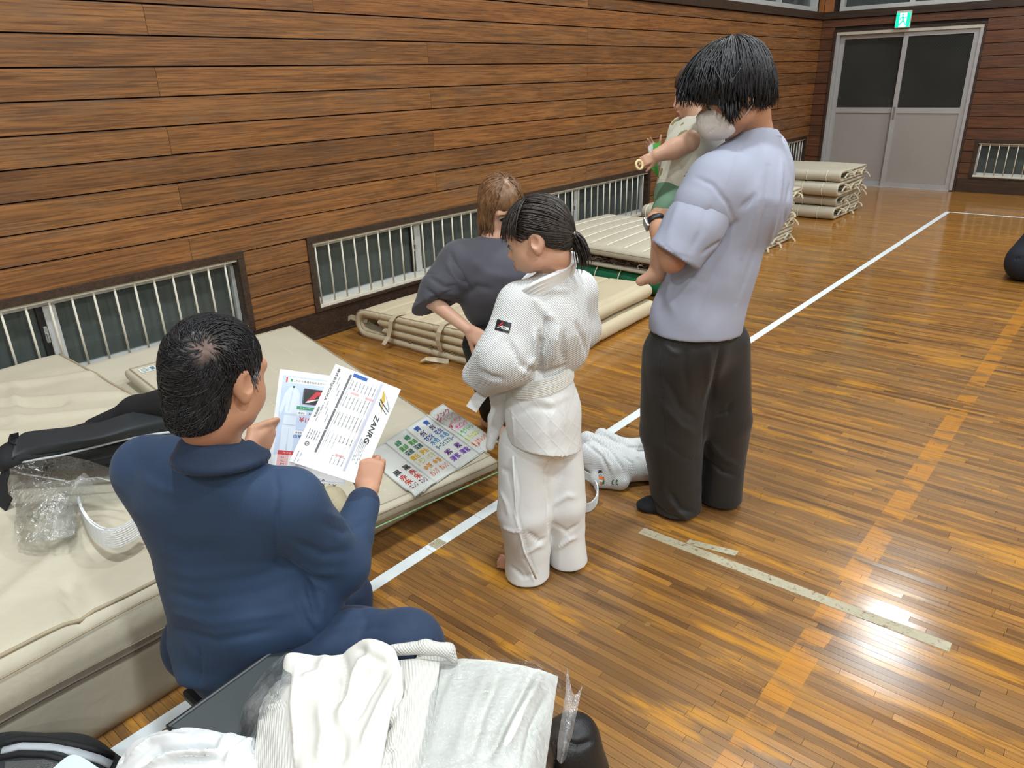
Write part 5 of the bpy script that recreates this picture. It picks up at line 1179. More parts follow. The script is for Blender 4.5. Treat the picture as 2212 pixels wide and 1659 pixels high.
# ---------------------------------------------------------------- woman bending, hand on knee
M_slate = plain('slate_jersey', (.058, .058, .075), .8, .1, 6, bscale=25, bstr=.15, bdist=.003, sheen=.15)
M_blackt = plain('black_trousers', (.006, .006, .007), .8); M_tee = plain('lavender_tee', (.35, .375, .475), .85, .05, 6, bscale=30, bstr=.15, bdist=.003)
M_charc = plain('charcoal_trousers', (.0115, .011, .011), .58, .12, 5, bscale=30, bstr=.15, bdist=.003, sheen=.1)
def woman():
    T = thing('person', 'person with light brown bob in slate grey top, leaning forward behind the girl', 'person', (1.9, 2.5, 0))
    HO = at(1082, 446, 3.06); HRm = frame((.78, -.36, -.42)); s = .98
    neck = at(1072, 520, 3.10); chest = at(1078, 605, 3.13); hip = at(1092, 755, 3.40); sl, sr = at(1150, 590, 3.16), at(1000, 572, 3.06)
    er = at(930, 648, 3.05); wr_ = at(1012, 712, 2.98); el = at(1180, 690, 3.05); wl = at(1120, 735, 3.0)
    ar, al = np.array((1.93, 2.48, .07)), np.array((1.97, 2.62, .07)); kr, kl = at(1040, 745, 3.12), at(1100, 745, 3.05)
    b = Field(); head(b, HO, HRm, s, 0, neck, .046); b.chain([neck, chest, hip], [.06, .11, .11], .05); b.cap(neck, sr, .04, .04); b.cap(neck, sl, .04, .04)
    b.chain([sr, er, wr_], [.042, .034, .023]); b.chain([sl, el, wl], [.042, .034, .023])
    for h_, k_, a_ in ((hip + (0, -.07, 0), kr, ar), (hip + (0, .07, 0), kl, al)): b.chain([h_, k_, a_], [.085, .055, .035])
    foot(b, ar + (-.05, 0, -.07), ar + (.16, -.06, -.07), .95, False); foot(b, al + (-.05, 0, -.07), al + (.16, -.06, -.07), .95, False)
    R_ = np.column_stack([np.zeros(3), unit_(at(1045, 735, 2.97) - wr_), np.zeros(3)]); R_[:, 2] = unit_(CAM_POS - wr_ - R_[:, 1] * ((CAM_POS - wr_) @ R_[:, 1])); R_[:, 0] = np.cross(R_[:, 1], R_[:, 2])
    hand(b, wr_, R_, .88, (.3, .3, .3, .3)); hand(b, wl, R_, .88, (.3, .3, .3, .3))
    skin_obj('body', b, .0045, [M_skinf, M_lip], T, mi=lips_index(HO, HRm, s)); eyes(T, HO, HRm, s, (0, -.2))
    f = Field(); f.cap(neck + (0, 0, -.055), chest, .10, .165, k=.06); f.cap(chest, at(1088, 700, 3.30), .165, .135, k=.06); f.cap(sr, sl, .085, .085, k=.06)
    f.cap(sr, at(965, 612, 3.05), .098, .090, k=.05); f.cap(sl, el, .095, .075, k=.05); f.ell(at(1040, 650, 3.12), (.08, .08, .11), .05)
    f.cut(at(938, 664, 3.03), unit_(at(965, 700, 3.0) - at(938, 656, 3.04))) if False else None
    f.ell(neck + (0, 0, .02), (.06, .06, .05), .01, -1)
    st = [([(975, 548), (985, 580), (1008, 612), (1018, 632)], .008, -.010), ([(965, 565), (975, 590), (1000, 625)], .010, .006), ([(920, 625), (950, 650), (985, 655)], .010, -.012), ([(918, 640), (945, 668), (980, 668)], .008, .008), ([(930, 610), (960, 632), (1000, 640)], .010, .006), ([(1000, 640), (1030, 620), (1070, 625)], .014, -.008), ([(1020, 560), (1050, 590), (1100, 600)], .02, .006)]
    skin_obj('jersey', f, .0065, M_slate, T, st, [(.006, 8, 31, (1, 1, 1), True), (.0018, 40, 32)], 2)
    q = Field(); q.cap(at(985, 590, 3.05), at(952, 628, 3.05), .092, .086, k=.03); q.cap(at(952, 628, 3.05), at(925, 672, 3.04), .084, .070, k=.03); q.cut(at(946, 656, 3.04), unit_(at(962, 700, 3.02) - at(946, 656, 3.05)))
    skin_obj('sleeve', q, .006, M_slate, T, [([(918, 622), (950, 645), (990, 650)], .008, -.010), ([(915, 640), (945, 662), (985, 662)], .008, .007), ([(930, 600), (960, 620), (1000, 622)], .010, -.008)], [(.004, 12, 35, (1, 1, 1), True)], 2)
    t = Field(); t.cap(hip + (0, 0, .03), hip + (0, 0, -.02), .15, .14, k=.05)
    for h_, k_, a_ in ((hip + (0, -.07, 0), kr, ar), (hip + (0, .07, 0), kl, al)): t.chain([h_, k_, a_ + (0, 0, .03)], [.115, .080, .066], .04)
    t.cut((0, 0, .02), (0, 0, -1)); skin_obj('trousers', t, .008, M_blackt, T, (), [(.004, 14, 33)], 2)
    hf = Field().at(HO, HRm, s); hf.ell((0, -.014, .036), (.088, .108, .096), .01); hf.ell((0, .118, -.030), (.066, .055, .075), .016, -1)
    for sx in (-1, 1): hf.chain([(sx * .078, -.005, .02), (sx * .084, .012, -.06), (sx * .080, .020, -.135)], [.022, .026, .018], .03, flat=((1, 0, 0), .7))
    hf.cap((0, -.085, .0), (0, -.075, -.12), .05, .05, k=.05); hf.at((0, 0, 0))
    skin_obj('hair', hf, .004, M_hairl, T, (), [(.002, 100, 4)], 1)
    hair_locks('hair_locks', HO, HRm, s, M_hairl, T, 800, (.0, .10, 1), lambda ph: 1.75, .004, .0026, 5, lambda ph: .10, .06, 4, .10, field=hf, skip=lambda d, th, ph, d2: d2[1] > .62 and abs(d2[0]) < .62, fall=.6)
    pl = MB(); pl.tube([HO + HRm @ (np.array((.0, .05 - .035 * j, .1295 - .002 * j * j)) * s) for j in range(4)], [.001, .0022, .0022, .001], 6, flat=.5); pl.build('parting', M_skinf, T, True)
    return T
WOMAN = woman()

# ---------------------------------------------------------------- standing adult with a face mask, toddler on the arm
M_mask = plain('mask_cloth', (.82, .79, .76), .85, .04, 12, bscale=40, bstr=.2, bdist=.003); M_sock = plain('black_sock', (.006, .008, .012), .9, bscale=300, bstr=.3)
def standing():
    T = thing('person', 'tall person in pale lavender t-shirt, charcoal trousers and white mask, carrying a toddler', 'person', (3.03, 2.45, 0))
    F_ = unit_((-.98, -.12, 0)); HO = at(1584, 200, 2.36); HRm = frame((-.74, -.66, -.50)); s = 1.06
    neck = at(1638, 287, 2.43); chest = at(1605, 420, 2.49); belly = at(1540, 580, 2.58); hip = at(1500, 735, 2.66)
    sl, sr = at(1548, 395, 2.38), at(1640, 340, 2.64); el, wl = at(1452, 560, 2.42), at(1414, 474, 2.50); er, wr_ = at(1500, 520, 2.78), at(1440, 470, 2.72)
    hL, hR = at(1458, 770, 2.66), at(1552, 745, 2.72); kL, kR = at(1452, 930, 2.82), at(1566, 905, 2.86); aL, aR = at(1458, 1085, 2.965), at(1562, 1015, 2.99); aL[2] = .08; aR[2] = .08
    b = Field(); head(b, HO, HRm, s, 0, neck, .046); b.chain([neck + (0, 0, -.06), chest, belly, hip], [.04, .12, .12, .12], .05, flat=(F_, .7)); b.cap(neck + (0, 0, -.05), sl, .045, .045); b.cap(neck + (0, 0, -.05), sr, .045, .045)
    b.chain([sl, el], [.048, .040]); b.chain([el, el * .55 + wl * .45, wl], [.042, .040, .027], .02); b.chain([sr, er, wr_], [.048, .040, .028])
    for h_, k_, a_ in ((hL, kL, aL), (hR, kR, aR)): b.chain([h_, k_, a_], [.085, .055, .038])
    R_ = np.column_stack([np.zeros(3), unit_(at(1450, 440, 2.62) - wl), np.zeros(3)]); R_[:, 2] = unit_(np.array((.2, -.9, .1)) - R_[:, 1] * (np.array((.2, -.9, .1)) @ R_[:, 1])); R_[:, 0] = np.cross(R_[:, 1], R_[:, 2])
    hand(b, wl, R_, .95, (.35, .35, .35, .4)); hand(b, wr_, R_, .95, (.35, .35, .35, .4))
    skin_obj('body', b, .0042, [M_skin, M_lip], T, mi=lips_index(HO, HRm, s)); eyes(T, HO, HRm, s, (0, -.3))
    # t-shirt
    f = Field(); fl = (F_, .78)
    f.cap(neck + (0, 0, -.040), chest, .085, .175, k=.06, flat=(F_, .9)); f.cap(chest, belly, .178, .165, k=.06, flat=(F_, .80)); f.cap(belly, at(1502, 690, 2.64), .165, .182, k=.05, flat=(F_, .86)); f.cap(at(1502, 690, 2.64), at(1496, 760, 2.67), .182, .180, k=.03, flat=(F_, .86))
    f.cap(sl, sr, .080, .080, k=.06); f.cap(sl, at(1520, 440, 2.385), .094, .096, k=.045); f.cap(sr, er, .095, .09, k=.05); f.ell(at(1655, 390, 2.56), (.09, .09, .13), .06)
    f.cut(at(1455, 552, 2.41), unit_(at(1440, 600, 2.42) - at(1455, 545, 2.40))) if False else None
    f.cut(at(1500, 738, 2.50), unit_((.02, -.10, -1)))
    f.ell(at(1642, 255, 2.42), (.066, .066, .05), .012, -1)
    st = [([(1502, 382), (1540, 400), (1572, 440), (1590, 490)], .006, -.007), ([(1590, 480), (1560, 510), (1520, 545)], .010, -.012), ([(1600, 450), (1625, 430), (1640, 410)], .010, -.008), ([(1690, 350), (1680, 450), (1650, 580), (1620, 680)], .010, .007), ([(1705, 400), (1690, 500), (1655, 620)], .008, -.006), ([(1660, 360), (1655, 450), (1625, 560), (1590, 660)], .011, -.007), ([(1640, 380), (1632, 460), (1600, 560)], .010, .006),
          ([(1530, 560), (1500, 610), (1470, 640)], .014, .007), ([(1550, 570), (1520, 640), (1500, 690)], .014, -.006), ([(1450, 600), (1440, 640), (1460, 680)], .012, .005), ([(1600, 300), (1580, 360), (1560, 420)], .005, .003), ([(1430, 545), (1460, 556), (1490, 560)], .006, -.004), ([(1470, 440), (1450, 500), (1445, 540)], .016, .004), ([(1540, 440), (1520, 500), (1500, 545)], .014, -.005)]
    skin_obj('t_shirt', f, .0062, M_tee, T, st, [(.0060, 8, 41, (1, 1, .45), True), (.0015, 36, 42)], 2)
    q = Field(); q.cap(at(1548, 418, 2.40), at(1498, 490, 2.395), .098, .094, k=.03); q.cap(at(1498, 490, 2.395), at(1438, 580, 2.41), .094, .090, k=.03); q.cut(at(1452, 548, 2.40), unit_(at(1425, 588, 2.42) - at(1470, 520, 2.39)))
    q.ell(at(1446, 572, 2.41), (.074, .074, .05), .008, -1, rot=frame(unit_(at(1425, 588, 2.42) - at(1470, 520, 2.39)), (0, 0, 1))[:, [0, 2, 1]])
    skin_obj('sleeve', q, .0055, M_tee, T, [([(1500, 380), (1540, 400), (1572, 440), (1590, 490)], .006, .004), ([(1590, 490), (1560, 520), (1515, 550)], .010, -.010), ([(1428, 520), (1455, 548), (1500, 562)], .004, -.004), ([(1470, 430), (1450, 490), (1440, 530)], .016, .005), ([(1530, 440), (1515, 500), (1490, 545)], .012, -.005)], [(.004, 9, 46, (1, 1, .6), True)], 2)
    nr = Field(); nc = at(1638, 290, 2.43); nn_ = unit_(np.array((.10, .06, 1.0))); nx = unit_(np.cross((0, 1, 0), nn_)); ny = np.cross(nn_, nx)
    nr.chain([nc + nx * .064 * math.cos(a) + ny * .066 * math.sin(a) for a in np.linspace(0, 2 * PI, 25)], [.009] * 25, .01); skin_obj('neck_rib', nr, .004, M_tee, T)
    # trousers
    t = Field(); t.cap(at(1500, 700, 2.64), hip, .160, .165, k=.04, flat=(F_, .85)); t.chain([hL, kL, at(1460, 1050, 2.94), low(at(1472, 1085, 2.965))], [.120, .122, .102, .094], .05); t.chain([hR, kR, at(1562, 990, 2.96), low(at(1562, 1018, 2.98))], [.112, .100, .088, .088], .05)
    t.cut((0, 0, .012), (0, 0, -1))
    st = [([(1432, 735), (1425, 800), (1435, 900), (1440, 1000)], .004, -.006), ([(1560, 740), (1545, 820), (1525, 900), (1518, 960)], .012, -.012), ([(1535, 740), (1530, 820), (1515, 880)], .012, .007), ([(1440, 820), (1470, 880), (1510, 910)], .014, -.008), ([(1430, 870), (1470, 920), (1515, 945)], .014, .008), ([(1440, 960), (1480, 990), (1515, 990)], .012, -.006), ([(1440, 1050), (1470, 1100), (1515, 1110)], .011, -.010), ([(1445, 1080), (1480, 1120), (1515, 1122)], .010, .010), ([(1410, 1080), (1440, 1110), (1490, 1125)], .008, -.008),
          ([(1580, 870), (1570, 890), (1540, 900)], .010, -.010), ([(1530, 950), (1565, 990), (1600, 1010)], .012, .009), ([(1525, 990), (1560, 1020), (1600, 1030)], .010, -.010), ([(1420, 720), (1450, 760), (1475, 765)], .010, .006), ([(1480, 750), (1478, 800), (1490, 850)], .012, -.006)]
    skin_obj('trousers', t, .0064, M_charc, T, st, [(.0065, 9, 43, (1, 1, .5), True), (.0015, 40, 44)], 2)
    for nm, tp, hp in (('sock', on(1362, 1092, 2, 0), np.array((3.05, 2.33, 0))), ('sock', np.array((2.95, 2.66, 0)), np.array((3.12, 2.70, 0)))):
        k = Field(); foot(k, hp, tp, 1.08, False); k.cut((0, 0, .002), (0, 0, -1)); skin_obj(nm, k, .005, M_sock, T)
    # mask, loops
    m = Field().at(HO, HRm, s); m.ell((0, .060, -.052), (.066, .068, .062), .02); m.ell((0, .103, -.046), (.030, .026, .040), .03); 
    m.cut((0, .1, -.004), (0, .18, 1)); m.cut((0, .006, 0), (0, -1, 0)); m.cut((0, .06, -.112), (0, .1, -1)); m.ell((0, .0, -.05), (.055, .06, .1), .005, -1); m.at((0, 0, 0))
    st = [([(1505, 268), (1535, 268), (1565, 255)], .004, -.003), ([(1510, 280), (1545, 275), (1570, 262)], .003, .003), ([(1500, 245), (1530, 252), (1555, 248)], .004, .003), ([(1530, 290), (1550, 272), (1572, 258)], .004, -.004), ([(1572, 245), (1568, 262), (1578, 285)], .004, .004)]
    skin_obj('face_mask', m, .0032, M_mask, T, st, [(.001, 50, 6)], 1)
    lp = MB(); lp.tube([HO + HRm @ (np.array(q) * s) for q in ((-.066, .028, -.03), (-.080, .008, .012), (-.087, -.02, .028), (-.084, -.034, .0), (-.078, -.02, -.045), (-.066, .02, -.07))], .0022, 6); lp.build('ear_loop', M_mask, T, True)
    # watch on the left wrist
    wd = unit_(wl - el); wc = wl - wd * .012; w1 = unit_(np.cross(wd, (0, 0, 1))); w2 = np.cross(wd, w1)
    wb = MB(); wb.ribbon([wc + w1 * .0325 * math.cos(a) + w2 * .0325 * math.sin(a) for a in np.linspace(0, 2 * PI, 26)], .020, wd, .003); wo = wb.build('watch_strap', M_black, T, True)
    cdir = unit_(-HRm[:, 0] * 0 + np.array((-.85, -.35, .2))); cdir = unit_(cdir - wd * (cdir @ wd)); sd = np.cross(wd, cdir)
    mb = MB(); c0 = wc + cdir * .034; P8 = [c0 + sd * a * .017 + wd * b_ * .019 + cdir * c_ * .005 for c_ in (-1, 1) for a, b_ in ((-1, -1), (1, -1), (1, 1), (-1, 1))]
    mb.add(P8, [(0,3,2,1),(4,5,6,7),(0,1,5,4),(1,2,6,5),(2,3,7,6),(3,0,4,7)]); mb.build('watch_case', M_steel, wo, bevel=.003)
    # hair: thick, straight, falling forward
    hf = Field().at(HO, HRm, s); hf.ell((0, -.006, .050), (.098, .118, .100), .01); hf.ell((0, .045, .060), (.088, .078, .062), .04); hf.ell((0, -.055, -.02), (.078, .060, .080), .04)
    hf.ell((0, .138, -.040), (.10, .080, .078), .012, -1); hf.ell((0, -.0, -.135), (.13, .13, .072), .02, -1); hf.ell((0, .075, -.08), (.13, .08, .08), .02, -1)
    hf.at((0, 0, 0)); skin_obj('hair', hf, .0042, M_hair, T, (), [(.004, 60, 4), (.0015, 140, 5)], 1)
    rg = np.random.default_rng(77); hl_ = rg.uniform(.015, .075, 48)
    side = lambda ph: hl_[int((ph % (2 * PI)) / (2 * PI) * 48) % 48]
    hair_locks('hair_locks', HO, HRm, s, M_hair, T, 1500, (.0, -.42, 1), lambda ph: 1.52 + .10 * math.sin(ph * 9), .009, .0030, 6, side, .16, 4, .06, field=hf, skip=lambda d, th, ph, d2: d2[1] > .55, fall=.30, curl=.003)
    hair_locks('fringe', HO, HRm, s, M_hair, T, 420, (.0, -.42, 1), lambda ph: 1.60 + .10 * math.sin(ph * 11), .010, .0026, 16, lambda ph: .030, .20, 4, .2, field=hf, skip=lambda d, th, ph, d2: not (d2[1] > .25), fall=.30, curl=.014)
    tf = MB(); rg2 = np.random.default_rng(5)
    for i in range(150):                                     # tuft in front of the ear and ragged side ends
        u0 = rg2.uniform(1556, 1655); ln = 58 - abs(u0 - 1578) * 1.1 if u0 < 1600 else rg2.uniform(8, 26); d0 = 2.27 + rg2.uniform(0, .02) + max(0, u0 - 1600) * .0007
        tf.tube([at(u0 - 6, 175, d0 + .01), at(u0 - 2, 200, d0), at(u0 + rg2.uniform(-4, 6), 215 + max(ln, 6) * .5, d0), at(u0 + rg2.uniform(-6, 10), 215 + max(ln, 6), d0 + .006)], [.0026, .003, .0022, .0005], 4, flat=.6)
    for i in range(110):
        u0 = rg2.uniform(1462, 1562); d0 = 2.285 + rg2.uniform(-.01, .02) + (1562 - u0) * .0004
        tf.tube([at(u0 + 12, 178, d0), at(u0 + 4, 200, d0), at(u0, 214, d0), at(u0 + rg2.uniform(-8, 3), 222 + rg2.uniform(-2, 12), d0 + .005)], [.0024, .003, .0022, .0005], 4, flat=.6)
    o = tf.build('side_hair', M_hair, T, True); o['kind'] = 'stuff'
    hair_locks('nape_hair', HO, HRm, s, M_hair, T, 420, (.0, -.42, 1), lambda ph: 2.15 + .12 * math.sin(ph * 13), .006, .0026, 26, lambda ph: .018, .12, 4, .9, field=hf, short=.6, skip=lambda d, th, ph, d2: d2[1] > -.05, fall=.4)
    return T
STAND = standing()

# ---------------------------------------------------------------- toddler held by the standing adult
def print_cloth():
    m, nt, bs = nodes('toddler_print'); v = coords(nt)
    vo = N(nt, 'ShaderNodeTexVoronoi'); vo.inputs['Scale'].default_value = 13; L(nt, v, vo.inputs['Vector']); n = noise(nt, v, 30, 2)
    f_ = math_(nt, 'LESS_THAN', math_(nt, 'ADD', vo.outputs['Distance'], math_(nt, 'MULTIPLY', n, .25)), .42)
    sp = N(nt, 'ShaderNodeSeparateColor'); L(nt, vo.outputs['Color'], sp.inputs[0])
    c = ramp(nt, sp.outputs[0], [(0, (.03, .05, .10)), (.25, (.10, .22, .04)), (.5, (.45, .30, .10)), (.75, (.06, .16, .05)), (1, (.55, .42, .25))])
    L(nt, mixc(nt, f_, (.66, .64, .54), c), bs.inputs['Base Color']); bs.inputs['Roughness'].default_value = .85; bump(nt, bs, noise(nt, v, 30, 3), .2, .003); return m
def toddler():
    T = thing('person', 'toddler in cream printed t-shirt and green shorts, one arm stretched out', 'person', (2.78, 2.55, .9))
    F_ = unit_((-.75, -.62, 0)); HO = at(1508, 200, 2.62); HRm = frame((-.80, -.58, -.20)); s = .80
    neck = at(1515, 262, 2.62); chest = at(1502, 320, 2.64); hip = at(1476, 420, 2.70); sl, sr = at(1524, 290, 2.58), at(1478, 285, 2.72)
    el, wl = at(1494, 304, 2.54), at(1418, 336, 2.54); er, wr_ = at(1455, 352, 2.74), at(1422, 338, 2.74)
    b = Field(); head(b, HO, HRm, s, 1.0, neck, .045); b.chain([neck, chest, hip], [.04, .075, .08], .04); b.chain([sl, el, at(1455, 322, 2.54), wl], [.036, .034, .034, .023], .02); b.chain([sr, er, wr_], [.034, .032, .022])
    kL, aL = at(1440, 480, 2.60), at(1421, 590, 2.60); kR, aR = at(1452, 470, 2.84), at(1445, 590, 2.84)
    for k_, a_ in ((kL, aL), (kR, aR)): b.chain([hip, k_, a_], [.06, .05, .030], .03); b.chain([a_, a_ + (-.05, -.03, -.03)], [.026, .018], .02)
    R_ = np.column_stack([unit_(np.array((.1, -.4, -.7))), unit_(at(1378, 352, 2.53) - wl), np.zeros(3)]); R_[:, 0] = unit_(R_[:, 0] - R_[:, 1] * (R_[:, 0] @ R_[:, 1])); R_[:, 2] = np.cross(R_[:, 1], R_[:, 0])
    if R_[:, 2] @ np.array((0, -.4, 1)) < 0: R_[:, 2] *= -1
    hand(b, wl, R_, .50, (.55, .6, .65, .7), (.012, .03, -.012))
    R2 = np.column_stack([unit_(np.array((.6, .4, .3))), unit_(at(1402, 312, 2.74) - wr_), np.zeros(3)]); R2[:, 0] = unit_(R2[:, 0] - R2[:, 1] * (R2[:, 0] @ R2[:, 1])); R2[:, 2] = np.cross(R2[:, 1], R2[:, 0]); hand(b, wr_, R2, .48, (.4, .45, .5, .5))
    skin_obj('body', b, .0034, [M_skinc, M_lip], T, mi=lips_index(HO, HRm, s)); eyes(T, HO, HRm, s, (0, -.3))
    f = Field(); f.cap(neck + (0, 0, -.04), chest, .065, .098, k=.04); f.cap(chest, at(1482, 400, 2.69), .10, .108, k=.04); f.cap(sl, at(1510, 300, 2.56), .052, .052, k=.03); f.cap(sr, at(1462, 330, 2.73), .05, .048, k=.03); f.cap(sl, sr, .05, .05, k=.04)
    f.ell(neck + (0, 0, .015), (.045, .045, .03), .008, -1)
    skin_obj('t_shirt', f, .005, print_cloth(), T, [([(1460, 350), (1480, 380), (1510, 385)], .008, -.006), ([(1450, 385), (1470, 410), (1490, 412)], .008, .006)], [(.004, 20, 51)], 2)
    t = Field(); t.cap(at(1478, 425, 2.70), hip, .105, .10, k=.04); t.cap(hip, hip * .3 + kL * .7, .085, .072, k=.04); t.cap(hip, hip * .4 + kR * .6, .08, .07, k=.04)
    skin_obj('shorts', t, .006, plain('green_shorts', (.12, .22, .14), .85, .1, 10), T, (), [(.004, 20, 52)], 2)
    hf = Field().at(HO, HRm, s); hf.ell((0, -.010, .038), (.084, .104, .092), .01); hf.ell((0, -.055, -.02), (.068, .055, .06), .03); hf.ell((0, .112, -.030), (.085, .06, .062), .014, -1); hf.ell((0, .0, -.10), (.12, .12, .07), .015, -1); hf.at((0, 0, 0))
    Mh = hair_mat('hair_toddler', (.035, .020, .012), (.09, .05, .03)); skin_obj('hair', hf, .004, Mh, T, (), [(.002, 100, 3)], 1)
    hair_locks('hair_locks', HO, HRm, s, Mh, T, 300, (0, -.2, 1), lambda ph: 1.45, .004, .0030, 7, lambda ph: .02, .15, 4, .1, field=hf)
    return T
TODDLER = toddler()
# ---------------------------------------------------------------- person kneeling at the far right, mostly out of the picture
def kneeler():
    T = thing('person', 'person in dark navy clothes kneeling on the floor at the right edge of the hall', 'person', (3.9, 7.2, 0))
    F_ = unit_((-.5, -.86, 0)); o = np.array((3.80, 7.30, 0)); HO = o + (-.06, -.10, 1.12); HRm = frame((-.5, -.86, -.2))
    kn, hp = np.array((3.58, 7.12, .12)), np.array((3.76, 7.36, .36)); kn2 = np.array((4.05, 7.0, .11)); hp2 = np.array((4.1, 7.35, .34)); ft, ft2 = np.array((3.54, 7.36, .08)), np.array((4.15, 7.75, .08))
    neck = o + (-.03, -.03, .98); chest = o + (0, 0, .78)
    b = Field(); head(b, HO, HRm, 1, 0, neck, .055); b.chain([neck, chest, o + (.05, .03, .36)], [.06, .13, .13], .05); b.chain([hp, kn, ft], [.09, .06, .04], .03); b.chain([hp2, kn2, ft2], [.09, .06, .04], .03)
    S_ = np.cross(F_, (0, 0, 1)); hs = []
    for sg in (-1, 1):
        sh = chest + S_ * sg * .19 + (0, 0, .10); e = sh + np.array((.05, .0, -.27)); w_ = e + np.array((.16, -.12, -.06)); b.chain([sh, e, w_], [.05, .04, .028]); R_ = np.column_stack([-S_ * sg, F_, np.zeros(3)]); R_[:, 2] = np.array((0, 0, 1.)); hand(b, w_, R_, 1, (.5,) * 4); hs.append((sh, e, w_))
    skin_obj('body', b, .006, [M_skin, M_lip], T, mi=lips_index(HO, HRm, 1)); eyes(T, HO, HRm, 1)
    f = Field(); f.chain([neck + (0, 0, -.05), chest, o + (.05, .03, .40)], [.10, .18, .17], .06)
    for sh, e, w_ in hs: f.chain([sh, e, e * .3 + w_ * .7], [.085, .068, .055], .04)
    skin_obj('sweatshirt', f, .009, plain('dark_navy', (.008, .012, .024), .85, .1), T, (), [(.005, 14, 61)], 2)
    t = Field(); t.chain([hp, kn + (0, 0, .03), ft + (0, 0, .04)], [.17, .135, .11], .06); t.chain([hp2, kn2 + (0, 0, .03), ft2 + (0, 0, .02)], [.16, .13, .10], .06); t.cap((3.60, 7.16, .18), (3.74, 7.28, .55), .15, .14, k=.06); t.cut((0, 0, .004), (0, 0, -1))
    skin_obj('trousers', t, .008, plain('dark_navy_trousers', (.008, .012, .022), .8, .2, 8), T, [([(2195, 540), (2212, 535)], .012, .01), ([(2188, 560), (2212, 555)], .012, -.012)], [(.007, 16, 62)], 2)
    hf = Field().at(HO, HRm, 1); hf.ell((0, -.012, .04), (.086, .106, .094), .01); hf.ell((0, .115, -.02), (.085, .055, .062), .014, -1); hf.at((0, 0, 0)); skin_obj('hair', hf, .006, M_hair, T, (), [(.002, 90, 3)], 1)
    sh_ = Field(); foot(sh_, ft + (.05, .09, -.075), ft + (-.06, -.12, -.075), 1.1, False); sh_.cut((0, 0, .002), (0, 0, -1)); skin_obj('sock', sh_, .006, plain('grey_sock', (.02, .015, .012), .9), T)
    return T
KNEEL = kneeler()
# ================================================================== THINGS HELD, LYING AND STANDING AROUND
M_paper = plain('laminated_paper', (.74, .77, .80), .22, .02, 3, spec=.5, coat=.3)
def flat(name, col, r=.5): return plain(name, col, r, .0)
INK = flat('print_black', (.02, .02, .022)); GREY = flat('print_grey', (.12, .125, .14)); LILAC = flat('print_lilac', (.48, .50, .60)); BLUE = flat('print_blue', (.01, .10, .38)); RED = flat('print_red', (.55, .03, .04))
PINK = flat('print_pink', (.72, .42, .42)); GREEN = flat('print_green', (.03, .30, .12)); GOLD = flat('print_gold', (.55, .36, .03)); PALE = flat('print_pale_blue', (.50, .60, .76)); WHITE_ = flat('print_white', (.80, .80, .80)); SILV = flat('print_silver', (.30, .31, .34))
class Page:
    # flat sheet from three corners: origin, x end, y end (metres); prints sit just proud of it
    def __init__(s, o, x, y, thick=.0012): s.o, s.x, s.y = [np.asarray(p, float) for p in (o, x, y)]; s.x = s.x - s.o; s.y = s.y - s.o; s.n = unit_(np.cross(s.x, s.y)); s.t = thick; s.b = {}
    def toward(s, p):
        if s.n @ (np.asarray(p) - s.o) < 0: s.n = -s.n
        return s
    def P(s, a, b, h=0.0): return s.o + s.x * a + s.y * b + s.n * h
    def body(s, name, mat, parent=None):
        mb = MB(); c = [(0, 0), (1, 0), (1, 1), (0, 1)]; mb.add([s.P(a, b, h) for h in (-s.t, 0) for a, b in c], [(0,3,2,1),(4,5,6,7),(0,1,5,4),(1,2,6,5),(2,3,7,6),(3,0,4,7)])
        return mb.build(name, mat, parent)
    def poly(s, key, pts, h=.0004): s.b.setdefault(key, MB()).add([s.P(a, b, h) for a, b in pts], [tuple(range(len(pts)))])
    def rect(s, key, a0, b0, a1, b1, h=.0004): s.poly(key, [(a0, b0), (a1, b0), (a1, b1), (a0, b1)], h)
    def text(s, key, txt, a, b, height, width=None, rot=0, bold=.0, h=.0008, shear=0, res=2):
        V, F = text_mesh(txt, 1.0, bold, shear=shear, res=res)
        if not len(V): return
        mn, mx = V[:, :2].min(0), V[:, :2].max(0); q = (V[:, :2] - mn) / np.maximum(mx - mn, 1e-6); lx, ly = np.linalg.norm(s.x), np.linalg.norm(s.y)
        hm = height * ly; wm = (width * lx) if width else hm * (mx - mn)[0] / max((mx - mn)[1], 1e-6)
        X, Y = q[:, 0] * wm, q[:, 1] * hm; c, si = math.cos(rot), math.sin(rot); A = a + (X * c - Y * si) / lx; B = b + (X * si + Y * c) / ly
        s.b.setdefault(key, MB()).add([s.P(i, j, h) for i, j in zip(A, B)], F)
    def finish(s, parent, names):
        for k, mb in s.b.items():
            if len(mb.f) <= 12 and max(len(f) for f in mb.f) < 30:
                for f in mb.f: MB().add([mb.v[i] for i in f], [tuple(range(len(f)))]).build(names.get(k.name, 'print_block'), k, parent)
                continue
            o = mb.build(names.get(k.name, 'lettering'), k, parent)
            if len(mb.f) > 60: o['kind'] = 'stuff'
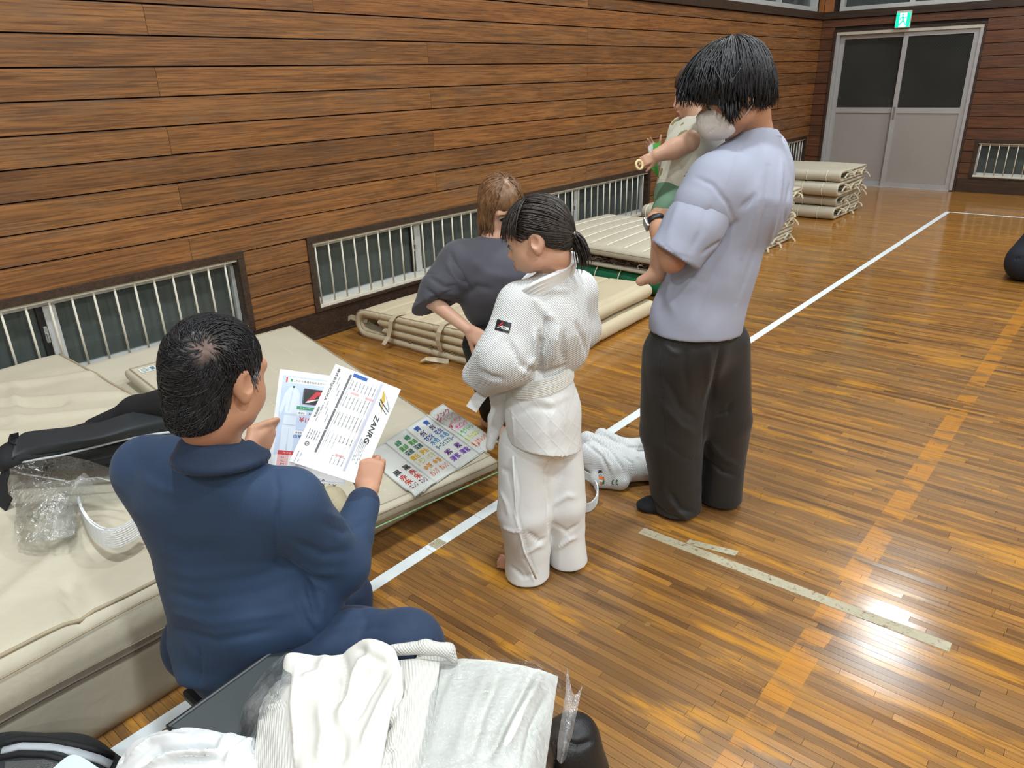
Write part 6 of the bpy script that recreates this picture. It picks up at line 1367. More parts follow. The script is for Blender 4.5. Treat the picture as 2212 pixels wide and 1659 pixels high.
def sheet_price():
    # landscape price table, turned so its top edge points to the right
    tl, bl, tr = at(725, 786, 1.983), at(625, 996, 1.869), at(866, 841, 2.050)
    p = Page(tl, bl, tr).toward(CAM_POS); o = tag(p.body('price_sheet', M_paper), 'laminated white price table sheet held in the right hand of the seated person', 'sheet')
    o.data.materials[0] = M_paper
    p.rect(GREY, .045, .245, .99 * .86, .275); p.rect(LILAC, .02, .70, .93, .735)
    for x in (.215, .40, .62): p.rect(WHITE_, x, .24, x + .008, .28, .0006)
    p.rect(BLUE, .02, .29, .055, .50)
    rg = random.Random(5)
    for c, x in enumerate((.09, .235, .42, .625)):
        for r in range(7):
            y = .32 + .054 * r
            if c == 0: p.text(INK, rg.choice(('AJTDM', 'AJNJ', 'ATOM', 'AJSU')) + ' ' + rg.choice(('540X', '510', '330')), x, y, .017, .09)
            elif c < 3: p.text(INK, f'{rg.randint(5, 13)},{rg.choice((100, 300, 450, 500, 850))}({rg.randint(6, 14)},{rg.choice((160, 330, 500, 850))})', x, y, .018, .13)
            elif r > 2: p.text(INK, f'{rg.randint(9, 32)},{rg.choice((500, 800, 300))}', x + .19, y, .018, .085); p.text(INK, f'AJ{rg.randint(10, 99)}帯', x, y, .018, .07)
            else: p.text(INK, 'サイズ表をご確認ください', x, y, .014, .15)
        for y in (.30, .69): p.rect(GREY, x - .012, y, x + .14, y + .0025)
    for y in (.30, .60, .66): p.rect(GREY, .05, y, .90, y + .0018)
    for a, b_ in ((.20, .36), (.20, .58), (.80, .52)): p.rect(PINK, a, b_, a + .022, b_ + .12, .0003)
    p.text(INK, '株式会社JUDOKA', .03, .055, .045, .335, bold=.012); p.text(INK, '〒  東京都  TEL・FAX', .38, .075, .022, .20); p.text(INK, '店舗営業', .44, .035, .030, .11, bold=.01)
    for r in range(6): p.text(INK, rg.choice(('送料無料のご案内', '一部地域を除く', '代引手数料', '定休日 日曜')), .10 + .06 * (r % 3) + .26 * (r // 3), .125 + .035 * (r % 3), .014, .08)
    for r in range(5): p.text(INK, rg.choice(('お申込', '税込価格', '帯刺繍', '納期')), .66 + .0 * r, .06 + .034 * r, .015, .09)
    p.text(INK, '裁判所認定の取扱店', .885, .05, .016, .11); p.text(GREY, '学校名・氏名', .89, .09, .018, .09)
    cpts = [(.80 + .022 * math.cos(t), .11 + .031 * math.sin(t)) for t in np.linspace(0, 2 * PI, 24)]; p.poly(GREY, cpts); p.poly(WHITE_, [(.80 + (a - .80) * .55, .11 + (b_ - .11) * .55) for a, b_ in cpts], .0007)
    p.rect(SILV, .795, .085, .805, .135, .0009)
    for r in range(5): p.text(INK, '・刺繍は別途料金を申し受けます ネーム位置をご指定', .575 + .02 * (r % 2), .755 + .022 * r, .015, .24 - .03 * (r % 3))
    # emblem: gold blade with black and silver strokes, then slanted lettering
    p.poly(GOLD, [(.07, .775), (.10, .80), (.235, .86), (.31, .885), (.22, .835), (.17, .80), (.12, .785)]); p.poly(GOLD, [(.08, .785), (.20, .80), (.19, .855), (.15, .85)], .0006)
    p.poly(SILV, [(.085, .80), (.215, .955), (.245, .965), (.245, .945), (.22, .935)]); p.poly(INK, [(.165, .79), (.19, .83), (.26, .97), (.262, .955), (.20, .825), (.175, .775)], .0008); p.poly(INK, [(.195, .79), (.22, .815), (.29, .955), (.29, .94), (.23, .81), (.20, .775)], .0008)
    p.text(INK, 'ZANRG', .325, .805, .075, .30, bold=.015, shear=.25)
    p.finish(o, {'print_grey': 'table_band', 'print_lilac': 'header_band', 'print_blue': 'blue_block', 'print_pink': 'stamp', 'print_gold': 'emblem_blade', 'print_silver': 'emblem_stroke', 'print_white': 'band_gap'})
sheet_price()
def sheet_gi():
    bl, br, tl = at(575, 1034, 2.045), at(745, 1048, 2.122), at(605, 797, 2.122)
    p = Page(bl, br, tl).toward(CAM_POS); o = tag(p.body('gi_flyer', M_paper), 'laminated flyer with a judo suit picture held in the left hand of the seated person', 'sheet')
    p.rect(PALE, .05, .22, .97, .95, .0002); p.rect(WHITE_, .10, .885, .95, .935, .0005); p.rect(RED, .095, .885, .115, .935, .0006)
    p.text(INK, 'これから柔道を始める方へ！', .19, .898, .022, .42); p.rect(GREEN, .15, .895, .18, .922, .0006); p.text(INK, '初心者におすすめ', .68, .898, .022, .26); p.rect(GREEN, .64, .895, .665, .922, .0006)
    # judo suit picture: jacket and trousers
    S = flat('print_suit', (.66, .74, .84)); SH = flat('print_suit_shade', (.52, .62, .76))
    p.poly(S, [(0.153, .84), (0.198, .86), (0.254, .83), (0.293, .79), (0.310, .60), (0.288, .56), (0.276, .70), (0.282, .50), (0.120, .50), (0.125, .70), (0.080, .58), (0.055, .62), (0.097, .78)], .0005)
    p.poly(SH, [(0.192, .855), (0.206, .85), (0.176, .62), (0.164, .62)], .0007); p.rect(SH, .12, .585, .282, .605, .0007); p.rect(INK, .19, .84, .215, .858, .0008)
    p.poly(S, [(0.114, .49), (0.288, .49), (0.271, .24), (0.209, .24), (0.201, .40), (0.181, .24), (0.114, .24)], .0005); p.poly(SH, [(0.198, .47), (0.204, .47), (0.204, .40), (0.198, .33)], .0007)
    # dark badge with red wing mark
    p.poly(GREY, [(0.340, .70), (0.750, .70), (0.760, .715), (0.760, .835), (0.750, .85), (0.340, .85), (0.330, .835), (0.330, .715)], .0006); p.poly(INK, [(0.345, .705), (0.745, .705), (0.745, .845), (0.345, .845)], .0007)
    p.poly(RED, [(0.380, .725), (0.500, .83), (0.590, .83), (0.600, .77), (0.560, .725), (0.520, .725), (0.545, .765), (0.535, .80), (0.460, .735)], .0009); p.poly(WHITE_, [(0.370, .715), (0.400, .735), (0.600, .775), (0.700, .80), (0.500, .745), (0.420, .72)], .0011); p.rect(RED, .555, .725, .585, .745, .0011)
    p.rect(GREEN, .27, .648, .66, .678, .0006); p.text(WHITE_, 'キャンペーン価格', .31, .653, .020, .28, h=.0010)
    p.rect(WHITE_, .28, .60, .40, .632, .0006); p.text(INK, '柔道衣', .30, .606, .018, .08); p.text(INK, 'ATOM柔道着', .43, .606, .022, .25, bold=.01)
    p.text(RED, '¥10,000', .32, .528, .052, .33, bold=.012); p.text(INK, '(税込)', .42, .505, .016, .14); p.rect(WHITE_, .27, .42, .39, .452, .0006); p.text(INK, '柔道帯', .29, .427, .018, .08); p.text(BLUE, '白帯 セット', .27, .385, .030, .30, bold=.01)
    p.rect(RED, .10, .225, .55, .262, .0006); p.text(WHITE_, 'サイズ   適応身長', .17, .233, .018, .26, h=.0010); p.rect(WHITE_, .08, .02, .98, .224, .0004); p.rect(PINK, .10, .065, .24, .224, .0006)
    for r in range(5): p.text(INK, ('YS', 'S', 'M', 'L', 'LL')[r], .15, .075 + .030 * r, .014, .04, h=.0010); p.text(INK, f'{110 + 10 * r}-{120 + 10 * r}cm', .34, .075 + .030 * r, .014, .13); p.rect(GREY, .26, .069 + .030 * r, .55, .0705 + .030 * r, .0006)
    p.text(INK, '株式会社JUDOKA', .12, -.0 + .012, .032, .62); p.text(INK, '※価格は変更になる場合があります', .10, .052, .012, .34)
    p.finish(o, {'print_pale_blue': 'photo_ground', 'print_white': 'white_box', 'print_red': 'red_print', 'print_green': 'green_bar', 'print_suit': 'suit_picture', 'print_suit_shade': 'suit_shade', 'print_grey': 'badge_edge', 'print_pink': 'table_cell', 'print_blue': 'blue_lettering'})
sheet_gi()
p = Page(at(540, 1020, 2.065), at(640, 1045, 2.091), at(556, 962, 2.091)).toward(CAM_POS); o = tag(p.body('blue_sheet', flat('sheet_light_blue', (.42, .70, .80), .3)), 'light blue sheet peeking out under the flyer beside the left hand', 'sheet')
for k in range(5): p.rect(flat('sheet_blue_line', (.15, .35, .55)) if k == 0 else bpy.data.materials['sheet_blue_line'], .05, .15 + .16 * k, .7, .19 + .16 * k)
p.finish(o, {'sheet_blue_line': 'print_lines'})

# ---- colour sample cloth on the long mat
def sample_cloth():
    tmv = np.zeros(len(tm.data.vertices) * 3); tm.data.vertices.foreach_get('co', tmv); bv = BVHTree.FromPolygons([Vector(q) for q in tmv.reshape(-1, 3)], [tuple(q.vertices) for q in tm.data.polygons])
    def gz(x, y):
        h = bv.ray_cast(Vector((x, y, 1.0)), Vector((0, 0, -1))); return h[0].z if h[0] is not None else .165
    TLc, TRc, BLc, BRc = [on(u, v, 2, .178)[:2] for u, v in ((786, 988), (957, 869), (896, 1072), (1076, 950))]
    def P(a, b, h): q = TLc * (1-a) * (1-b) + TRc * a * (1-b) + BRc * a * b + BLc * (1-a) * b; return np.array((q[0], q[1], gz(*q) + h))
    T = thing('sample_cloth', 'white fold-out cloth embroidered with colour names, lying open on the long mat', 'cloth', P(.5, .5, 0))
    M_c = weave('sample_cotton', (.74, .77, .74), 1500, 1500, .85, .15, axes=(0, 1))
    folds = (0, .235, .485, .76, 1.0)
    for k, (a0, a1) in enumerate(zip(folds, folds[1:])):
        mb = MB(); n, m = 12, 18; hh = lambda a, b: .006 + .004 * abs(math.sin(PI * (a - a0) / (a1 - a0))) + .0015 * math.sin(9 * b + k) + (.004 if k == 0 else 0) * b
        top = [P(a0 + .002 + (a1 - a0 - .004) * i / n, j / m, hh(a0 + (a1 - a0) * i / n, j / m)) for i in range(n + 1) for j in range(m + 1)]; bot = [q - (0, 0, .0035) for q in top]
        idx = lambda i, j: i * (m + 1) + j; K = len(top)
        fs = [(idx(i, j), idx(i, j+1), idx(i+1, j+1), idx(i+1, j)) for i in range(n) for j in range(m)] + [(K+idx(i, j), K+idx(i+1, j), K+idx(i+1, j+1), K+idx(i, j+1)) for i in range(n) for j in range(m)]
        rim = [idx(i, 0) for i in range(n)] + [idx(n, j) for j in range(m)] + [idx(i, m) for i in range(n, 0, -1)] + [idx(0, j) for j in range(m, 0, -1)]
        fs += [(rim[i], rim[(i+1) % len(rim)], K + rim[(i+1) % len(rim)], K + rim[i]) for i in range(len(rim))]
        o = mb.add(top + bot, fs).build('panel', M_c, T, True); o.data.polygons.foreach_set('use_smooth', [i < 2 * n * m for i in range(len(o.data.polygons))])
        MB().tube([P(a0 + .006, j / m, hh(a0, j / m) + .001) for j in range(m + 1)], .0012, 5).build('seam', M_c, T)
    MB().tube([P(i / 40, .985, .0085) for i in range(41)], .0012, 5).build('hem', M_c, T); MB().tube([P(i / 40, .015, .0085) for i in range(41)], .0012, 5).build('hem', M_c, T)
    cols = dict(k=(.02, .02, .03), r=(.50, .02, .02), v=(.55, .05, .02), w=(.16, .02, .05), g=(.0, .22, .08), y=(.06, .33, .05), d=(.01, .10, .07), Y=(.70, .42, .0), l=(.62, .55, .03), o=(.72, .26, .0), O=(.70, .12, .02), b=(.01, .08, .40), n=(.01, .02, .14), h=(.01, .05, .30), c=(.0, .22, .50), t=(.0, .16, .28), p=(.10, .02, .20), q=(.17, .05, .42), P=(.62, .12, .20), f=(.70, .30, .38), s=(.55, .06, .14), F=(.80, .05, .28), G=(.12, .55, .10), L=(.65, .70, .02), R=(.85, .15, .04))
    lines = [(0, .56, 'k', '黒', '黒'), (0, .67, 'r', '赤', '赤'), (0, .77, 'v', '朱', '朱'), (0, .87, 'w', 'エンジ', 'エンジ'),
             (1, .16, 'g', '緑', '緑'), (1, .27, 'y', '黄緑', '黄緑'), (1, .38, 'd', '深緑', '深緑'), (1, .49, 'Y', '黄色', '黄色'), (1, .60, 'l', 'レモン', 'レモン色'), (1, .73, 'o', '金茶', '金茶'), (1, .85, 'O', 'オレンジ', 'オレンジ'),
             (2, .13, 'b', '青', '青'), (2, .25, 'n', '紺', '紺'), (2, .36, 'h', '花紺', '花紺'), (2, .46, 'c', '水色', '水色'), (2, .57, 't', 'ターコイズブルー', ''), (2, .72, 'p', '紫', '紫'), (2, .84, 'q', '薄紫', '薄紫'),
             (3, .16, 's', 'ピンク', ''), (3, .26, 'f', 'うすピンク', ''), (3, .38, 'P', 'ショッキングピンク', ''), (3, .49, 'F', '蛍光ピンク', ''), (3, .60, 'G', '蛍光グリーン', ''), (3, .72, 'L', '蛍光イエロー', ''), (3, .84, 'R', '蛍光オレンジ', '')]
    for pn, b, ck, t1, t2 in lines:
        mname = 'thread_' + ck + ('_cap' if ck.isupper() else ''); mt = bpy.data.materials.get(mname) or plain(mname, cols[ck], .6, .05, 50)
        a0, a1 = folds[pn] + .035, folds[pn + 1] - .025; mb = MB()
        segs = [(t1, a0, a1)] if not t2 else [(t1, a0, (a0 + a1) / 2 - .012), (t2, (a0 + a1) / 2 + .012, a1)]
        for tx, x0, x1 in segs:
            V, F = text_mesh(tx, 1, .012 if ck not in 'fl' else .0, res=2); mn, mx = V[:, :2].min(0), V[:, :2].max(0); q = (V[:, :2] - mn) / (mx - mn)
            w_ = x1 - x0; full = .088 * len(tx) * .72
            if full < w_: x0 += (w_ - full) * .35; w_ = full
            k0 = folds[pn]; k1 = folds[pn + 1]
            hz = lambda a, bb: .0078 + .004 * abs(math.sin(PI * (a - k0) / (k1 - k0))) + .0015 * math.sin(9 * bb + pn) + (.004 if pn == 0 else 0) * bb
            pts = []
            for i, j in q: a = x0 + i * w_; bb = b + .042 - j * .092; pts.append(P(a, bb, hz(a, bb)))
            mb.add(pts, [f[::-1] for f in F])
        mb.build('embroidery', mt, T)
sample_cloth()

# ---- plastic film material
def film(name, white=.16, gloss=.35, fres=.8):
    m, nt, bs = nodes(name); nt.nodes.remove(bs); v = coords(nt)
    tr = N(nt, 'ShaderNodeBsdfTransparent'); tr.inputs[0].default_value = (.93, .95, .96, 1); gl = N(nt, 'ShaderNodeBsdfGlossy'); gl.inputs['Roughness'].default_value = .2; df = N(nt, 'ShaderNodeBsdfTranslucent'); d2 = N(nt, 'ShaderNodeBsdfDiffuse')
    for d_ in (df, d2): d_.inputs['Color'].default_value = (.85, .88, .9, 1)
    bp = N(nt, 'ShaderNodeBump'); bp.inputs['Strength'].default_value = .9; bp.inputs['Distance'].default_value = .01
    vo = N(nt, 'ShaderNodeTexVoronoi', feature='DISTANCE_TO_EDGE'); vo.inputs['Scale'].default_value = 18
    nz = N(nt, 'ShaderNodeTexNoise'); nz.inputs['Scale'].default_value = 12; nz.inputs['Detail'].default_value = 5; L(nt, v, nz.inputs['Vector'])
    mxv = N(nt, 'ShaderNodeMix', data_type='RGBA'); mxv.inputs[0].default_value = .25; L(nt, v, mxv.inputs[6]); L(nt, nz.outputs['Color'], mxv.inputs[7]); L(nt, mxv.outputs[2], vo.inputs['Vector'])
    L(nt, math_(nt, 'ADD', vo.outputs['Distance'], math_(nt, 'MULTIPLY', nz.outputs['Fac'], .6)), bp.inputs['Height'])
    for n_ in (gl, d2): L(nt, bp.outputs[0], n_.inputs['Normal'])
    fr_ = N(nt, 'ShaderNodeFresnel'); fr_.inputs[0].default_value = 1.5; L(nt, bp.outputs[0], fr_.inputs['Normal'])
    a = N(nt, 'ShaderNodeMixShader'); L(nt, math_(nt, 'ADD', math_(nt, 'MULTIPLY', fr_.outputs[0], fres), gloss * .25, True), a.inputs[0]); L(nt, tr.outputs[0], a.inputs[1]); L(nt, gl.outputs[0], a.inputs[2])
    ww = ramp(nt, nz.outputs['Fac'], [(.42, (white * .35,) * 3), (.65, (white * 1.9,) * 3)]); dm = N(nt, 'ShaderNodeMixShader'); dm.inputs[0].default_value = .5; L(nt, df.outputs[0], dm.inputs[1]); L(nt, d2.outputs[0], dm.inputs[2])
    b = N(nt, 'ShaderNodeMixShader'); L(nt, ww, b.inputs[0]); L(nt, a.outputs[0], b.inputs[1]); L(nt, dm.outputs[0], b.inputs[2])
    L(nt, b.outputs[0], nt.nodes['Material Output'].inputs[0]); return m
M_film = film('plastic_film', .03, .42, .7); M_film2 = film('plastic_wrap', .012, .10, .4)
def sheetgrid(name, rows, mat, parent=None, nu=50, nv=30, crumple=.012, f=22, seed=1, smooth=True, st=()):
    # rows of control points (same count each) -> smooth grid, crumpled along its normals
    G = np.array(rows, float); r, c = G.shape[:2]; U = np.linspace(0, r - 1, nu); W = np.linspace(0, c - 1, nv)
    def interp(A, x):                                           # Catmull-Rom
        i = np.clip(x.astype(int), 0, len(A) - 2); t = (x - i)[:, None, None]; g = lambda k: A[np.clip(i + k, 0, len(A) - 1)]
        p0, p1, p2, p3 = g(-1), g(0), g(1), g(2); return .5 * (2*p1 + (p2-p0)*t + (2*p0-5*p1+4*p2-p3)*t*t + (3*p1-p0-3*p2+p3)*t**3)
    A = interp(G, U); A = np.swapaxes(interp(np.swapaxes(A, 0, 1), W), 0, 1); V = A.reshape(-1, 3); idx = np.arange(nu * nv).reshape(nu, nv)
    F = np.stack([idx[:-1, :-1], idx[1:, :-1], idx[1:, 1:], idx[:-1, 1:]], -1).reshape(-1, 4)
    if crumple: V = V + vnormals(V, F) * (crumple * fbm(V, f, seed) + crumple * .5 * np.abs(fbm(V, f * 2.3, seed + 1)))[:, None]
    if st: V = strokes(V, F, st)
    return link(name, np_mesh(name, V, F), mat, parent, smooth)
def solid(o, t): 
    m = o.modifiers.new('thickness', 'SOLIDIFY'); m.thickness = t; m.offset = -1; return o

# ---- clear plastic bag on the crash mat
pb = thing('plastic_bag', 'crumpled clear plastic bag lying open on the crash mat in front of the black bag', 'bag', on(150, 1100, 2, .42))
O_ = lambda u, v, z: on(u, v, 2, z)
sheetgrid('back_film', [[O_(22, 1012, .54), O_(95, 986, .57), O_(172, 990, .57), O_(235, 1010, .55), O_(262, 1030, .53)], [O_(28, 1060, .47), O_(100, 1050, .48), O_(170, 1050, .48), O_(230, 1060, .46), O_(262, 1065, .45)], [O_(34, 1120, .425), O_(100, 1110, .425), O_(170, 1090, .425), O_(225, 1080, .425), O_(262, 1080, .425)]], M_film, pb, 70, 70, .014, 30, 3)
sheetgrid('front_film', [[O_(22, 1014, .545), O_(80, 1030, .535), O_(130, 1038, .53), O_(175, 1030, .52), O_(215, 1035, .50)], [O_(28, 1090, .49), O_(80, 1100, .50), O_(125, 1090, .505), O_(158, 1085, .47), O_(175, 1075, .455)], [O_(38, 1170, .425), O_(80, 1172, .43), O_(115, 1168, .432), O_(145, 1165, .428), O_(165, 1150, .425)]], M_film, pb, 80, 80, .017, 28, 7)
sheetgrid('crumpled_corner', [[O_(150, 1050, .54), O_(180, 1022, .57), O_(198, 1040, .54), O_(205, 1060, .50)], [O_(110, 1110, .49), O_(135, 1100, .50), O_(155, 1095, .48), O_(168, 1085, .46)], [O_(60, 1165, .44), O_(100, 1168, .445), O_(135, 1165, .44), O_(160, 1155, .43)]], film('plastic_film_bunched', .13, .2, .6), pb, 60, 60, .018, 34, 9)
MB().tube([O_(u, v, z) for u, v, z in ((22, 1013, .545), (50, 1024, .54), (90, 1030, .536), (150, 1040, .531), (210, 1031, .531), (260, 1045, .521))], .0025, 5).build('bag_rim', film('rim_film', .35, .4), pb, True)
# ---- rolled white belt beside it
wb = thing('white_belt', 'white judo belt curling on its edge over the crash mat beside the plastic bag', 'belt', O_(230, 1170, .42))
cp = [O_(u, v, .437) for u, v in ((172, 1088), (180, 1118), (198, 1146), (222, 1163), (250, 1166), (276, 1155), (300, 1138))]
tt = np.linspace(0, 6, 40); cp = [np.array([np.interp(x, range(7), [q[i] for q in cp]) for i in range(3)]) for x in tt]
for _ in range(6): cp = [cp[0]] + [(cp[i-1] + 2 * cp[i] + cp[i+1]) / 4 for i in range(1, 39)] + [cp[-1]]
up_ = [unit_(np.array((0, 0, 1.0)) + .9 * unit_(CAM_POS * (1, 1, 0) - q * (1, 1, 0)) * -.5) for q in cp]
bb = MB(); bb.ribbon(cp, .050, up_, .005); bb.ribbon([q + (-.012, .006, .002) for q in cp], .046, up_, .004); bb.build('band', M_gib, wb)
ln = MB()
for k in range(7): ln.tube([q + u_ * (-.019 + .0063 * k) + unit_((CAM_POS - q)) * .0028 for q, u_ in zip(cp, up_)], .0011, 4)
o = ln.build('stitch_rows', M_thread, wb); o['kind'] = 'stuff'

# ---- long black bag on the crash mat
M_bagc = plain('black_bag_cloth', (.017, .022, .026), .55, .15, 7, bscale=500, bstr=.15); M_bagd = plain('black_bag_deep', (.006, .007, .009), .75, .2, 7); M_reflect = plain('grey_piping', (.55, .57, .60), .4)
bg = thing('judo_bag', 'long black bag with grey piping lying on the crash mat behind the seated person', 'bag', O_(200, 960, .42))
f = Field(); A, B_, Cc = O_(55, 985, .485), O_(210, 960, .49), O_(395, 905, .52)
zf = ((0, 0, 1.0), .72); f.cap(A, B_, .085, .10, k=.05, flat=zf); f.cap(B_, Cc, .10, .12, k=.05, flat=zf); f.cap(A + (.03, -.04, .02), B_ + (.03, -.04, .02), .06, .07, k=.03, flat=zf); f.cut((0, 0, .418), (0, 0, -1))
skin_obj('bag_body', f, .007, M_bagd, bg, [([(50, 1020), (150, 1005), (260, 975)], .012, -.010), ([(120, 1010), (240, 1000), (280, 990)], .008, .006)], [(.006, 14, 71)], 2)
sheetgrid('top_panel', [[O_(28, 968, .555), O_(50, 935, .57), O_(120, 925, .58), O_(200, 916, .59), O_(290, 890, .62), O_(370, 880, .64), O_(420, 900, .63)], [O_(26, 990, .53), O_(60, 965, .555), O_(130, 955, .57), O_(215, 945, .58), O_(300, 920, .60), O_(380, 905, .62), O_(425, 925, .60)], [O_(30, 1000, .505), O_(60, 990, .52), O_(130, 980, .525), O_(215, 960, .535), O_(300, 942, .56), O_(380, 930, .58), O_(430, 945, .57)]], M_bagc, bg, 30, 80, .004, 12, 4)
MB().tube([O_(u, v, z) for u, v, z in ((30, 1002, .505), (60, 996, .514), (130, 984, .522), (215, 963, .532), (270, 949, .549), (330, 938, .567), (380, 932, .58))], .0042, 6).build('piping', M_reflect, bg, True)
MB().tube([O_(u, v, z) for u, v, z in ((28, 998, .511), (60, 990, .524), (130, 978, .53), (215, 957, .54), (270, 944, .556), (330, 933, .573), (380, 926, .586))], .005, 6).build('zip_flap', M_bagd, bg, True)
f2 = Field(); f2.cap(O_(290, 885, .60), O_(385, 868, .66), .045, .06, k=.03); f2.cap(O_(200, 922, .54), O_(300, 885, .60), .03, .045, k=.03); skin_obj('end_pocket', f2, .006, M_bagd, bg, (), [(.003, 30, 72)], 2)
MB().ribbon([O_(u, v, z) for u, v, z in ((28, 1000, .50), (12, 1020, .48), (4, 1050, .45), (6, 1078, .43), (20, 1090, .425))], .045, (1, .3, .2), .004).build('shoulder_strap', M_bagd, bg)
MB().ribbon([O_(u, v, z) for u, v, z in ((40, 940, .555), (24, 944, .56), (20, 956, .555), (34, 965, .55))], .02, (0, 0, 1), .004).build('zip_pull', M_bagd, bg)
MB().ribbon([O_(u, v, z) for u, v, z in ((120, 1012, .505), (180, 1004, .512), (240, 992, .522), (285, 980, .53))], .022, (0, 0, 1), .005).build('carry_handle', M_bagd, bg)

# ---- beige pouch on the long mat by the seated person
po = thing('pouch', 'small beige canvas pouch with black trim on the mat beside the seated person', 'pouch', O_(715, 1090, .20))
M_pouch = canvas_mat('pouch_canvas', (.50, .44, .30), .4); f = Field(); c0 = O_(705, 1085, .245); f.ell(c0, (.055, .075, .055), .03); f.cap(c0 + (-.03, .03, -.02), c0 + (.04, .02, -.03), .045, .045, k=.03)
skin_obj('pouch_body', f, .005, M_pouch, po, [([(700, 1050), (720, 1075), (735, 1105)], .006, -.006), ([(715, 1060), (735, 1085)], .005, -.005)], [(.004, 40, 73)], 1)
f = Field(); f.cap(O_(690, 1052, .285), O_(668, 1058, .29), .018, .014); skin_obj('black_trim', f, .004, M_bagd, po)
MB().tube([O_(u, v, .296) for u, v in ((700, 1046), (706, 1040), (712, 1047), (716, 1041), (722, 1050), (728, 1046))], .0014, 4).build('handwriting', INK, po)
# ---- stool under the seated person
sx, sy = MJ['pel'][0] - .01, MJ['pel'][1] + .04; sz = MJ['pel'][2] - .165
so = thing('stool', 'low dark folding stool under the seated person', 'stool', (sx, sy, 0))
MB().box((sx - .15, sy - .15, sz - .03), (sx + .15, sy + .15, sz)).build('seat', M_black, so, bevel=.008)
for a in (-1, 1):
    for b_ in (-1, 1): MB().tube([(sx + .12 * a, sy + .12 * b_, sz - .031), (sx + .13 * a, sy + .13 * b_, .001)], .011, 8).build('leg', M_steel, so, True)

# ---- rolled judo jacket and belt on the floor
gj = thing('rolled_jacket', 'white judo jacket rolled up on the floor between the girl and the standing adult', 'jacket', (2.72, 2.4, 0))
f = Field(); g = lambda u, v, z: on(u, v, 2, z)
f.cap(g(1275, 985, .07), g(1330, 1010, .07), .062, .070, k=.03); f.cap(g(1330, 1010, .07), g(1420, 1005, .065), .070, .062, k=.03); f.cap(g(1268, 950, .10), g(1345, 985, .11), .040, .042, k=.015); f.cap(g(1300, 940, .11), g(1360, 970, .115), .034, .034, k=.012); f.cap(g(1350, 965, .11), g(1420, 960, .10), .038, .040, k=.02); f.cap(g(1290, 1035, .03), g(1340, 1040, .035), .034, .040, k=.02); f.cap(g(1262, 975, .06), g(1300, 1040, .03), .032, .024, k=.02)
f.cut((0, 0, .003), (0, 0, -1))
skin_obj('jacket_roll', f, .0045, M_gi, gj, [([(1262, 955), (1300, 985), (1318, 1030)], .007, -.012), ([(1275, 945), (1320, 975), (1345, 1010), (1350, 1040)], .006, -.010), ([(1305, 938), (1345, 965), (1400, 968)], .006, -.010), ([(1345, 985), (1365, 1000), (1370, 1030)], .006, -.007), ([(1285, 965), (1320, 1005), (1330, 1040)], .008, .006), ([(1370, 985), (1390, 990)], .008, .005)], [(.003, 30, 74)], 1)
jv = gj.children[0]; vv = np.zeros(len(jv.data.vertices) * 3); jv.data.vertices.foreach_get('co', vv); bvg = BVHTree.FromPolygons([Vector(q) for q in vv.reshape(-1, 3)], [tuple(q.vertices) for q in jv.data.polygons])
def onbv(bv, u, v, off, dflt=2.8):
    d = Vector(unit_(ray(u, v))); h = bv.ray_cast(Vector(CAM_POS), d); return np.array(h[0] if h[0] is not None else Vector(CAM_POS) + d * dflt) - np.array(d) * off
def decal(bv, name, px4, mat, parent, n=4, off=.003):
    q = np.array(px4, float); B2 = lambda a, b: q[0]*(1-a)*(1-b) + q[1]*a*(1-b) + q[2]*a*b + q[3]*(1-a)*b
    MB().add([onbv(bv, *B2(i/n, j/n), off) for i in range(n+1) for j in range(n+1)], [(i*(n+1)+j, i*(n+1)+j+1, (i+1)*(n+1)+j+1, (i+1)*(n+1)+j) for i in range(n) for j in range(n)]).build(name, mat, parent)
OR_ = flat('patch_orange', (.70, .17, .02)); GR_ = flat('patch_green', (.01, .16, .06))
decal(bvg, 'orange_band', [(1293, 1028), (1305, 1030), (1306, 1037), (1294, 1035)], OR_, gj); decal(bvg, 'white_band', [(1294, 1036), (1306, 1038), (1306, 1042), (1295, 1040)], WHITE_, gj); decal(bvg, 'green_band', [(1302, 1037), (1306, 1038), (1305, 1046), (1301, 1045)], GR_, gj, off=.004); decal(bvg, 'orange_band', [(1296, 1041), (1302, 1042), (1301, 1048), (1297, 1047)], OR_, gj)
for k in range(2):
    MB().tube([onbv(bvg, u + 9 * k, v, .002) for u, v in ((1325, 1036), (1322, 1040), (1322, 1045), (1326, 1047))], .0035, 6, flat=.5).build('green_stripe', GR_, gj)
V, F = text_mesh('柔', 1, .02); V = (V[:, :2] - V[:, :2].min(0)) / np.ptp(V[:, :2], axis=0); MB().add([onbv(bvg, 1291 + 11 * a, 1027 - 11 * b_, .003) for a, b_ in V], F).build('lettering', INK, gj)
V, F = text_mesh('道', 1, .02); V = (V[:, :2] - V[:, :2].min(0)) / np.ptp(V[:, :2], axis=0); MB().add([onbv(bvg, 1247 + 8 * a, 1000 - 10 * b_, .003) for a, b_ in V], F).build('lettering', INK, gj)
be = thing('white_belt', 'white judo belt looped on the floor beside the rolled jacket', 'belt', g(1275, 1080, 0))
lp = [g(u, v, .022) for u, v in ((1262, 1025), (1280, 1035), (1292, 1058), (1290, 1080), (1276, 1096), (1256, 1098), (1238, 1090), (1232, 1060), (1245, 1032))]
tt = np.linspace(0, 8, 50); lp = [np.array([np.interp(x, range(9), [q[i] for q in lp]) for i in range(3)]) for x in tt]
for _ in range(5): lp = [lp[0]] + [(lp[i-1] + 2 * lp[i] + lp[i+1]) / 4 for i in range(1, 49)] + [lp[-1]]
MB().ribbon(lp, .040, (0, 0, 1), .005).build('band', M_gib, be)
ln = MB()
for k in range(6): ln.tube([q + np.array((0, 0, -.0155 + .0062 * k)) for q in lp], .0034, 4)
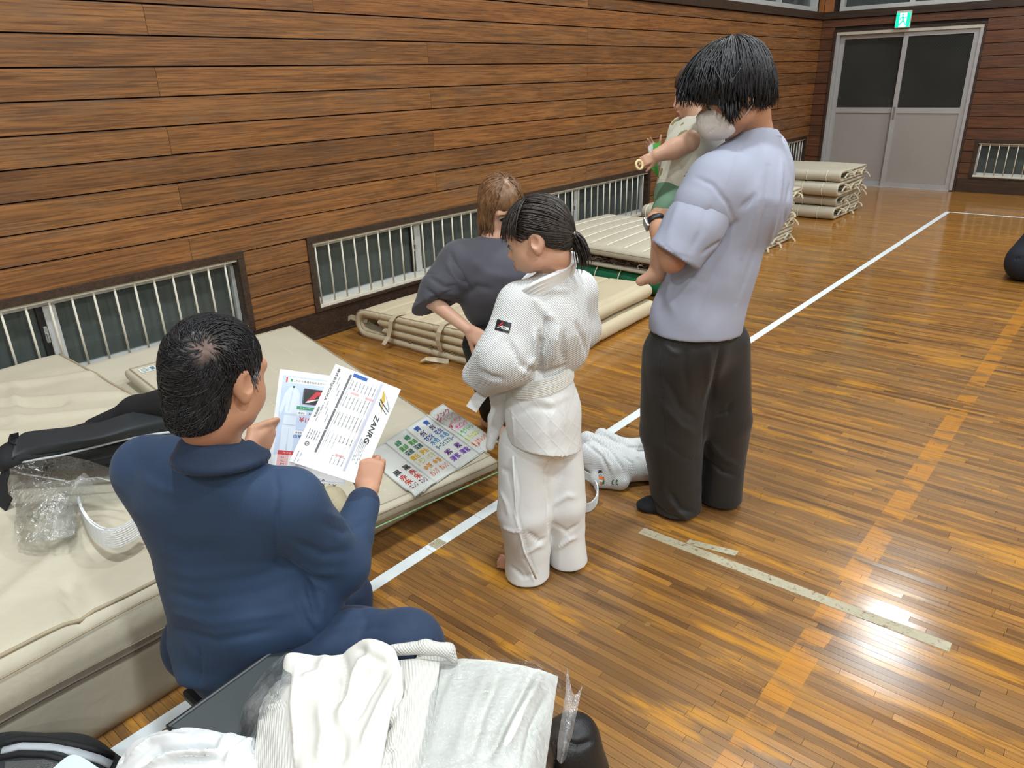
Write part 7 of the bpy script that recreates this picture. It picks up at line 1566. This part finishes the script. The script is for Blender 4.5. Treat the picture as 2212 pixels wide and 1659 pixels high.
o = ln.build('stitch_rows', M_gib, be); o['kind'] = 'stuff'

# ---- toddler's snack and wrapper
tb = TODDLER.children[0]
sn = MB(); c = at(1381, 356, 2.515); nrm = unit_(np.array((.75, -.45, .35))); a1_ = unit_(np.cross(nrm, (0, 0, 1))); a2_ = np.cross(nrm, a1_)
sn.tube([c + a1_ * .012 * math.cos(a) + a2_ * .015 * math.sin(a) for a in np.linspace(0, 2 * PI, 20)], .0045, 8, cap=False); tag(sn.build('snack_ring', plain('snack', (.72, .58, .30), .7), smooth=True), 'pale ring-shaped snack in the outstretched hand of the toddler', 'snack')
wr = thing('snack_wrapper', 'crumpled green and clear snack wrapper in the other hand of the toddler', 'wrapper', at(1415, 340, 2.70))
gw = film('wrapper_film', .5, .5); sheetgrid('clear_film', [[at(1400, 318, 2.68), at(1410, 308, 2.69), at(1425, 312, 2.70)], [at(1403, 342, 2.66), at(1414, 345, 2.66), at(1428, 340, 2.68)], [at(1408, 362, 2.68), at(1420, 372, 2.68), at(1430, 355, 2.69)]], gw, wr, 20, 20, .006, 60, 5)
gp_ = plain('wrapper_green', (.05, .30, .04), .3); sheetgrid('green_strip', [[at(1410, 312, 2.67), at(1426, 306, 2.68)], [at(1413, 345, 2.64), at(1420, 348, 2.65)], [at(1417, 370, 2.66), at(1423, 384, 2.67)]], gp_, wr, 20, 8, .004, 60, 8); sheetgrid('green_strip', [[at(1404, 360, 2.66), at(1409, 358, 2.66)], [at(1412, 370, 2.66), at(1418, 368, 2.66)], [at(1420, 381, 2.67), at(1424, 384, 2.67)]], gp_, wr, 14, 6, .002, 60, 9)

# ================================================================== FOREGROUND: open bag with judo suits
M_suit = plain('white_suit_cotton', (.70, .69, .645), .85, .03, 8, bscale=35, bstr=.2, bdist=.003); M_suitw = gi_cloth('white_suit_weave', 900, 900, .6, (.69, .68, .63)); M_jersey = plain('white_jersey', (.70, .72, .73), .85, .03, 8, bscale=30, bstr=.15)
M_flap = plain('slate_vinyl', (.020, .030, .033), .5, .12, 10, bscale=250, bstr=.12); M_leather = plain('black_leather', (.008, .009, .010), .42, .2, 10, bscale=160, bstr=.5, bdist=.002)
fb_ = thing('open_bag', 'open black bag with a slate vinyl flap, full of white judo suits', 'bag', (3.15, .75, 0))
f = Field(); 
for z_ in (.12, .26): f.chain([(3.14, .38, z_), (3.20, .70, z_), (3.40, .86, z_), (3.44, .50, z_), (3.14, .38, z_)], [.10] * 5, .05)
f.ell((3.29, .62, .2), (.20, .26, .17), .05); f.cut((0, 0, .003), (0, 0, -1))
skin_obj('bag_body', f, .012, M_leather, fb_, (), [(.006, 14, 81)], 2)
q = Page(O_(362, 1568, .42), O_(645, 1630, .36), O_(617, 1386, .43), .028).toward(CAM_POS)
fl_b = q.body('flap', M_flap, fb_); MB().tube([q.P(.012, t_k, .001) for t_k in np.linspace(.0, 1.0, 12)], .0032, 6).build('flap_piping', plain('flap_piping', (.09, .10, .11), .4), fb_, True)
MB().tube([q.P(.0, t_k, -.010) for t_k in np.linspace(.0, 1.0, 12)], .009, 8).build('flap_edge', M_bagd, fb_, True)
# jacket draped over the pile
J = lambda u, v, z: on(u, v, 2, z)
def garment(name, label, rows, mat, st, wr, t=.012, cat='jacket', nu=90, nv=90, seed=1, crumple=.005, part='cloth'):
    T = thing(name, label, cat, np.mean([q for r in rows for q in r], axis=0)); o = sheetgrid(part, rows, mat, T, nu, nv, crumple, wr, seed, True, st); solid(o, t); return T
g1 = garment('judo_jacket', 'smooth white judo jacket thrown over the pile in the open bag', [
    [J(612, 1470, 0.430), J(620, 1412, 0.470), J(690, 1416, 0.470), J(735, 1412, 0.490), J(790, 1380, 0.540), J(848, 1398, 0.540), J(862, 1440, 0.520)],
    [J(600, 1520, 0.440), J(630, 1480, 0.470), J(700, 1480, 0.490), J(760, 1470, 0.500), J(820, 1445, 0.530), J(862, 1450, 0.530), J(870, 1500, 0.510)],
    [J(620, 1580, 0.450), J(640, 1560, 0.470), J(710, 1560, 0.490), J(770, 1550, 0.500), J(815, 1530, 0.510), J(845, 1530, 0.510), J(840, 1560, 0.490)],
    [J(640, 1680, 0.450), J(660, 1680, 0.470), J(720, 1690, 0.480), J(760, 1690, 0.490), J(790, 1690, 0.490), J(810, 1690, 0.490), J(820, 1690, 0.480)]], M_suit,
    [([(735, 1412), (745, 1470), (735, 1530)], .012, -0.0189), ([(700, 1420), (690, 1455), (640, 1470)], .012, 0.0108), ([(800, 1400), (770, 1460), (745, 1520), (730, 1580)], .014, 0.0162), ([(830, 1440), (790, 1500), (760, 1560)], .012, -0.0162), ([(860, 1450), (820, 1530), (780, 1620)], .010, 0.0135), ([(690, 1520), (700, 1580), (690, 1650)], .012, 0.0095), ([(640, 1440), (632, 1520), (640, 1600), (638, 1659)], .007, 0.0081), ([(720, 1560), (740, 1600), (735, 1655)], .012, -0.0108), ([(770, 1400), (800, 1420), (840, 1430)], .010, -0.0108)], 9, seed=3)
band = [J(u, v, z) for u, v, z in ((905, 1402, .45), (930, 1412, .455), (938, 1440, .455), (930, 1490, .45), (912, 1550, .445), (890, 1620, .44), (868, 1690, .43))]
tt = np.linspace(0, 6, 40); band = [np.array([np.interp(x, range(7), [q_[i] for q_ in band]) for i in range(3)]) for x in tt]
for _ in range(4): band = [band[0]] + [(band[i-1] + 2 * band[i] + band[i+1]) / 4 for i in range(1, 39)] + [band[-1]]
MB().ribbon(band, [.04 + .035 * min(1, i / 8) for i in range(40)], unit_(J(960, 1420, 0.520) - J(900, 1400, 0.520)), .010).build('lapel', M_suitw, g1, False, .003)
f = Field(); f.chain([J(848, 1405, 0.510), J(920, 1398, 0.520), J(968, 1405, 0.510), J(980, 1425, 0.490)], [.013, .015, .015, .010], .01); skin_obj('lapel_fold', f, .004, M_suitw, g1, (), [(.001, 60, 3)])
g2 = garment('judo_trousers', 'white woven judo trousers under the jacket in the open bag', [
    [J(840, 1430, 0.490), J(900, 1425, 0.500), J(950, 1430, 0.490)], [J(800, 1530, 0.480), J(870, 1520, 0.495), J(940, 1520, 0.485)], [J(790, 1620, 0.470), J(850, 1610, 0.490), J(920, 1620, 0.480)], [J(780, 1700, 0.470), J(840, 1700, 0.485), J(910, 1700, 0.475)]], M_suitw,
    [([(850, 1540), (820, 1570), (790, 1575)], .010, 0.0189), ([(845, 1560), (815, 1590), (785, 1600)], .008, -0.0162), ([(880, 1500), (860, 1580), (830, 1659)], .012, 0.0108), ([(845, 1620), (835, 1659)], .009, -0.0135)], 10, seed=5, cat='trousers')
g3 = garment('folded_suit', 'folded white judo suit in clear plastic, right part of the pile in the open bag', [
    [J(950, 1425, 0.470), J(1030, 1424, 0.475), J(1100, 1432, 0.470), J(1160, 1445, 0.455), J(1205, 1462, 0.420)], [J(930, 1500, 0.480), J(1020, 1500, 0.490), J(1090, 1510, 0.485), J(1150, 1520, 0.470), J(1195, 1530, 0.430)],
    [J(910, 1600, 0.480), J(1000, 1600, 0.490), J(1080, 1610, 0.490), J(1140, 1610, 0.475), J(1185, 1610, 0.430)], [J(890, 1710, 0.480), J(980, 1710, 0.490), J(1060, 1710, 0.490), J(1120, 1710, 0.480), J(1170, 1710, 0.430)]], M_suit,
    [([(1150, 1450), (1100, 1540), (1050, 1640)], .010, -0.0216), ([(1165, 1465), (1120, 1550), (1075, 1650)], .012, 0.0162), ([(1080, 1450), (1040, 1540), (1010, 1640)], .012, -0.0135), ([(1000, 1430), (960, 1520), (930, 1640)], .012, 0.0081), ([(1060, 1440), (1010, 1560), (980, 1659)], .014, 0.0068), ([(1185, 1500), (1150, 1570), (1130, 1659)], .008, -0.0108)], 9, seed=7, t=.05, cat='judo suit')
sheetgrid('plastic_wrap', [[J(945, 1418, 0.485), J(1030, 1416, 0.490), J(1100, 1424, 0.485), J(1165, 1430, 0.470), J(1232, 1440, 0.420)], [J(930, 1500, 0.492), J(1020, 1500, 0.502), J(1090, 1508, 0.498), J(1155, 1515, 0.482), J(1222, 1510, 0.425)],
    [J(912, 1600, 0.492), J(1000, 1600, 0.502), J(1080, 1608, 0.502), J(1145, 1610, 0.485), J(1205, 1600, 0.425)], [J(892, 1710, 0.492), J(980, 1710, 0.502), J(1060, 1710, 0.502), J(1125, 1710, 0.490), J(1190, 1710, 0.430)]], M_film2, g3, 80, 80, .007, 26, 11)
sheetgrid('loose_plastic_edge', [[J(1225, 1440, 0.420), J(1240, 1500, 0.400), J(1258, 1480, 0.410)], [J(1215, 1540, 0.390), J(1228, 1560, 0.370), J(1245, 1545, 0.380)], [J(1200, 1640, 0.370), J(1212, 1650, 0.350), J(1222, 1640, 0.360)]], film('loose_film', .22, .35), g3, 30, 20, .006, 30, 13)
g4 = garment('folded_jacket', 'folded thick woven white jacket in plastic, left part of the bag pile', [
    [J(572, 1500, 0.420), J(600, 1470, 0.440), J(650, 1452, 0.450)], [J(558, 1540, 0.430), J(600, 1520, 0.455), J(660, 1500, 0.460)], [J(552, 1590, 0.430), J(600, 1580, 0.455), J(660, 1570, 0.465)], [J(545, 1660, 0.420), J(600, 1660, 0.450), J(660, 1660, 0.460)]], M_suitw,
    [([(575, 1498), (600, 1505), (640, 1490)], .006, -0.0135), ([(565, 1530), (610, 1525), (650, 1510)], .006, 0.0081)], 9, seed=9, t=.05)
sheetgrid('plastic_wrap', [[J(520, 1585, 0.400), J(530, 1510, 0.410), J(570, 1452, 0.430), J(622, 1412, 0.450)], [J(530, 1600, 0.425), J(545, 1530, 0.435), J(585, 1475, 0.455), J(632, 1435, 0.470)], [J(545, 1610, 0.430), J(562, 1550, 0.445), J(600, 1500, 0.465), J(640, 1470, 0.475)]], film('plastic_wrap_edge', .16, .4), g4, 40, 60, .009, 30, 15)
g5 = garment('white_shirt', 'crumpled white jersey shirt in front of the open bag at the bottom edge', [
    [J(255, 1640, 0.330), J(290, 1600, 0.370), J(350, 1578, 0.400), J(420, 1572, 0.420), J(490, 1588, 0.420), J(560, 1600, 0.410), J(590, 1640, 0.400)], [J(245, 1670, 0.340), J(300, 1635, 0.380), J(370, 1612, 0.415), J(440, 1605, 0.430), J(500, 1610, 0.430), J(565, 1630, 0.420), J(600, 1670, 0.410)],
    [J(240, 1720, 0.340), J(310, 1690, 0.380), J(380, 1670, 0.410), J(440, 1660, 0.420), J(510, 1670, 0.425), J(570, 1690, 0.415), J(605, 1720, 0.400)]], M_jersey,
    [([(300, 1655), (340, 1620), (420, 1610), (500, 1620)], 0.0078, -0.0190), ([(280, 1640), (330, 1600), (400, 1590)], 0.0078, 0.0152), ([(320, 1659), (370, 1632), (450, 1625)], 0.0078, 0.0152), ([(350, 1659), (400, 1640), (480, 1640)], 0.0065, -0.0152), ([(500, 1590), (470, 1620), (430, 1635)], 0.0104, 0.0171), ([(560, 1605), (530, 1640), (520, 1659)], 0.0104, -0.0152), ([(545, 1600), (500, 1630), (490, 1655)], 0.0091, 0.0152), ([(265, 1630), (260, 1655)], 0.0078, -0.0152)], 12, seed=11, cat='shirt', nu=60, nv=100, crumple=.006)
# support under the shirt: side pocket of the bag
f = Field(); f.ell((2.95, .36, .14), (.18, .15, .15), .03); f.cut((0, 0, .003), (0, 0, -1)); skin_obj('side_pocket', f, .01, M_leather, fb_, (), [(.005, 18, 82)], 1)
# black leather bag end at the right
lb2 = thing('leather_bag', 'black grained leather bag with rounded corner at the right end of the pile', 'bag', J(1250, 1620, 0))
f = Field(); f.ell(J(1232, 1600, .20), (.06, .075, .055), .03); f.cap(J(1215, 1640, .12), J(1240, 1660, .12), .085, .08, k=.05); f.cap(J(1215, 1640, .12) - (0, 0, .06), J(1240, 1660, .12) - (0, 0, .06), .085, .08, k=.05); f.cut((0, 0, .003), (0, 0, -1))
skin_obj('bag_body', f, .005, M_leather, lb2, [([(1215, 1600), (1250, 1610), (1285, 1600)], .006, -.010)], [(.002, 30, 83)], 2)
MB().ribbon([J(u, v, z) for u, v, z in ((1244, 1680, .14), (1238, 1640, .20), (1244, 1612, .23), (1260, 1606, .22), (1272, 1630, .18), (1278, 1680, .10))], .022, (.6, .5, .1), .005).build('strap', M_leather, lb2)
# backpack in the bottom left corner
bp = thing('backpack', 'black backpack with grey trim and mesh pocket in the bottom left corner', 'backpack', J(100, 1650, 0))
f = Field(); f.cap(J(-60, 1690, .11), J(130, 1700, .12), .10, .11, k=.05); f.cap(J(-60, 1690, .08), J(130, 1700, .08), .10, .11, k=.05); f.cap(J(120, 1690, .11), J(235, 1690, .10), .08, .055, k=.05); f.cut((0, 0, .003), (0, 0, -1)); skin_obj('bag_body', f, .007, M_bagc, bp, (), [(.004, 18, 84)], 2)
bpv = bp.children[0]; vv = np.zeros(len(bpv.data.vertices) * 3); bpv.data.vertices.foreach_get('co', vv); bvb = BVHTree.FromPolygons([Vector(q_) for q_ in vv.reshape(-1, 3)], [tuple(q_.vertices) for q_ in bpv.data.polygons])
bp_d = lambda u, v, o_=.006: onbv(bvb, u, v, o_, 1.9)
MB().tube([bp_d(u, v) for u, v in ((0, 1608), (40, 1597), (90, 1598), (150, 1607), (200, 1618), (245, 1634))], .008, 8).build('zip_edge', M_bagd, bp, True)
MB().tube([bp_d(u, v, .004) for u, v in ((5, 1622), (45, 1612), (100, 1613), (160, 1624), (215, 1640), (240, 1652))], .011, 8, flat=.5).build('grey_trim', plain('grey_reflective', (.42, .46, .50), .45), bp, True)
MB().tube([bp_d(u, v) for u, v in ((0, 1636), (45, 1628), (100, 1630), (150, 1645), (180, 1659))], .007, 8).build('zip_edge', M_bagd, bp, True)
mm, nt, bs = nodes('mesh_pocket'); v_ = coords(nt); ck = N(nt, 'ShaderNodeTexChecker'); ck.inputs['Scale'].default_value = 500; L(nt, v_, ck.inputs['Vector']); L(nt, mixc(nt, ck.outputs['Fac'], (.02, .02, .02), (.12, .13, .13)), bs.inputs['Base Color']); bs.inputs['Roughness'].default_value = .6
decal(bvb, 'mesh_pocket', [(12, 1645), (95, 1640), (150, 1660), (10, 1662)], mm, bp, 6, .005)
tag(sheetgrid('paper_sheet', [[J(115, 1659, .28), J(160, 1630, .30), J(215, 1660, .28)], [J(110, 1700, .26), J(160, 1690, .27), J(220, 1700, .26)]], plain('blue_white_cloth', (.62, .72, .80), .8), None, 14, 14, .003, 20, 3), 'pale blue-white cloth tip lying on the backpack', 'cloth')
MB().box((2.394, .60, .0011), (2.441, .86, .0014)).build('worn_patch', M_worn, wt)
